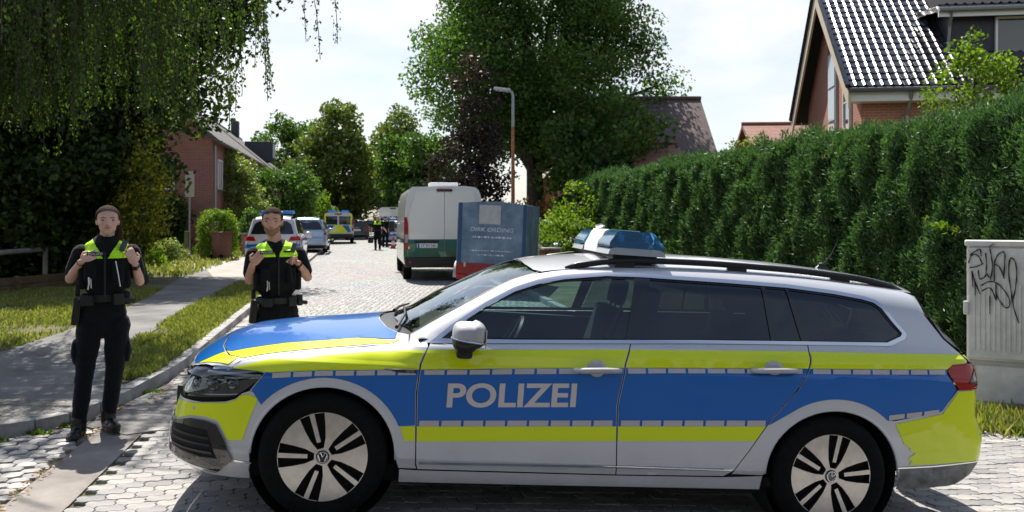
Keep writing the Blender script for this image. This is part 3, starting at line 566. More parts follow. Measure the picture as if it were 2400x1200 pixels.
# ================================================================== vehicle sheet metal
def surf_mesh(S, name, rings, mode, mats, off=0.0, step=(.04, .02), mirror=False, xc=(-.25, 3.1)):
    """a polygon drawn in one view of the body (side x,z / top x,y / round the nose or tail: angle,z), laid on the implicit surface"""
    pts = [p for r in rings for p in r]
    tr = tessellate_polygon([[Vector((a, b, 0)) for a, b in r] for r in rings])
    bm = bmesh.new(); bv = [bm.verts.new((a, b, 0)) for a, b in pts]
    for t in tr:
        try: bm.faces.new([bv[i] for i in t])
        except ValueError: pass
    A = np.array(pts)
    for ax in (0, 1):
        st = step[ax]; lo, hi = A[:, ax].min(), A[:, ax].max()
        for k in range(int(math.ceil(lo / st)), int(math.floor(hi / st)) + 1):
            c = k * st; co = [0, 0, 0]; co[ax] = c; no = [0, 0, 0]; no[ax] = 1
            bmesh.ops.bisect_plane(bm, geom=list(bm.verts) + list(bm.edges) + list(bm.faces), plane_co=co, plane_no=no, dist=1e-5)
    bmesh.ops.triangulate(bm, faces=list(bm.faces)); bm.verts.index_update()
    q = np.array([v.co[:2] for v in bm.verts]); F = np.array([[v.index for v in f.verts] for f in bm.faces]); bm.free()
    a, b = q[:, 0], q[:, 1]
    if mode == 'side': P = np.stack([a, -S.side_y(a, b), b], 1)
    elif mode == 'top': P = np.stack([a, b, S.top_z(a, b)], 1)
    else:
        t = np.radians(a); sg = -1 if mode == 'nose' else 1; c0 = xc[0] if mode == 'nose' else xc[1]
        r = S._bis(lambda m: S.f(c0 + sg * m * np.cos(t), -m * np.sin(t), b), np.full_like(a, .05), np.full_like(a, 2.2))
        P = np.stack([c0 + sg * r * np.cos(t), -r * np.sin(t), b], 1)
    N = S.normal(P); P = P + N * off
    fn = np.cross(P[F[:, 1]] - P[F[:, 0]], P[F[:, 2]] - P[F[:, 0]])
    flip = (fn * N[F[:, 0]]).sum(1) < 0; F[flip] = F[flip][:, ::-1]
    me = np_mesh(name, P, F, mats, smooth=True, normals=N)
    if not mirror: return me, None
    return me, np_mesh(name, P * [1, -1, 1], F[:, ::-1], mats, smooth=True, normals=N * [1, -1, 1])
def sheet(S, parent, name, rings, mode, m, off=0.0, step=(.04, .02), both=True, parent2=None, **k):
    m1, m2 = surf_mesh(S, name, rings, mode, m, off, step, mirror=both, **k)
    o = link(bpy.data.objects.new(name, m1), parent)
    return o, (link(bpy.data.objects.new(name, m2), parent2 or parent) if both else None)
def ell(cx, cz, rx, rz, a0, a1, n=28): return [(cx + rx * math.cos(R(a0 + (a1 - a0) * k / n)), cz + rz * math.sin(R(a0 + (a1 - a0) * k / n))) for k in range(n + 1)]
def fn(pts):
    xs, ys = zip(*pts); return lambda v: float(np.interp(v, xs, ys))
def band(lo, hi, xl, xr, n=24):
    """polygon between two height lines lo(x) < hi(x) and two upright lines xl(z) < xr(z)"""
    def corner(zf, xf):
        x = xf(.8)
        for _ in range(8): x = xf(zf(x))
        return x, zf(x)
    bl, tl, br, tr = corner(lo, xl), corner(hi, xl), corner(lo, xr), corner(hi, xr)
    P = [(bl[0] + (br[0] - bl[0]) * k / n, lo(bl[0] + (br[0] - bl[0]) * k / n)) for k in range(n + 1)]
    P += [(xr(br[1] + (tr[1] - br[1]) * k / 20), br[1] + (tr[1] - br[1]) * k / 20) for k in range(1, 20)]
    P += [(tr[0] + (tl[0] - tr[0]) * k / n, hi(tr[0] + (tl[0] - tr[0]) * k / n)) for k in range(n + 1)]
    P += [(xl(tl[1] + (bl[1] - tl[1]) * k / 20), tl[1] + (bl[1] - tl[1]) * k / 20) for k in range(1, 20)]
    return P
def blocks(S, parent, lo, hi, x0, x1, m, pitch=.115, gap=.014, off=.0062, parent2=None):
    """row of pale reflective bars"""
    V = []; Fq = []
    n = max(1, round((x1 - x0) / pitch)); w = (x1 - x0) / n
    for k in range(n):
        xa = x0 + k * w + gap / 2; xb = x0 + (k + 1) * w - gap / 2
        for j in range(2):
            a, b = xa + (xb - xa) * j / 2, xa + (xb - xa) * (j + 1) / 2
            for q in range(4):
                i = len(V); za = lambda x, t: lo(x) + (hi(x) - lo(x)) * t / 4
                V += [(a, za(a, q)), (b, za(b, q)), (b, za(b, q + 1)), (a, za(a, q + 1))]; Fq.append((i, i + 1, i + 2, i + 3))
    V = np.array(V); y = -S.side_y(V[:, 0], V[:, 1]); P = np.stack([V[:, 0], y, V[:, 1]], 1); N = S.normal(P); P += N * off
    o = link(bpy.data.objects.new('reflective_bars', np_mesh('reflective_bars', P, Fq, m, smooth=True, normals=N)), parent)
    o2 = link(bpy.data.objects.new('reflective_bars', np_mesh('reflective_bars', P * [1, -1, 1], np.array(Fq)[:, ::-1], m, smooth=True, normals=N * [1, -1, 1])), parent2 or parent)
M_SIL = mat('silver_paint', (.60, .61, .64), .30, .2, coat=1.0, dust=((.24, .21, .18), .55, .75))
M_YEL = mat('yellow_film', lin((222, 235, 20)), .32, spec=.3, coat=.8)
M_BLU = mat('blue_film', (.003, .125, .47), .28, spec=.3, coat=.8)
M_REF = mat('reflective_film', (.50, .47, .48), .38, coat=.4)
M_BLK = mat('black_trim', (.012, .012, .013), .38)
M_GBLK = mat('gloss_black', (.006, .006, .008), .08, coat=1)
M_CHR = mat('chrome', (.78, .79, .81), .14, 1)
M_RUB = mat('tyre_rubber', (.008, .008, .008), .85, spec=.12, var=.3, vs=30, bump=.2, bs=200)
M_RIM = mat('alloy', (.60, .57, .54), .32, 1, var=.12, vs=18)
M_DARK = mat('dark_under', (.006, .006, .006), .9)
M_INT = mat('interior_cloth', (.012, .012, .014), .85, var=.2, vs=40)
M_INTG = mat('interior_plastic', (.016, .017, .019), .6)
M_GLF = glass_mat('front_glass', (.66, .88, .88), .78)
M_GLR = glass_mat('privacy_glass', (.70, .92, 1.0), .22)
M_GLW = glass_mat('windscreen_glass', (.85, .95, .92), .85)
M_REDL = mat('red_lens', (.34, .003, .006), .22, coat=.4, spec=.3)
M_REDD = mat('dark_red_lens', (.06, .003, .008), .12, coat=1)
M_BLULENS = mat('blue_lens', (.10, .52, 1.0), .1, trans=.85, coat=.5)
M_CLEAR = mat('clear_lens', (.85, .9, .93), .12, trans=.6)
M_WHITE = mat('white_plastic', (.75, .75, .76), .35)
M_TXT = mat('silver_lettering', (.62, .57, .55), .4)
def wheel(parent, x, y, side, zc=.334, rt=.334, rr=.232, rot=0, turn=0, name='wheel'):
    """tyre, alloy with five pairs of slots, dark drum behind, hub cap with its emblem; side -1 = near"""
    w = empty(name, (x, y, zc)); w.parent = parent; w.rotation_euler = (0, rot if side < 0 else -rot, (0 if side < 0 else math.pi) + turn)
    T = MB(); hw = .108
    prof = [(rr - .012, -hw + .02), (rr + .004, -hw + .006), (rr + .018, -hw), (rr + .05, -hw - .004), (rt - .028, -hw + .006), (rt - .008, -hw + .024), (rt, -hw + .045), (rt, -.03), (rt - .006, -.028), (rt - .006, -.02), (rt, -.018), (rt, .018), (rt - .006, .02), (rt - .006, .028), (rt, .03), (rt, hw - .045), (rt - .02, hw - .01), (rr + .02, hw), (rr - .02, hw - .01)]
    T.lathe(prof, 64, axis='y'); T.build('tyre', M_RUB, w, smooth=35)
    K = 5; outer = [(rr * math.cos(2 * math.pi * k / 60), rr * math.sin(2 * math.pi * k / 60)) for k in range(60)]
    holes = []
    for j in range(K):
        a = R(180 + 72 * j); c, s_ = math.cos(a), math.sin(a)
        h = [(.2285, .013), (.226, .030), (.221, .065), (.150, .053), (.090, .038), (.044, .017), (.044, -.017), (.090, -.038), (.150, -.053), (.221, -.065), (.226, -.030), (.2285, -.013), (.150, -.0115), (.078, -.0105), (.078, .0105), (.150, .0115)]
        holes.append([((u * c - v * s_) * rr / .232, (u * s_ + v * c) * rr / .232) for u, v in h])
    tr = tessellate_polygon([[Vector((a, b, 0)) for a, b in r] for r in [outer] + holes]); pts = [p for r in [outer] + holes for p in r]
    face = lambda r: -.098
    F = MB(); n = len(pts)
    F.add([(a, face(math.hypot(a, b)), b) for a, b in pts] + [(a, face(math.hypot(a, b)) + .022, b) for a, b in pts], [tuple(t) for t in tr])
    o = 0
    for r in [outer] + holes:
        F.f += [(o + i, o + (i + 1) % len(r), n + o + (i + 1) % len(r), n + o + i) for i in range(len(r))]; F.m += [0] * len(r); o += len(r)
    F.build('rim', M_RIM, w, smooth=25)
    B = MB(); B.lathe([(.001, -.05), (.15, -.055), (rr - .004, -.06), (rr - .002, .06), (.001, .06)], 40, axis='y'); B.build('brake_drum', M_DARK, w)
    bd = MB(); bd.lathe([(rr - .001, -.094), (rr + .004, -.1), (rr + .006, -.09)], 60, axis='y'); bd.build('rim_edge', M_CHR, w, smooth=True)
    H = MB(); H.lathe([(.001, -.106), (.030, -.106), (.035, -.1), (.035, -.06)], 28, axis='y'); hub = H.build('hub_cap', M_GBLK, w, smooth=30)
    E = MB()
    ring = [(.027 * math.cos(2 * math.pi * k / 24), -.1075, .027 * math.sin(2 * math.pi * k / 24)) for k in range(25)]; E.tube(ring, .0022, 5, cap=False)
    E.tube([(-.012, -.1075, .024), (-.001, -.1075, .002), (.001, -.1075, .002), (.012, -.1075, .024)], .0024, 5)
    E.tube([(-.024, -.1075, .010), (-.011, -.1075, -.021), (0, -.1075, -.004), (.011, -.1075, -.021), (.024, -.1075, .010)], .0024, 5); E.build('emblem', M_CHR, hub)
    return w
def build_patrol_car():
    S = PASSAT
    car = empty('police_estate_car', (-1.10974, 5.32704, .04445), 0, 'large silver, blue and yellow police estate car parked across the street mouth', 'police car')
    car.rotation_mode = 'XYZ'
    psi, pit = R(6.5), .07015481
    r = Vector((math.cos(psi) * math.cos(pit), math.sin(psi) * math.cos(pit), -math.sin(pit))); l = Vector((-math.sin(psi), math.cos(psi), 0)); u = r.cross(l)
    car.rotation_euler = Matrix((r, l, u)).transposed().to_euler()
    xA = fn([(.276, .495), (.307, .483), (.693, .461), (.839, .471), (.915, .50), (.947, .516)]); xB = fn([(.288, 1.566), (.674, 1.543), (.905, 1.574), (1.0, 1.61), (1.364, 1.70)])
    xC = fn([(.306, 2.156), (.321, 2.207), (.46, 2.305), (.646, 2.422), (.804, 2.553), (.916, 2.613), (.966, 2.63), (1.046, 2.634), (1.367, 2.576)])
    g = .003
    sh = lambda f, d: (lambda z: f(z) + d)
    ytop = fn([(-.49, .768), (-.316, .818), (-.139, .852), (.046, .871), (.278, .891), (.473, .910), (.522, .916), (1.587, .970), (2.594, 1.011), (3.62, 1.038)])
    ybot = fn([(-.49, .763), (-.342, .760), (-.304, .757), (-.213, .768), (-.033, .786), (.148, .797), (.461, .816), (1.56, .878), (2.601, .924), (3.465, .955), (3.7, .96)])
    s1b = lambda x: ybot(x) - .031
    s2t = fn([(.40, .543), (.48, .546), (1.53, .593), (2.37, .629), (2.6, .64)]); s2b = fn([(.427, .512), (1.535, .56), (2.374, .596), (2.6, .606)]); y2b = fn([(.421, .433), (1.541, .481), (2.345, .514), (2.6, .525)])
    dbot = fn([(.495, .285), (1.566, .296), (2.156, .310), (2.25, .312)])
    DLO = [(.511, .946), (.63, 1.046), (.812, 1.171), (.964, 1.257), (1.098, 1.307), (1.245, 1.34), (1.494, 1.371), (1.698, 1.377), (2.2, 1.376), (2.557, 1.371), (2.851, 1.352), (3.03, 1.331), (3.10, 1.315), (3.141, 1.282), (3.20, 1.20), (3.25, 1.142), (3.252, 1.125), (3.235, 1.105), (3.135, 1.063), (3.0, 1.06), (2.634, 1.046), (2.0, 1.02), (1.519, .996), (1.0, .97)]
    dtop = fn(DLO[:16]); dbelt = fn(list(reversed(DLO[18:] + [DLO[0]])))
    # --- body shell under the panels, wheel housings, floor
    zroof = lambda x: float(S.top_z(np.array([x]), np.array([.57]))[0])
    wsl = [(.41, .972), (.50, 1.03), (.6, 1.092), (.75, 1.18), (.85, 1.235), (1.0, 1.302), (1.10, 1.338)]
    cant = [(1.2, zroof(1.2) - .004)] + [(x, zroof(x)) for x in (1.35, 1.5, 1.8, 2.1, 2.4, 2.7, 3.0, 3.2, 3.34)]
    tailE = [(3.40, 1.345), (3.395, 1.31), (3.40, 1.24), (3.49, 1.117), (3.59, 1.036), (3.62, 1.0)]
    archF = ell(0, .334, .378, .372, 0, 180); archR = ell(2.80, .334, .40, .37, 0, 180)
    sideO = [(.40, .93)] + wsl + cant + tailE + [(3.51, .978), (3.468, .948), (3.53, .84), (3.447, .712), (3.135, .652), (3.20, .5), (3.20, .334)] + archR + [(2.392, .27), (2.39, .24), (1.3, .218), (.40, .205), (.392, .27)] + archF + [(-.37, .30), (-.369, .18), (-.45, .18), (-.45, .64), (-.36, .70), (-.33, .75), (-.45, .79), (-.30, .836), (-.143, .861), (.042, .886), (.311, .917)]
    D, D2 = sheet(S, car, 'inner_body', [sideO, [(x, z) for x, z in DLO]], 'side', M_DARK, -.010)  # black sheet under the panels puts shade into the shut gaps
    # --- painted panels; the far side carries the same
    hoodL = [(-.60, .752), (-.522, .772), (-.454, .800), (-.323, .833), (-.143, .861), (.042, .886), (.311, .917), (.40, .932)]
    fender = [(-.325, .752), (-.41, .770), (-.50, .771)] + [(x, z - .0006) for x, z in hoodL[2:]] + [(.50, .947)] + [(xA(z) - g, z) for z in (.93, .90, .84, .69, .5, .307, .288)] + [(.395, .288)] + archF[:-5] + [(-.288, .656), (-.395, .657), (-.36, .708)]
    fe, fe2 = sheet(S, car, 'front_fender', [fender], 'side', M_SIL)
    fd, fd2 = sheet(S, car, 'front_door', [band(dbot, lambda x: dbelt(x) - .001, sh(xA, g), sh(xB, -g))], 'side', M_SIL)
    rd, rd2 = sheet(S, car, 'rear_door', [band(dbot, lambda x: dbelt(x) - .001, sh(xB, g), sh(xC, -g))], 'side', M_SIL)
    quarter = [(xC(z) + g, z) for z in (.325, .40, .46, .55, .646, .72, .804, .86, .916, .966, 1.046)] + [(3.0, 1.06), (3.135, 1.063), (3.235, 1.105), (3.252, 1.125), (3.25, 1.142), (3.20, 1.20), (3.141, 1.282), (3.10, 1.315), (3.03, 1.331), (2.851, 1.352), (2.557, 1.371), (2.2, 1.376), (1.698, 1.377), (1.494, 1.371), (1.245, 1.34), (1.098, 1.307), (.964, 1.257), (.812, 1.171), (.63, 1.046), (.515, .950), (.49, .944), (.405, .936)] + wsl + cant + tailE + [(3.508, .985), (3.46, .957), (3.463, .926), (3.525, .842), (3.445, .716), (3.135, .657), (3.13, .59)] + [p for p in archR if p[1] < .95 and (p[0] < 3.12)] + [(2.392, .325)]
    qp, qp2 = sheet(S, car, 'quarter_panel', [quarter], 'side', M_SIL)
    sheet(S, car, 'sill', [[(.40, .206), (1.3, .219), (2.385, .239), (2.39, .318), (2.22, .306), (2.156, .302), (1.566, .289), (.50, .277), (.40, .280)]], 'side', M_SIL)
    cz = fn([(.49, .317), (1.551, .338), (2.393, .349)])
    for P, a, b in ((fd, .50, 1.555), (rd, 1.56, 2.21)):
        sheet(S, P, 'crease_strip', [[(a + (b - a) * k / 12, cz(a + (b - a) * k / 12) + .008) for k in range(13)] + [(b - (b - a) * k / 12, cz(b - (b - a) * k / 12) - .004) for k in range(13)]], 'side', M_CHR, .003, both=False)
    # --- livery: film cut panel by panel
    arcF = ell(0, .334, .42, .415, 30, 142, 20); arcR = ell(2.80, .334, .455, .43, 48, 140, 20)
    o = .003
    sheet(S, fe, 'yellow_band', [band(ybot, ytop, lambda z: -.49, sh(xA, -2 * g))], 'side', M_YEL, o, parent2=fe2)
    n = 20; blueF = [(-.318 + (xA(.81) - g + .318) * k / n, ybot(-.318 + (xA(.81) - g + .318) * k / n) - .001) for k in range(n + 1)] + [(xA(z) - 2 * g, z) for z in (.75, .69, .6, .52)] + [(.42 * math.sqrt(max(0, 1 - (.178 / .415) ** 2)) + .0, .512)] + arcF[:] + [(-.385, .664)]
    sheet(S, fe, 'blue_band', [blueF], 'side', M_BLU, o, parent2=fe2)
    blocks(S, fe, lambda x: s1b(x) + .003, lambda x: ybot(x) - .003, -.29, xA(.8) - .01, M_REF, parent2=fe2)
    sheet(S, fe, 'lower_yellow', [[(.414, .436), (xA(.43) - 2 * g, .438), (xA(.51) - 2 * g, .513), (.389, .511)]], 'side', M_YEL, o, parent2=fe2)
    for P, P2, xl, xr in ((fd, fd2, sh(xA, 2 * g), sh(xB, -2 * g)), (rd, rd2, sh(xB, 2 * g), sh(xC, -2 * g))):
        sheet(S, P, 'yellow_band', [band(ybot, ytop, xl, xr)], 'side', M_YEL, o, parent2=P2)
        sheet(S, P, 'blue_band', [band(s2b, lambda x: ybot(x) - .001, xl, xr)], 'side', M_BLU, o, parent2=P2)
        sheet(S, P, 'lower_yellow', [band(y2b, s2b, xl, xr)], 'side', M_YEL, o, parent2=P2)
        blocks(S, P, lambda x: s1b(x) + .003, lambda x: ybot(x) - .003, xl(.85) + .006, xr(.88) - .006, M_REF, parent2=P2)
        blocks(S, P, lambda x: s2b(x) + .001, lambda x: s2t(x), xl(.57) + .006, xr(.62) - .012, M_REF, parent2=P2)
    sheet(S, qp, 'yellow_band', [band(ybot, ytop, sh(xC, 2 * g), fn([(.95, 3.458), (.98, 3.505), (.99, 3.61), (1.04, 3.58)]))], 'side', M_YEL, o, parent2=qp2)
    bq = [(xC(z) + 2 * g, z) for z in (.60, .646, .72, .804, .86, .916)] + [(2.62 + .84 * k / 10, ybot(2.62 + .84 * k / 10) - .001) for k in range(11)] + [(3.462, .926), (3.522, .842), (3.443, .718), (3.30, .690), (3.14, .661)] + arcR[:-3]
    sheet(S, qp, 'blue_band', [bq], 'side', M_BLU, o, parent2=qp2)
    blocks(S, qp, lambda x: s1b(x) + .003, lambda x: ybot(x) - .003, 2.63, 3.455, M_REF, parent2=qp2)
    blocks(S, qp, fn([(3.09, .657), (3.42, .700)]), fn([(3.09, .684), (3.42, .728)]), 3.10, 3.425, M_REF, parent2=qp2)
    bg, _ = sheet(S, fe, 'wing_badge', [[(.285, .808), (.452, .815), (.453, .797), (.36, .796)]], 'side', mat('badge_navy', (.006, .008, .03), .2, coat=1), .010, both=False); sheet(S, bg, 'badge_line', [[(.285, .811), (.452, .818), (.452, .815), (.285, .808)]], 'side', M_CHR, .011, both=False)
    me = text_mesh('GTE', .02, 0, M_CHR, 'badge_text', fit=(.04, .010)); co = np.array([v.co for v in me.vertices]); lx = co[:, 0] + .42; lz = co[:, 1] + .8055; co = np.stack([lx, -S.side_y(lx, lz), lz], 1); co += S.normal(co) * .0125; me.vertices.foreach_set('co', co.astype(np.float32).ravel()); me.update(); link(bpy.data.objects.new('badge_text', me), bg)
    # lettering on the front door
    for P, sg in ((fd, 1), (fd2, -1)):
        me = text_mesh('POLIZEI', .2, 0, M_TXT, 'lettering', bold=.005, fit=(.69, .131)); co = np.array([v.co for v in me.vertices])
        lx = co[:, 0] * sg + .968; lz = co[:, 1] + .703 + .0478 * (lx - .968)
        co = np.stack([lx, -S.side_y(lx, lz), lz], 1); N = S.normal(co); co += N * .005; co[:, 1] *= sg
        me.vertices.foreach_set('co', co.astype(np.float32).ravel()); me.update(); link(bpy.data.objects.new('lettering', me), P)
    # --- bonnet, nose, roof, screen
    sy = lambda x, z: float(S.side_y(np.array([x]), np.array([z]))[0])
    hoodE = [(x, -sy(x, z + .0006)) for x, z in hoodL]
    hood = [(-.655, 0), (-.645, -.25), (-.615, -.50), (-.575, -.63), (-.535, -.735)] + hoodE[2:] + [(.40, -.70), (.34, -.60), (.27, -.43), (.225, -.2), (.21, 0)]
    full = lambda h: h + [(a, -b) for a, b in reversed(h) if abs(b) > 1e-6]
    hd, _ = sheet(S, car, 'bonnet', [full(hood)], 'top', M_SIL, 0, both=False)
    eb = [(-.575, -.63), (-.545, -.672), (-.462, -.657), (-.26, -.628), (-.071, -.627), (.12, -.625), (.33, -.70)]
    sheet(S, hd, 'blue_film', [full([(-.652, 0), (-.642, -.25), (-.612, -.50)] + eb + [(.335, -.605), (.265, -.43), (.22, -.2), (.206, 0)])], 'top', M_BLU, o, both=False)
    sheet(S, hd, 'yellow_film', [[(-.572, -.645), (-.533, -.735)] + [(x, -abs(y) + .022) for x, y in hoodE[2:7]] + [(.36, -.735), (.12, -.631), (-.071, -.633), (-.26, -.634), (-.462, -.663), (-.54, -.678)]], 'top', M_YEL, o)
    sheet(S, car, 'bonnet_gap_blocker', [full([(-.71, 0), (-.70, -.25), (-.67, -.5), (-.63, -.64), (-.57, -.76), (-.48, -.80), (-.48, -.70), (-.52, -.58), (-.56, -.45), (-.60, -.25), (-.61, 0)])], 'top', M_DARK, -.012, both=False)  # unseen dark sheet added to stop sun leaking through the bonnet gap
    sheet(S, car, 'wing_gap_blocker', [[(x, z + .010) for x, z in hoodL] + [(x, z - .02) for x, z in reversed(hoodL)]], 'side', M_SIL, -.004)  # hidden strip added to keep sun out of the slit beside the bonnet
    nose = [(-.815, 0), (-.81, -.25), (-.79, -.48), (-.75, -.64), (-.70, -.725), (-.61, -.81), (-.50, -.852), (-.46, -.825), (-.54, -.738), (-.58, -.63), (-.62, -.50), (-.65, -.25), (-.66, 0)]
    ns, _ = sheet(S, car, 'nose_panel', [full(nose)], 'top', M_SIL, 0, both=False)
    sheet(S, ns, 'blue_film', [full([(-.797, 0), (-.792, -.25), (-.772, -.48), (-.732, -.64), (-.70, -.695), (-.65, -.69), (-.585, -.655), (-.585, -.63), (-.624, -.50), (-.654, -.25), (-.664, 0)])], 'top', M_BLU, o, both=False)
    sheet(S, ns, 'yellow_film', [[(-.698, -.70), (-.69, -.716), (-.60, -.795), (-.52, -.835), (-.48, -.80), (-.545, -.735), (-.582, -.66), (-.65, -.695)]], 'top', M_YEL, o)
    roof = [(1.06, 0), (1.065, -.3), (1.09, -.5), (1.13, -.575), (1.2, -.568)] + [(x, -.567) for x in (1.5, 2, 2.5, 3.0, 3.34)] + [(3.41, -.54), (3.46, -.40), (3.48, -.2), (3.485, 0)]
    rf, _ = sheet(S, car, 'roof', [full(roof)], 'top', M_SIL, 0, both=False)
    wse = [(x, -sy(x, z) + .012) for x, z in wsl]
    ws = [(.30, 0), (.31, -.2), (.345, -.42), (.40, -.60), (.415, -.66)] + wse[1:] + [(1.075, -.5), (1.05, -.3), (1.045, 0)]
    wd, _ = sheet(S, car, 'windscreen', [full(ws)], 'top', M_GLW, -.002, both=False)
    frit = [full([(1.0, 0), (1.005, -.3), (1.03, -.5), (1.10, -.575), (1.08, -.52), (1.055, -.3), (1.05, 0)][:])]
    sheet(S, wd, 'frit_band', frit, 'top', M_GBLK, -.004, both=False)
    sheet(S, car, 'screen_seal', [[(x, -sy(x, z)) for x, z in wsl] + [(x + .02, -sy(x, z) + .028) for x, z in reversed(wsl)]], 'top', M_BLK, .002)
    sheet(S, car, 'scuttle', [full([(.205, 0), (.22, -.2), (.265, -.43), (.335, -.60), (.40, -.705), (.43, -.68), (.40, -.58), (.345, -.40), (.31, -.2), (.30, 0)])], 'top', M_BLK, -.012, both=False)
    for pts in ([(.33, -.55), (.37, -.30), (.36, .05)], [(.30, .0), (.33, .3), (.39, .52)]):
        q = np.array(pts); z = S.top_z(q[:, 0], q[:, 1]) + .018; W = MB(); W.tube([(a, b, c) for (a, b), c in zip(pts, z)], [.012, .009, .006], 6); W.build('wiper', M_BLK, car)
    # --- glazing in the side: chrome frame, panes, black pillars
    inn = lambda P, d: P
    def dlo_part(x0, x1, ins):
        xs = np.linspace(x0, x1, 26); hi = [(x, dtop(x) - ins) for x in xs]; lo = [(x, dbelt(x) + ins) for x in reversed(xs)]
        return [p for p in hi if p[1] > dbelt(p[0]) + ins - 1e-4] + [p for p in lo if p[1] < dtop(p[0]) - ins + 1e-4]
    inner = [(.575, .972), (.66, 1.042), (.82, 1.152), (.97, 1.236), (1.10, 1.284), (1.25, 1.319), (1.494, 1.351), (1.698, 1.357), (2.2, 1.356), (2.557, 1.351), (2.84, 1.333), (3.01, 1.313), (3.08, 1.298), (3.122, 1.27), (3.18, 1.19), (3.225, 1.138), (3.213, 1.12), (3.12, 1.082), (3.0, 1.078), (2.634, 1.065), (2.0, 1.039), (1.519, 1.014), (1.0, .988)]
    sheet(S, car, 'window_chrome', [DLO, inner], 'side', M_CHR, .004)
    sheet(S, car, 'window_seal', [[(x, z) for x, z in inner], [(x + (1.9 - x) * .012, z + (1.18 - z) * .06) for x, z in inner]], 'side', M_BLK, -.002)
    it = fn([p for p in inner[:15]]); ib = fn(list(reversed(inner[16:] + [inner[0]])))
    def pane(name, xl0, xl1, xr0, xr1, m):
        """pane between two slanted lines given at belt (0) and roof (1)"""
        P = []; n = 24
        for k in range(n + 1):
            x = xl1 + (xr1 - xl1) * k / n; P.append((x, it(x)))
        for k in range(n + 1):
            x = xr0 + (xl0 - xr0) * k / n; P.append((x, ib(x)))
        return sheet(S, car, name, [P], 'side', m, -.006)
    pane('front_side_window', .585, .62, 1.585, 1.655, M_GLF)
    pane('rear_side_window', 1.66, 1.745, 2.42, 2.40, M_GLR)
    pane('rear_side_window', 2.445, 2.425, 2.60, 2.545, M_GLR)
    sheet(S, car, 'quarter_window', [[(2.56, it(2.56)), (2.84, 1.333), (3.01, 1.313), (3.08, 1.298), (3.122, 1.27), (3.18, 1.19), (3.225, 1.138), (3.213, 1.12), (3.12, 1.082), (3.0, 1.078), (2.65, ib(2.65))]], 'side', glass_mat('quarter_glass', (.7, .9, 1), .12), -.006)
    for xl0, xl1, xr0, xr1 in ((1.585, 1.655, 1.66, 1.745), (2.42, 2.40, 2.445, 2.425), (2.60, 2.545, 2.65, 2.56)):
        sheet(S, car, 'pillar', [[(xl1, it(xl1)), (xr1, it(xr1)), (xr0, ib(xr0)), (xl0, ib(xl0))]], 'side', M_GBLK, .0)
    tri = [(.585, .983), (.66, 1.035), (.70, 1.06), (.70, .99)]
    sheet(S, car, 'mirror_triangle', [tri], 'side', M_BLK, -.001)
    # --- front end
    def thn(x, z): return math.degrees(math.atan2(sy(x, z), -.25 - x))
    def tht(x, z): return math.degrees(math.atan2(sy(x, z), x - 3.1))
    aF = [(thn(x, z) - .15, z) for x, z in [(-.37, .19), (-.372, .26), (-.374, .32)]] + [(thn(x, z) - .15, z) for x, z in reversed(archF) if .34 < z < .648 and x < 0]
    aR = [(tht(x, z) - .15, z) for x, z in [(3.198, .262), (3.199, .32)]] + [(tht(x, z) - .15, z) for x, z in archR if .34 < z < .64 and x > 2.8]
    neg = lambda P: [(-a, b) for a, b in reversed(P)]
    fb = [(-60, .19), (-30, .20), (0, .20), (30, .20), (60, .19)] + aF + [(87.2, .65), (80.5, .655), (78.4, .642), (76.2, .61), (73, .592), (64, .573), (52, .566), (42, .562), (0, .56), (-42, .562), (-52, .566), (-64, .573), (-73, .592), (-76.2, .61), (-78.4, .642), (-80.5, .655), (-87.2, .65)] + neg(aF)
    bu, _ = sheet(S, car, 'front_bumper', [fb], 'nose', M_SIL, 0, (3, .04), both=False)
    fy = [(30, .515), (43.5, .522), (52, .55), (61.7, .562), (68, .577), (73, .585), (76.2, .604), (78.4, .635), (80.2, .638), (83.6, .622), (82.9, .585), (81.6, .53), (80.4, .465), (79.4, .40), (74.4, .395), (72.4, .45), (70.6, .49), (66, .503), (59.4, .493), (52.4, .458), (44, .455), (30, .46)]
    sheet(S, bu, 'yellow_film', [fy], 'nose', M_YEL, o, (3, .04))
    it_o = [(38, .455), (49.3, .437), (60, .481), (66, .484), (70.4, .470), (73.6, .391), (76.3, .29), (71, .222), (62.8, .240), (50.3, .262), (38, .262)]; it_i = [(44, .415), (56.5, .44), (67.4, .437), (71.3, .292), (64.8, .290), (56, .305), (44, .32)]
    tr_, _ = sheet(S, bu, 'intake_frame', [it_o, it_i], 'nose', M_GBLK, .012, (3, .04))
    sheet(S, bu, 'intake_mesh', [it_i], 'nose', M_DARK, .003, (3, .04))
    for k in range(3):
        z0 = .318 + k * .036; sheet(S, bu, 'intake_blade', [[(50, z0), (69.5 - k * .6, z0 - .004), (69.2 - k * .6, z0 + .010), (50, z0 + .012)]], 'nose', M_BLK, .010, (3, .04))
    sheet(S, bu, 'bumper_lip', [[(38, .262), (50.3, .262), (62.8, .240), (71, .222), (70, .214), (62, .228), (50, .246), (38, .248)]], 'nose', M_CHR, .014, (3, .04))
    sheet(S, bu, 'lower_grille', [[(-38, .27), (38, .27), (38, .44), (-38, .44)]], 'nose', M_DARK, .004, (4, .05), both=False)
    sheet(S, bu, 'trim_line', [[(76.6, .292), (82.4, .284), (82.4, .277), (77, .282)]], 'nose', M_CHR, .004, (3, .05))
    sn = MB(); t = R(60); xx = np.array([60.]);
    def at_nose(th, z, off=0):
        a = np.array([R(th)]); zz = np.array([z]); r = S._bis(lambda m: S.f(-.25 - m * np.cos(a), -m * np.sin(a), zz), np.array([.05]), np.array([2.2]))
        P = np.stack([-.25 - r * np.cos(a), -r * np.sin(a), zz], 1); N = S.normal(P); return Vector(P[0] + N[0] * off), Vector(N[0])
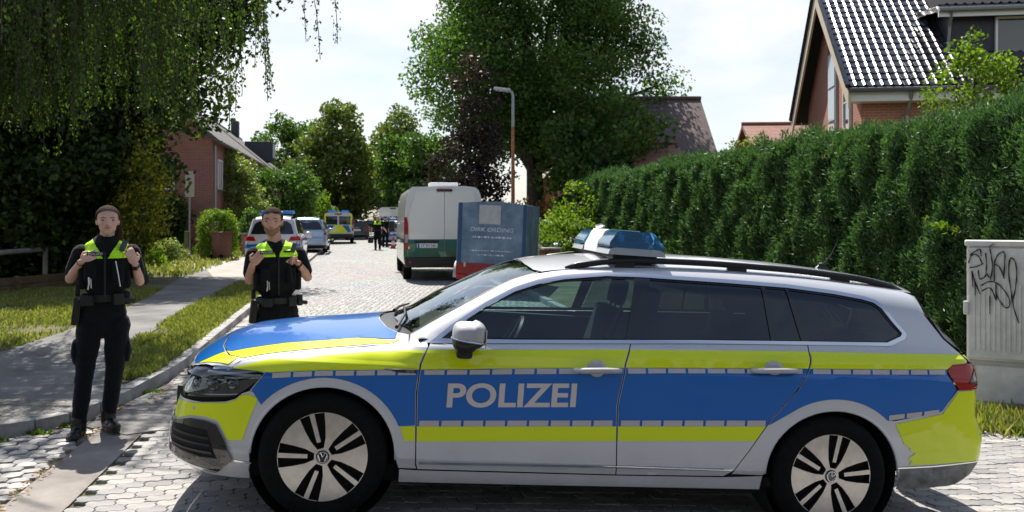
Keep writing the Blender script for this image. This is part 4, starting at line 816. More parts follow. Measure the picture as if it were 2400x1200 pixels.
    for th in (61, -61):
        p_, n_ = at_nose(th, .535, .001); sn = MB(); sn.lathe([(.001, .003), (.010, .003), (.012, 0)], 16); ob = sn.build('parking_sensor', M_SIL, bu); ob.location = p_; ob.rotation_euler = n_.to_track_quat('Z', 'Y').to_euler()
    # number plate on its holder, front centre
    p_, n_ = at_nose(0, .48, .012); pl = MB(); pl.box((0, 0, 0), (.03, .53, .12), .004); ho = pl.build('plate_holder', M_BLK, car, loc=p_)
    hl = [(58, .738), (73.4, .762), (84.6, .757), (85.2, .748), (82.3, .702), (78.1, .648), (75.9, .627), (72.9, .619), (64, .602), (54.5, .585), (54.2, .62), (56.2, .71)]
    sheet(S, car, 'headlight_gap_blocker', [[(54, .58), (54, .62), (56, .715), (57, .758), (66, .772), (74, .782), (86, .772), (86.5, .75), (80, .655), (76, .61), (64, .585)]], 'nose', M_DARK, -.009, (3, .03))  # black backing added behind the headlight gaps, blocks light leaks
    hb, hb2 = sheet(S, car, 'headlight', [hl], 'nose', M_GBLK, -.004, (2, .03))
    for ob, sg in ((hb, 1), (hb2, -1)):
        for th, z, rad in ((61, .665, .036), (68, .672, .036), (75, .685, .032)):
            p_, n_ = at_nose(th * sg, z, .004); lz = MB(); lz.lathe([(.001, .012), (rad * .5, .010), (rad * .85, .002), (rad, .006), (rad * 1.12, .0)], 20); lo = lz.build('lamp_lens', mat('lamp_reflector', (.10, .105, .11), .10, .9), ob, smooth=40); lo.location = p_; lo.rotation_euler = n_.to_track_quat('Z', 'Y').to_euler()
    sheet(S, hb, 'light_guide', [[(66, .7435), (84, .743), (84.4, .735), (80, .728), (66, .733)]], 'nose', mat('drl', (.75, .8, .88), .15, .2), .004, (2, .03), parent2=hb2)
    sheet(S, hb, 'chrome_bar', [[(54.4, .612), (66, .622), (77.2, .640), (76.8, .634), (66, .615), (54.4, .606)]], 'nose', M_CHR, .005, (2, .03), parent2=hb2)
    sheet(S, hb, 'headlight_cover', [hl], 'nose', glass_mat('lamp_glass', (.95, .97, 1), .9), .010, (2, .03), parent2=hb2)
    lo_ = [(0, .535), (30, .535), (54, .545), (64, .558), (73, .575), (78, .618), (81, .635), (88, .635)]; hi_ = [(0, .60), (30, .60), (54, .62), (64, .63), (73, .645), (78, .67), (81, .68), (88, .675)]
    sheet(S, car, 'bumper_gap_blocker', [[(-a, b) for a, b in reversed(lo_)] + lo_[1:] + hi_[::-1] + [(-a, b) for a, b in hi_[1:]]], 'nose', M_DARK, -.014, (3, .03), both=False)  # hidden dark band added against sunlight passing the grille and bumper seam
    gr, _ = sheet(S, car, 'grille', [[(-53.5, .575), (0, .565), (53.5, .575), (53.5, .62), (55.5, .70), (57.5, .745), (30, .768), (0, .775), (-30, .768), (-57.5, .745), (-55.5, .70), (-53.5, .62)]], 'nose', M_GBLK, -.006, (4, .05), both=False)
    for k in range(4): sheet(S, gr, 'grille_bar', [[(-54, .60 + k * .036), (0, .595 + k * .038), (54, .60 + k * .036), (54, .607 + k * .036), (0, .602 + k * .038), (-54, .607 + k * .036)]], 'nose', M_CHR, .004, (4, .05), both=False)
    # --- tail end
    rb = [(-60, .285), (-40, .29), (0, .29), (40, .29), (60, .285)] + aR + [(88.5, .648), (68.4, .712), (63.2, .838), (55.5, .845), (50, .70), (30, .68), (0, .68), (-30, .68), (-50, .70), (-55.5, .845), (-63.2, .838), (-68.4, .712), (-88.5, .648)] + neg(aR)
    rbm, _ = sheet(S, car, 'rear_bumper', [rb], 'tail', M_SIL, 0, (3, .04), both=False)
    ry = [(86.5, .636), (68.0, .702), (62.9, .832), (56.2, .842), (53, .76), (50, .69), (42, .672), (42, .43), (53.7, .428), (64, .42), (79.5, .406), (78.8, .43), (80.5, .44), (77.5, .475), (80, .49), (79.5, .505), (82.4, .525)]
    sheet(S, rbm, 'yellow_film', [ry], 'tail', M_YEL, o, (3, .04))
    sheet(S, rbm, 'torn_edge', [[(82.0, .515), (79.4, .498), (77.8, .478), (74, .482), (72.5, .497), (70, .488), (67.2, .499), (66, .509), (74, .507)]], 'tail', M_SIL, .0024, (3, .04))
    sheet(S, rbm, 'lower_skirt', [[(tht(3.197, .385) - .3, .385), (70, .398), (52, .425), (42, .43), (42, .30), (59, .296), (72, .27), (tht(3.198, .265) - .3, .265)]], 'tail', mat('scuffed_grey', (.17, .165, .16), .5, var=.55, vs=14, detail=8), .004, (3, .04))
    sheet(S, rbm, 'chrome_trim', [[(84.2, .392), (70, .405), (52, .432), (52, .426), (70, .398), (84.2, .385)]], 'tail', M_CHR, .007, (3, .04))
    tl = [(66.9, .948), (64.4, .980), (58, .987), (50, .985), (36, .98), (36, .86), (50, .846), (56.1, .848), (62.7, .843), (64.8, .88)]
    t1, t2 = sheet(S, car, 'tail_light', [tl], 'tail', M_REDL, .006, (2, .03))
    sheet(S, t1, 'dark_lens', [[(54.4, .975), (44, .975), (44, .885), (56.5, .875), (59.5, .880), (57, .93)]], 'tail', M_REDD, .009, (2, .03), parent2=t2)
    sheet(S, t1, 'reverse_lens', [[(55, .872), (47, .872), (47, .855), (57.5, .858)]], 'tail', M_CLEAR, .009, (2, .03), parent2=t2)
    tg, _ = sheet(S, car, 'tailgate', [[(-50, .69), (0, .685), (50, .69), (49, .84), (36, .85), (36, .985), (49, .99), (53, 1.0), (46, 1.03), (0, 1.03), (-46, 1.03), (-53, 1.0), (-49, .99), (-36, .985), (-36, .85), (-49, .84)]], 'tail', M_SIL, 0, (4, .04), both=False)
    sheet(S, tg, 'yellow_film', [[(36, .985), (49, .992), (55, .998), (57.5, 1.03), (50, 1.028), (36, 1.028)]], 'tail', M_YEL, o, (3, .03))
    rw, _ = sheet(S, car, 'rear_window', [[(-55, 1.04), (0, 1.035), (55, 1.04), (62, 1.12), (64, 1.24), (57, 1.335), (30, 1.35), (0, 1.352), (-30, 1.35), (-57, 1.335), (-64, 1.24), (-62, 1.12)]], 'tail', mat('rear_glass', (.01, .012, .015), .05, coat=1), .0, (4, .04), both=False)
    # --- fittings
    for P, sg in ((fd, -1), (fd2, 1)):
        for hx, hz, par in ((1.415, .860, P), (2.41, .907, (rd if sg < 0 else rd2))):
            y = sy(hx, hz); H = MB()
            H.lathe([(.001, .012), (.03, .011), (.05, .004), (.056, -.004)], 24)
            cup = H.build('handle_cup', M_SIL, par, smooth=True); cup.location = (hx + .0, sg * (y + .002), hz + .003); cup.rotation_euler = (R(90) * (1 if sg < 0 else -1), 0, 0); cup.scale = (1.0, .86, .9)
            B = MB(); B.tube([(-.135, 0, 0), (-.125, -.02, .001), (-.08, -.034, .003), (.04, -.036, .004), (.10, -.030, .003), (.118, -.015, .001), (.122, 0, 0)], [.012, .019, .021, .021, .020, .017, .012], 12, flat=.75)
            hb_ = B.build('door_handle', M_SIL, par, smooth=True); hb_.location = (hx + .005, sg * (y + .004), hz); hb_.rotation_euler = (0, R(-2.6), 0); hb_.scale = (1, 1 if sg < 0 else -1, 1)
            hb_.scale = (1, -sg, 1)
    for sg in (-1, 1):
        mi = empty('door_mirror', (.70, sg * 1.0, 1.012)); mi.parent = car
        B = MB(); n = 20; m_ = 10
        prof = []
        bm = bmesh.new(); bmesh.ops.create_uvsphere(bm, u_segments=28, v_segments=18, radius=1)
        for v in bm.verts:
            x, y, z = v.co; v.co = Vector((np.sign(x) * abs(x) ** .75 * .098 + (.02 * x * x if x < 0 else 0), np.sign(y) * abs(y) ** .8 * .112, np.sign(z) * abs(z) ** .72 * .078 + (0.012 if x > .3 else 0)))
        def part(sel, nm, mt):
            b2 = bm.copy(); bmesh.ops.bisect_plane(b2, geom=list(b2.verts) + list(b2.edges) + list(b2.faces), plane_co=(0, 0, sel[1]), plane_no=(.12, 0, 1), clear_inner=sel[0] > 0, clear_outer=sel[0] < 0)
            me = bpy.data.meshes.new(nm); b2.to_mesh(me); b2.free(); me.materials.append(mt); me.shade_smooth(); return link(bpy.data.objects.new(nm, me), mi)
        part((1, -.012), 'mirror_cap', M_SIL); lw = part((-1, -.012), 'mirror_base', M_BLK); bm.free(); lw.scale = (.985, .985, .985)
        C = MB(); C.tube([(-.085, -.06, -.001), (-.05, -.104, -.005), (.0, -.114, -.012), (.06, -.104, -.019), (.09, -.06, -.022)], .005, 6); C.build('indicator_strip', M_CHR, mi)
        A = MB(); A.box((-.005, sg * -.10, -.075), (.09, .15, .055), .018); A.box((-.01, sg * -.0, -.08), (.085, .11, .06), .02); A.build('mirror_arm', M_BLK, mi, smooth=40)
        G = MB(); G.box((.094, 0, 0), (.006, .15, .09), .002); G.build('mirror_glass', M_CHR, mi)
        rl = MB(); xs = np.linspace(1.27, 3.36, 30); zz = S.top_z(xs, np.full(30, .535)); lift = np.interp(xs, [1.27, 1.33, 1.5, 1.8, 3.1, 3.3, 3.36], [.0, .012, .028, .030, .026, .010, .0])
        yy = np.interp(xs, [1.27, 1.6, 3.0, 3.36], [.545, .55, .535, .515])
        rl.tube([(x, sg * y, z + h) for x, y, z, h in zip(xs, yy, zz, lift)], [.008] + [.019] * 28 + [.008], 10, flat=1.0); ra = rl.build('roof_rail', M_BLK, car, smooth=True)
        for xf in (1.62, 2.3, 2.95):
            ft = MB(); ft.box((xf, sg * float(np.interp(xf, xs, yy)), float(np.interp(xf, xs, zz)) + .008), (.12, .03, .04), .008); ft.build('rail_foot', M_BLK, ra)
        for x, y_ in ((0, .80), (2.786, .80)):
            wheel(car, x, sg * y_, sg, rot=R(0) if x == 0 else R(28))
    for x in (0, 2.786):
        for sg in (-1, 1):
            hs = MB(); hs.lathe([(.39, sg * -.86), (.40, sg * -.60), (.001, sg * -.60)], 40, (x + (.0 if x == 0 else .014), 0, .345), axis='y'); hs.build('wheel_housing', M_DARK, car)
    for sg in (-1, 1):
        for arc, cx in ((archF, 0), (archR, 2.8)):
            pp = [(x, z) for x, z in arc]; q = np.array(pp); y = S.side_y(q[:, 0], q[:, 1]); lp = MB(); lp.tube([(x, sg * (yy - .006), z) for (x, z), yy in zip(pp, y)], .010, 6); lp.build('arch_lip', M_SIL, car, smooth=True)
    fl = MB(); fl.box((1.3, 0, .24), (3.7, 1.62, .10), .03); fl.box((-.12, 0, .50), (1.10, 1.16, .52), .05); fl.box((-.50, 0, .44), (.30, 1.0, .26), .05); fl.box((-.64, 0, .72), (.17, .9, .05), .01); fl.box((1.5, 0, .27), (2.1, 1.70, .06), .02); fl.box((3.1, 0, .38), (1.0, 1.35, .14), .02); fl.build('floor_pan', M_DARK, car)  # front boxes are added fill, blocking sun through the engine bay
    # cabin
    cb = MB(); cb.box((.62, 0, .86), (.34, 1.46, .22), .06); cb.box((.5, 0, .70), (.5, 1.5, .3), .04); cb.box((1.0, 0, .58), (.8, .22, .34), .04); cb.build('dashboard', M_INTG, car, smooth=40)
    tr2 = MB()
    for sg in (-1, 1): tr2.box((1.55, sg * .80, .74), (2.2, .05, .46), .02)
    tr2.build('door_card', M_INTG, car)
    rl2 = MB(); q = np.linspace(1.1, 3.3, 12); zz = S.top_z(q, np.zeros(12)) - .05
    rl2.add([(x, y, z - .06 * (y / .6) ** 2) for x, z in zip(q, zz) for y in (-.6, -.3, 0, .3, .6)], [(i * 5 + j, i * 5 + j + 1, (i + 1) * 5 + j + 1, (i + 1) * 5 + j) for i in range(11) for j in range(4)]); rl2.build('roof_lining', M_INTG, car)
    for x, yy, n in ((1.45, -.38, 1), (1.45, .38, 1), (2.3, -.40, 0), (2.3, 0, 0), (2.3, .40, 0)):
        s = empty('seat', (x, yy, .5)); s.parent = car; B = MB()
        B.box((-.06, 0, -.02), (.52, .48 if n else .44, .16), .06); B.box((.25, 0, .30), (.15, .46 if n else .42, .62), .06, (0, R(16), 0)); B.build('seat_cushion', M_INT, s, smooth=50)
        Hh = MB(); Hh.box((.37, 0, .70), (.09, .26, .18), .04, (0, R(10), 0)); Hh.tube([(.335, -.06, .56), (.355, -.06, .68)], .007, 6); Hh.tube([(.335, .06, .56), (.355, .06, .68)], .007, 6); Hh.build('headrest', M_INT, s, smooth=50)
    st = MB(); st.lathe([(.165, 0), (.18, .012), (.195, 0), (.18, -.012), (.165, 0)], 28); st.box((0, 0, 0), (.34, .05, .02), .008); st.box((0, -.06, 0), (.05, .2, .02), .008); so = st.build('steering_wheel', M_BLK, car, smooth=50); so.location = (.98, -.38, .90); so.rotation_euler = (0, R(-62), 0)
    im = MB(); im.box((0, 0, 0), (.03, .24, .07), .012); io = im.build('rear_view_mirror', M_BLK, car, loc=(.98, 0, 1.27))
    # belt line stripe of the seat belt by the pillar
    sb = MB(); sb.tube([(1.62, -.62, 1.24), (1.50, -.60, .92), (1.46, -.58, .70)], .022, 6, flat=.15); sb.build('seat_belt', mat('belt_web', (.12, .12, .12), .7), car)
    # --- light bar across the roof
    lb = empty('light_bar', (1.685, 0, 1.462)); lb.parent = car
    def barsec(w0, w1, h0, h1): return [(-w0, h0), (w0, h0), (w0 * .97, h0 + (h1 - h0) * .3), (w1, h1 - .012), (w1 * .8, h1), (-w1 * .8, h1), (-w1, h1 - .012), (-w0 * .97, h0 + (h1 - h0) * .3)]
    def bar(y0, y1, e0, e1, w0, w1, h0, h1, nm, mt, par=lb):
        """lens body from y0 to y1; e0/e1 slant of its ends"""
        sec = barsec(w0, w1, h0, h1); B = MB(); n = len(sec); rows = []
        for y, e in ((y0, e0), (y0 + .02 * np.sign(y1 - y0), e0 * .2), (y1, 0)):
            pass
        vs = [(a, y0 + e0 * (b - h0) / (h1 - h0), b) for a, b in sec] + [(a, y1 + e1 * (b - h0) / (h1 - h0), b) for a, b in sec]
        B.add(vs, [(i, (i + 1) % n, n + (i + 1) % n, n + i) for i in range(n)] + [tuple(range(n))[::-1], tuple(range(n, 2 * n))]); return B.build(nm, mt, par, smooth=30)
    base = MB(); base.box((0, 0, .0), (.27, 1.06, .035), .012); base.build('bar_base', M_BLK, lb, smooth=40)
    for sg in (-1, 1):
        bar(sg * .56, sg * .22, sg * -.05, 0, .165, .115, .055, .155, 'blue_dome', M_BLULENS)
        bar(sg * .57, sg * .22, sg * -.012, 0, .172, .160, .015, .058, 'clear_skirt', M_CLEAR)
        li = MB()
        for k in range(3):
            for j in (-1, 1): li.box((j * .075, sg * (.27 + .09 * k), .10), (.03, .06, .05), .008)
        li.build('led_cluster', mat('led_reflector', (.25, .45, .8), .2, .7), lb)
        ft = MB(); ft.box((0, sg * .50, -.035), (.22, .09, .06), .012, tap=(.8, .7)); ft.build('bar_foot', M_BLK, lb)
    bar(-.22, .17, 0, 0, .168, .120, .015, .160, 'white_housing', M_WHITE)
    bar(.17, .215, 0, 0, .166, .116, .015, .156, 'message_panel', M_GBLK)
    an = MB(); zt = float(S.top_z(np.array([3.12]), np.array([0.]))[0])
    an.box((3.10, 0, zt + .015), (.12, .045, .04), .015, tap=(.4, .4)); an.tube([(3.10, 0, zt + .02), (3.16, 0, zt + .10), (3.20, 0, zt + .20)], [.008, .004, .002], 6); an.build('aerial', M_BLK, car, smooth=40)
    return car
# ================================================================== parked vehicles down the street (seen from behind)
def simple_wheel(par, x, y, side, r=.32, rim=None):
    w = empty('wheel', (x, y, r)); w.parent = par; T = MB(); hw = .105
    T.lathe([(r * .62, side * hw * .8), (r * .68, side * hw), (r * .94, side * hw), (r, side * hw * .7), (r, -side * hw * .7), (r * .9, -side * hw), (r * .5, -side * hw)], 28, axis='y'); T.build('tyre', M_RUB, w, smooth=40)
    B = MB(); B.lathe([(.001, side * hw * .75), (r * .25, side * hw * .8), (r * .6, side * hw * .62), (r * .64, side * hw * .85)], 20, axis='y'); B.build('rim', rim or M_RIM, w, smooth=40)
def estate(name, label, loc, ang, paint, Lx=4.4, W=1.80, H=1.62, group=None, police=False, band=None, suv=False, cat='car', belt=.98, hood=.95):
    """hatch or estate body in the same implicit sheet metal, tail towards -x of the street: built nose at -x, then turned"""
    sh = H - 1.48; ft = -.85; tl = Lx - .85; wb = Lx - 1.75; hw = W / 2
    S = Shape(top=[(-1.1, .68), (-.85, .74), (-.6, .86), (0, hood), (.25, hood + .05), (.95, H - .14), (1.25, H - .05), (1.8, H), (2.4, H - .01), (tl - .35, H - .06), (tl - .15, H - .10), (tl + .4, H - .2)], crown=[(-1, .05), (5, .07)],
        side=[(0, hw - .12), (.2, hw - .05), (.35, hw - .015), (.6, hw), (belt - .1, hw), (belt, hw - .05), (belt + .03, hw - .08), (H - .1, hw - .24), (H, hw - .3), (H + .4, hw - .5)], plan=[(-1.2, -.3), (-.8, -.1), (-.4, -.01), (0, 0), (tl - .9, 0), (tl - .3, -.03), (tl, -.08), (tl + .4, -.2)],
        nose=[(0, -.7), (.25, -.8), (.5, ft), (.7, ft + .03), (.9, ft + .3), (1.8, .5)], tail=[(0, tl - .2), (.3, tl - .05), (.45, tl), (.6, tl), (.75, tl - .05), (belt, tl - .08), (H - .1, tl - .34), (H, tl - .3), (H + .5, tl - .5)], belt=[(-1, belt), (5, belt)], zref=belt, bown=.06, bowt=.05, krt=.08)
    c = empty(name, loc, ang, label, cat, group); st = (.12, .07)
    sy = lambda x, z: float(S.side_y(np.array([x]), np.array([z]))[0])
    aF = ell(0, .33, .37, .36, 0, 180, 14); aR = ell(wb, .33, .37, .36, 0, 180, 14); gl = mat('car_glass_dark', (.012, .015, .018), .04, coat=1)
    side = [(.42, belt + .0), (tl - .25, belt + .02), (tl - .22, .5), (tl - .2, .28), (wb + .37, .28)] + aR + [(wb - .37, .22), (.37, .22)] + aF + [(-.37, .24), (-.55, .3), (-.6, .6), (-.55, .78), (-.2, .86)]
    sheet(S, c, 'side_panel', [side], 'side', paint, 0, st)
    sheet(S, c, 'bonnet', [[(-.7, -.55), (.3, -.6), (.35, 0), (.3, .6), (-.7, .55), (-.78, 0)]], 'top', paint, 0, st, both=False)
    sheet(S, c, 'windscreen', [[(.35, -.62), (.95, -.52), (.92, 0), (.95, .52), (.35, .62), (.28, 0)]], 'top', gl, 0, st, both=False)
    sheet(S, c, 'roof', [[(.95, -.55), (tl - .25, -.55), (tl - .2, 0), (tl - .25, .55), (.95, .55), (.92, 0)]], 'top', paint, 0, st, both=False)
    sheet(S, c, 'pillar_side', [[(.40, belt), (.95, H - .18), (1.2, H - .10), (tl - .3, H - .13), (tl - .27, H - .3), (tl - .22, belt)]], 'side', paint, 0, st)
    sheet(S, c, 'side_window', [[(.62, belt + .04), (1.02, H - .20), (1.3, H - .16), (tl - .62, H - .18), (tl - .42, belt + .08), (tl - .6, belt + .05)]], 'side', gl, .005, st)
    sheet(S, c, 'nose', [[(-80, .2), (80, .2), (80, .75), (40, .80), (-40, .80), (-80, .75)]], 'nose', paint, 0, (8, .08), both=False, xc=(-.2, tl - .8))
    k = dict(xc=(-.2, tl - .8))
    sheet(S, c, 'tailgate', [[(-60, .55), (60, .55), (66, .8), (64, belt + .05), (62, H - .16), (30, H - .10), (-30, H - .10), (-62, H - .16), (-64, belt + .05), (-66, .8)]], 'tail', paint, 0, (5, .06), both=False, **k)
    sheet(S, c, 'rear_window', [[(-46, belt + .06), (46, belt + .06), (50, H - .30), (44, H - .20), (-44, H - .20), (-50, H - .30)]], 'tail', gl, .006, (5, .06), both=False, **k)
    bu, _ = sheet(S, c, 'rear_bumper', [[(-80, .22), (80, .22), (82, .56), (60, .58), (-60, .58), (-82, .56)]], 'tail', paint, .012, (5, .06), both=False, **k)
    sheet(S, bu, 'lower_trim', [[(-78, .20), (78, .20), (78, .36), (-78, .36)]], 'tail', M_BLK, .018, (5, .06), both=False, **k)
    sheet(S, c, 'tail_light', [[(36, .82), (66, .84), (70, .92), (62, belt + .0), (40, belt - .02)]] if not suv else [[(48, .82), (66, .84), (68, 1.1), (58, 1.2), (54, 1.0)]], 'tail', M_REDL, .012, (4, .05), **k)
    xt = float(S.rear_x(np.array([0.]), np.array([.72]))[0]); P = MB(); P.box((xt + .012, 0, .74), (.02, .5, .11)); P.build('number_plate', M_WHITE, c)
    if band:
        sheet(S, c, 'livery_band', [[(.35, .62), (wb + .9, .64), (wb + .85, .88), (.3, .86)]], 'side', band, .004, st)
        sheet(S, c, 'tailgate_band', [[(-56, .60), (56, .60), (58, .72), (-58, .72)]], 'tail', band, .006, (5, .06), both=False, **k)
    for x in (0, wb):
        for s in (-1, 1): simple_wheel(c, x, s * (hw - .12), s)
    B = MB(); B.box(((wb) / 2, 0, .30), (wb + 1.2, W - .4, .16)); B.build('floor_pan', M_DARK, c)
    for s in (-1, 1):
        B = MB(); ball_(B, (.75, s * (hw + .06), belt + .03), (.08, .10, .07)); B.build('door_mirror', paint, c, smooth=True)
    if police:
        lb = empty('light_bar', (1.7, 0, H + .02)); lb.parent = c
        B = MB(); B.box((0, 0, .0), (.26, 1.0, .05), .01); B.build('bar_base', M_BLK, lb)
        for s in (-1, 1): B = MB(); B.box((0, s * .38, .075), (.28, .40, .10), .025, tap=(.75, .9)); B.build('blue_dome', M_BLUOP, lb, smooth=40)
        B = MB(); B.box((0, 0, .07), (.27, .35, .09), .02); B.build('white_housing', M_WHITE, lb)
        B = MB(); B.box((tl - .45, -.3, H - .02), (.18, .14, .10), .03); B.build('rear_beacon', M_BLUOP, lb.parent, smooth=40)
    return c
def ball_(B, c, r, n=14):
    vs = []; m = n // 2
    for i in range(m + 1):
        for k in range(n): t = math.pi * i / m; vs.append((c[0] + r[0] * math.sin(t) * math.cos(2 * math.pi * k / n), c[1] + r[1] * math.sin(t) * math.sin(2 * math.pi * k / n), c[2] + r[2] * math.cos(t)))
    B.add(vs, [(i * n + k, i * n + (k + 1) % n, (i + 1) * n + (k + 1) % n, (i + 1) * n + k) for i in range(m) for k in range(n)])
M_BLUOP = mat('blue_beacon', (.02, .22, .75), .15, coat=1)
M_GREY = mat('dark_grey_paint', (.03, .032, .036), .3, .3, coat=1); M_LBLU = mat('pale_blue_paint', (.30, .42, .58), .3, .3, coat=1); M_WPNT = mat('white_paint', (.72, .72, .70), .32, coat=.8); M_GPNT = mat('green_paint', (.008, .12, .065), .35, coat=.8)
ANG = math.atan2(SDX, -SDY) + math.pi / 2     # set below per car: nose points up the street
def up_street(): return math.atan2(-SDY, -SDX)   # local -x (nose) runs up the street
def put(f, x, y, **k): return f(loc=(x, y, k.pop('z', HL)), ang=up_street() + k.pop('turn', 0), **k)
# origin is the front axle; the tail (nearest us) lies Lx-.85 behind it
def tail_at(x, y, L_): return x + SDX * (L_ - .85), y + SDY * (L_ - .85)
x, y = tail_at(-7.68, 27.3, 4.4); put(estate, x, y, name='police_minivan', label='silver police minivan with blue light bar parked half on the left footpath', paint=M_SIL, H=1.66, police=True, band=M_BLU, cat='police car', z=.06)
x, y = tail_at(-9.05, 37.5, 4.5); put(estate, x, y, name='parked_car', label='silver-blue car parked just beyond the police minivan', paint=M_LBLU, H=1.62, suv=True, z=.06)
x, y = tail_at(-11.25, 62, 4.4); put(estate, x, y, name='parked_car', label='dark car parked beyond the yellow-backed police van', paint=M_GREY, H=1.52, z=.0)
x, y = tail_at(-6.75, 49, 4.5); put(estate, x, y, name='police_estate_car', label='distant silver-blue police car on the right beyond the white-green van', paint=M_LBLU, H=1.5, police=True, band=M_BLU, cat='police car', z=.0)
x, y = tail_at(-14.2, 84, 4.4); put(estate, x, y, name='parked_car', label='faraway grey car at the end of the street, left lane', paint=M_GREY, H=1.5, z=0)
x, y = tail_at(-13.0, 92, 4.4); put(estate, x, y, name='parked_car', label='faraway white car at the end of the street', paint=M_WPNT, H=1.5, z=0)
put(estate, 1.35, 24.4, name='parked_car', label='silver car in the driveway behind the yellow-green shrub', paint=M_SIL, H=1.46, z=.08, turn=R(84))
# --- box-bodied vans
def box_van(name, label, loc, L_, W, H, paint, lower=None, zl=1.0, cat='van', taper=.10, rear=None, police=False, glass_rear=False, extras=True):
    """panel van, local -x is the nose; the origin is the middle of the rear face on the ground"""
    c = empty(name, loc, up_street(), label, cat); hw = W / 2
    def sec(x, n=7):
        """half section: sill to roof centre, sides leaning in above the belt"""
        pts = [(hw - .03, .42), (hw, .60), (hw, 1.15), (hw - .02, 1.5), (hw - taper * .6, H - .45), (hw - taper, H - .22), (hw - taper - .05, H - .10), (hw - taper - .14, H - .03), (hw * .5, H), (0, H + .005)]
        return pts
    def hull(x0, x1, z0, z1, m, nm, off=0.0):
        P = [(y + off, z) for y, z in sec(0) if z0 - 1e-6 <= z <= z1 + 1e-6]; P = ([(np.interp(z0, [p[1] for p in sec(0)], [p[0] for p in sec(0)]) + off, z0)] if P[0][1] > z0 + 1e-4 else []) + P
        if z1 < H - .01: P.append((np.interp(z1, [p[1] for p in sec(0)], [p[0] for p in sec(0)]) + off, z1)); ring = P + [(-y, z) for y, z in reversed(P)]
        else: ring = P + [(-y, z) for y, z in reversed(P[:-1])]
        B = MB(); n = len(ring); xs = [x0, x1]; vs = [(x, y, z) for x in xs for y, z in ring]
        fs = [(i, i + 1, n + i + 1, n + i) for i in range(n - 1)] + [tuple(range(n))[::-1], tuple(range(n, 2 * n))]; B.add(vs, fs); return B.build(nm, m, c, smooth=35)
    if lower: hull(-L_ + 1.2, -.03, .42, zl, lower, 'lower_body'); hull(-L_ + 1.2, -.03, zl + .002, H, paint, 'body')
    else: hull(-L_ + 1.2, -.03, .42, H, paint, 'body')
    B = MB(); B.prism([(-L_ + 1.2, .42), (-L_ + .1, .42), (-L_, .7), (-L_ + .05, 1.05), (-L_ + .55, 1.25), (-L_ + 1.2, H - .3)], -hw + .06, hw - .06, 'xz'); B.build('cab', paint, c, smooth=25)
    # rear doors with seam, hinges, handle
    for s in (-1, 1):
        P = [(s * .008, .62), (s * (hw - .10), .62), (s * (hw - .09), 1.5), (s * (hw - taper - .12), H - .42), (s * (hw - taper - .20), H - .14), (s * .008, H - .12)]
        B = MB(); B.prism(P, -.03, .012, 'yz'); d = B.build('rear_door', rear or paint, c)
        if lower and zl > .63: B = MB(); B.prism([(s * .010, .622), (s * (hw - .102), .622), (s * (hw - .10), zl), (s * .010, zl)], .010, .0145, 'yz'); B.build('green_panel', lower, d)
        if extras:
            for z in (.85, 1.5, H - .5):
                Hh = MB(); Hh.box((.02, s * (hw - .13), z), (.03, .05, .07), .008); Hh.build('hinge', paint, d)
        if glass_rear: B = MB(); B.box((.016, s * hw * .45, 1.45), (.012, hw * .78, .52), .004); B.build('rear_window', mat('car_glass_dark', (.012, .015, .018), .04, coat=1), d)
        B = MB(); B.prism([(s * (hw - .115), .80), (s * (hw - .012), .80), (s * (hw - .012), 1.62), (s * (hw - .075), 1.62), (s * (hw - .115), 1.45)], -.03, .035, 'yz'); tl_ = B.build('tail_light', M_REDL, c)
        B = MB(); B.prism([(s * (hw - .105), .98), (s * (hw - .03), .98), (s * (hw - .03), 1.18), (s * (hw - .105), 1.18)], .03, .040, 'yz'); B.build('reverse_lens', M_CLEAR, tl_)
        for x in (-1.0, -L_ + .95): simple_wheel(c, x, s * (hw - .14), s, .34)
    B = MB(); B.box((.03, 0, .48), (.16, W - .06, .24), .03); bu = B.build('rear_bumper', M_BLK, c, smooth=40)
    for s in (-1, 1): B = MB(); B.lathe([(.001, .01), (.035, .008), (.04, 0)], 16, axis='x'); o = B.build('reflector', M_REDL, bu); o.location = (.112, s * (hw - .16), .50)
    B = MB(); B.box((-.5 * L_, 0, .40), (L_ - .8, W - .3, .16)); B.build('chassis', M_DARK, c)
    B = MB(); B.box((.02, 0, H - .115), (.04, .40, .07), .012); B.build('brake_light', M_REDD, c)
    pl = MB(); pl.box((.028, -hw * .42, .90), (.02, .52, .11), .003); po = pl.build('number_plate', M_WHITE, c)
    for s in (-1, 1):
        B = MB(); B.box((-L_ + 1.3, s * (hw + .14), 1.35), (.12, .18, .34), .04); B.build('door_mirror', M_BLK, c, smooth=40)
    return c, po
vx, vy = -1.72, 21.7
van, plate = box_van('panel_van', 'tall white van with green lower half parked in front of the trailer', (vx, vy, .02), 5.6, 2.06, 2.42, M_WPNT, M_GPNT, 1.06, rear=mat('cream_door', (.78, .765, .72), .38, coat=.6))
me = text_mesh('ST SM 346', .1, 0, M_GEAR if 'M_GEAR' in globals() else M_BLK, 'plate_text', fit=(.36, .07)); o = link(bpy.data.objects.new('plate_text', me), plate); o.location = (.0395, -.41, .90); o.rotation_euler = (R(90), 0, R(90))
B = MB(); B.box((.0395, -.655, .90), (.002, .045, .105)); B.build('plate_band', M_BLU, plate)
B = MB(); B.box((.022, -.45, 1.00), (.03, .62, .06), .01); B.build('plate_lamp_bar', M_BLK, van)
B = MB(); B.box((-.9, .05, 2.47), (.55, .75, .12), .03); B.build('roof_vent', M_WHITE, van, smooth=40)
pv_, pp = box_van('police_van', 'yellow, blue and silver police van with light bar parked on the left', (-10.85, 53.3, .02), 4.9, 1.90, 1.96, M_SIL, None, glass_rear=True, extras=False, cat='police van')
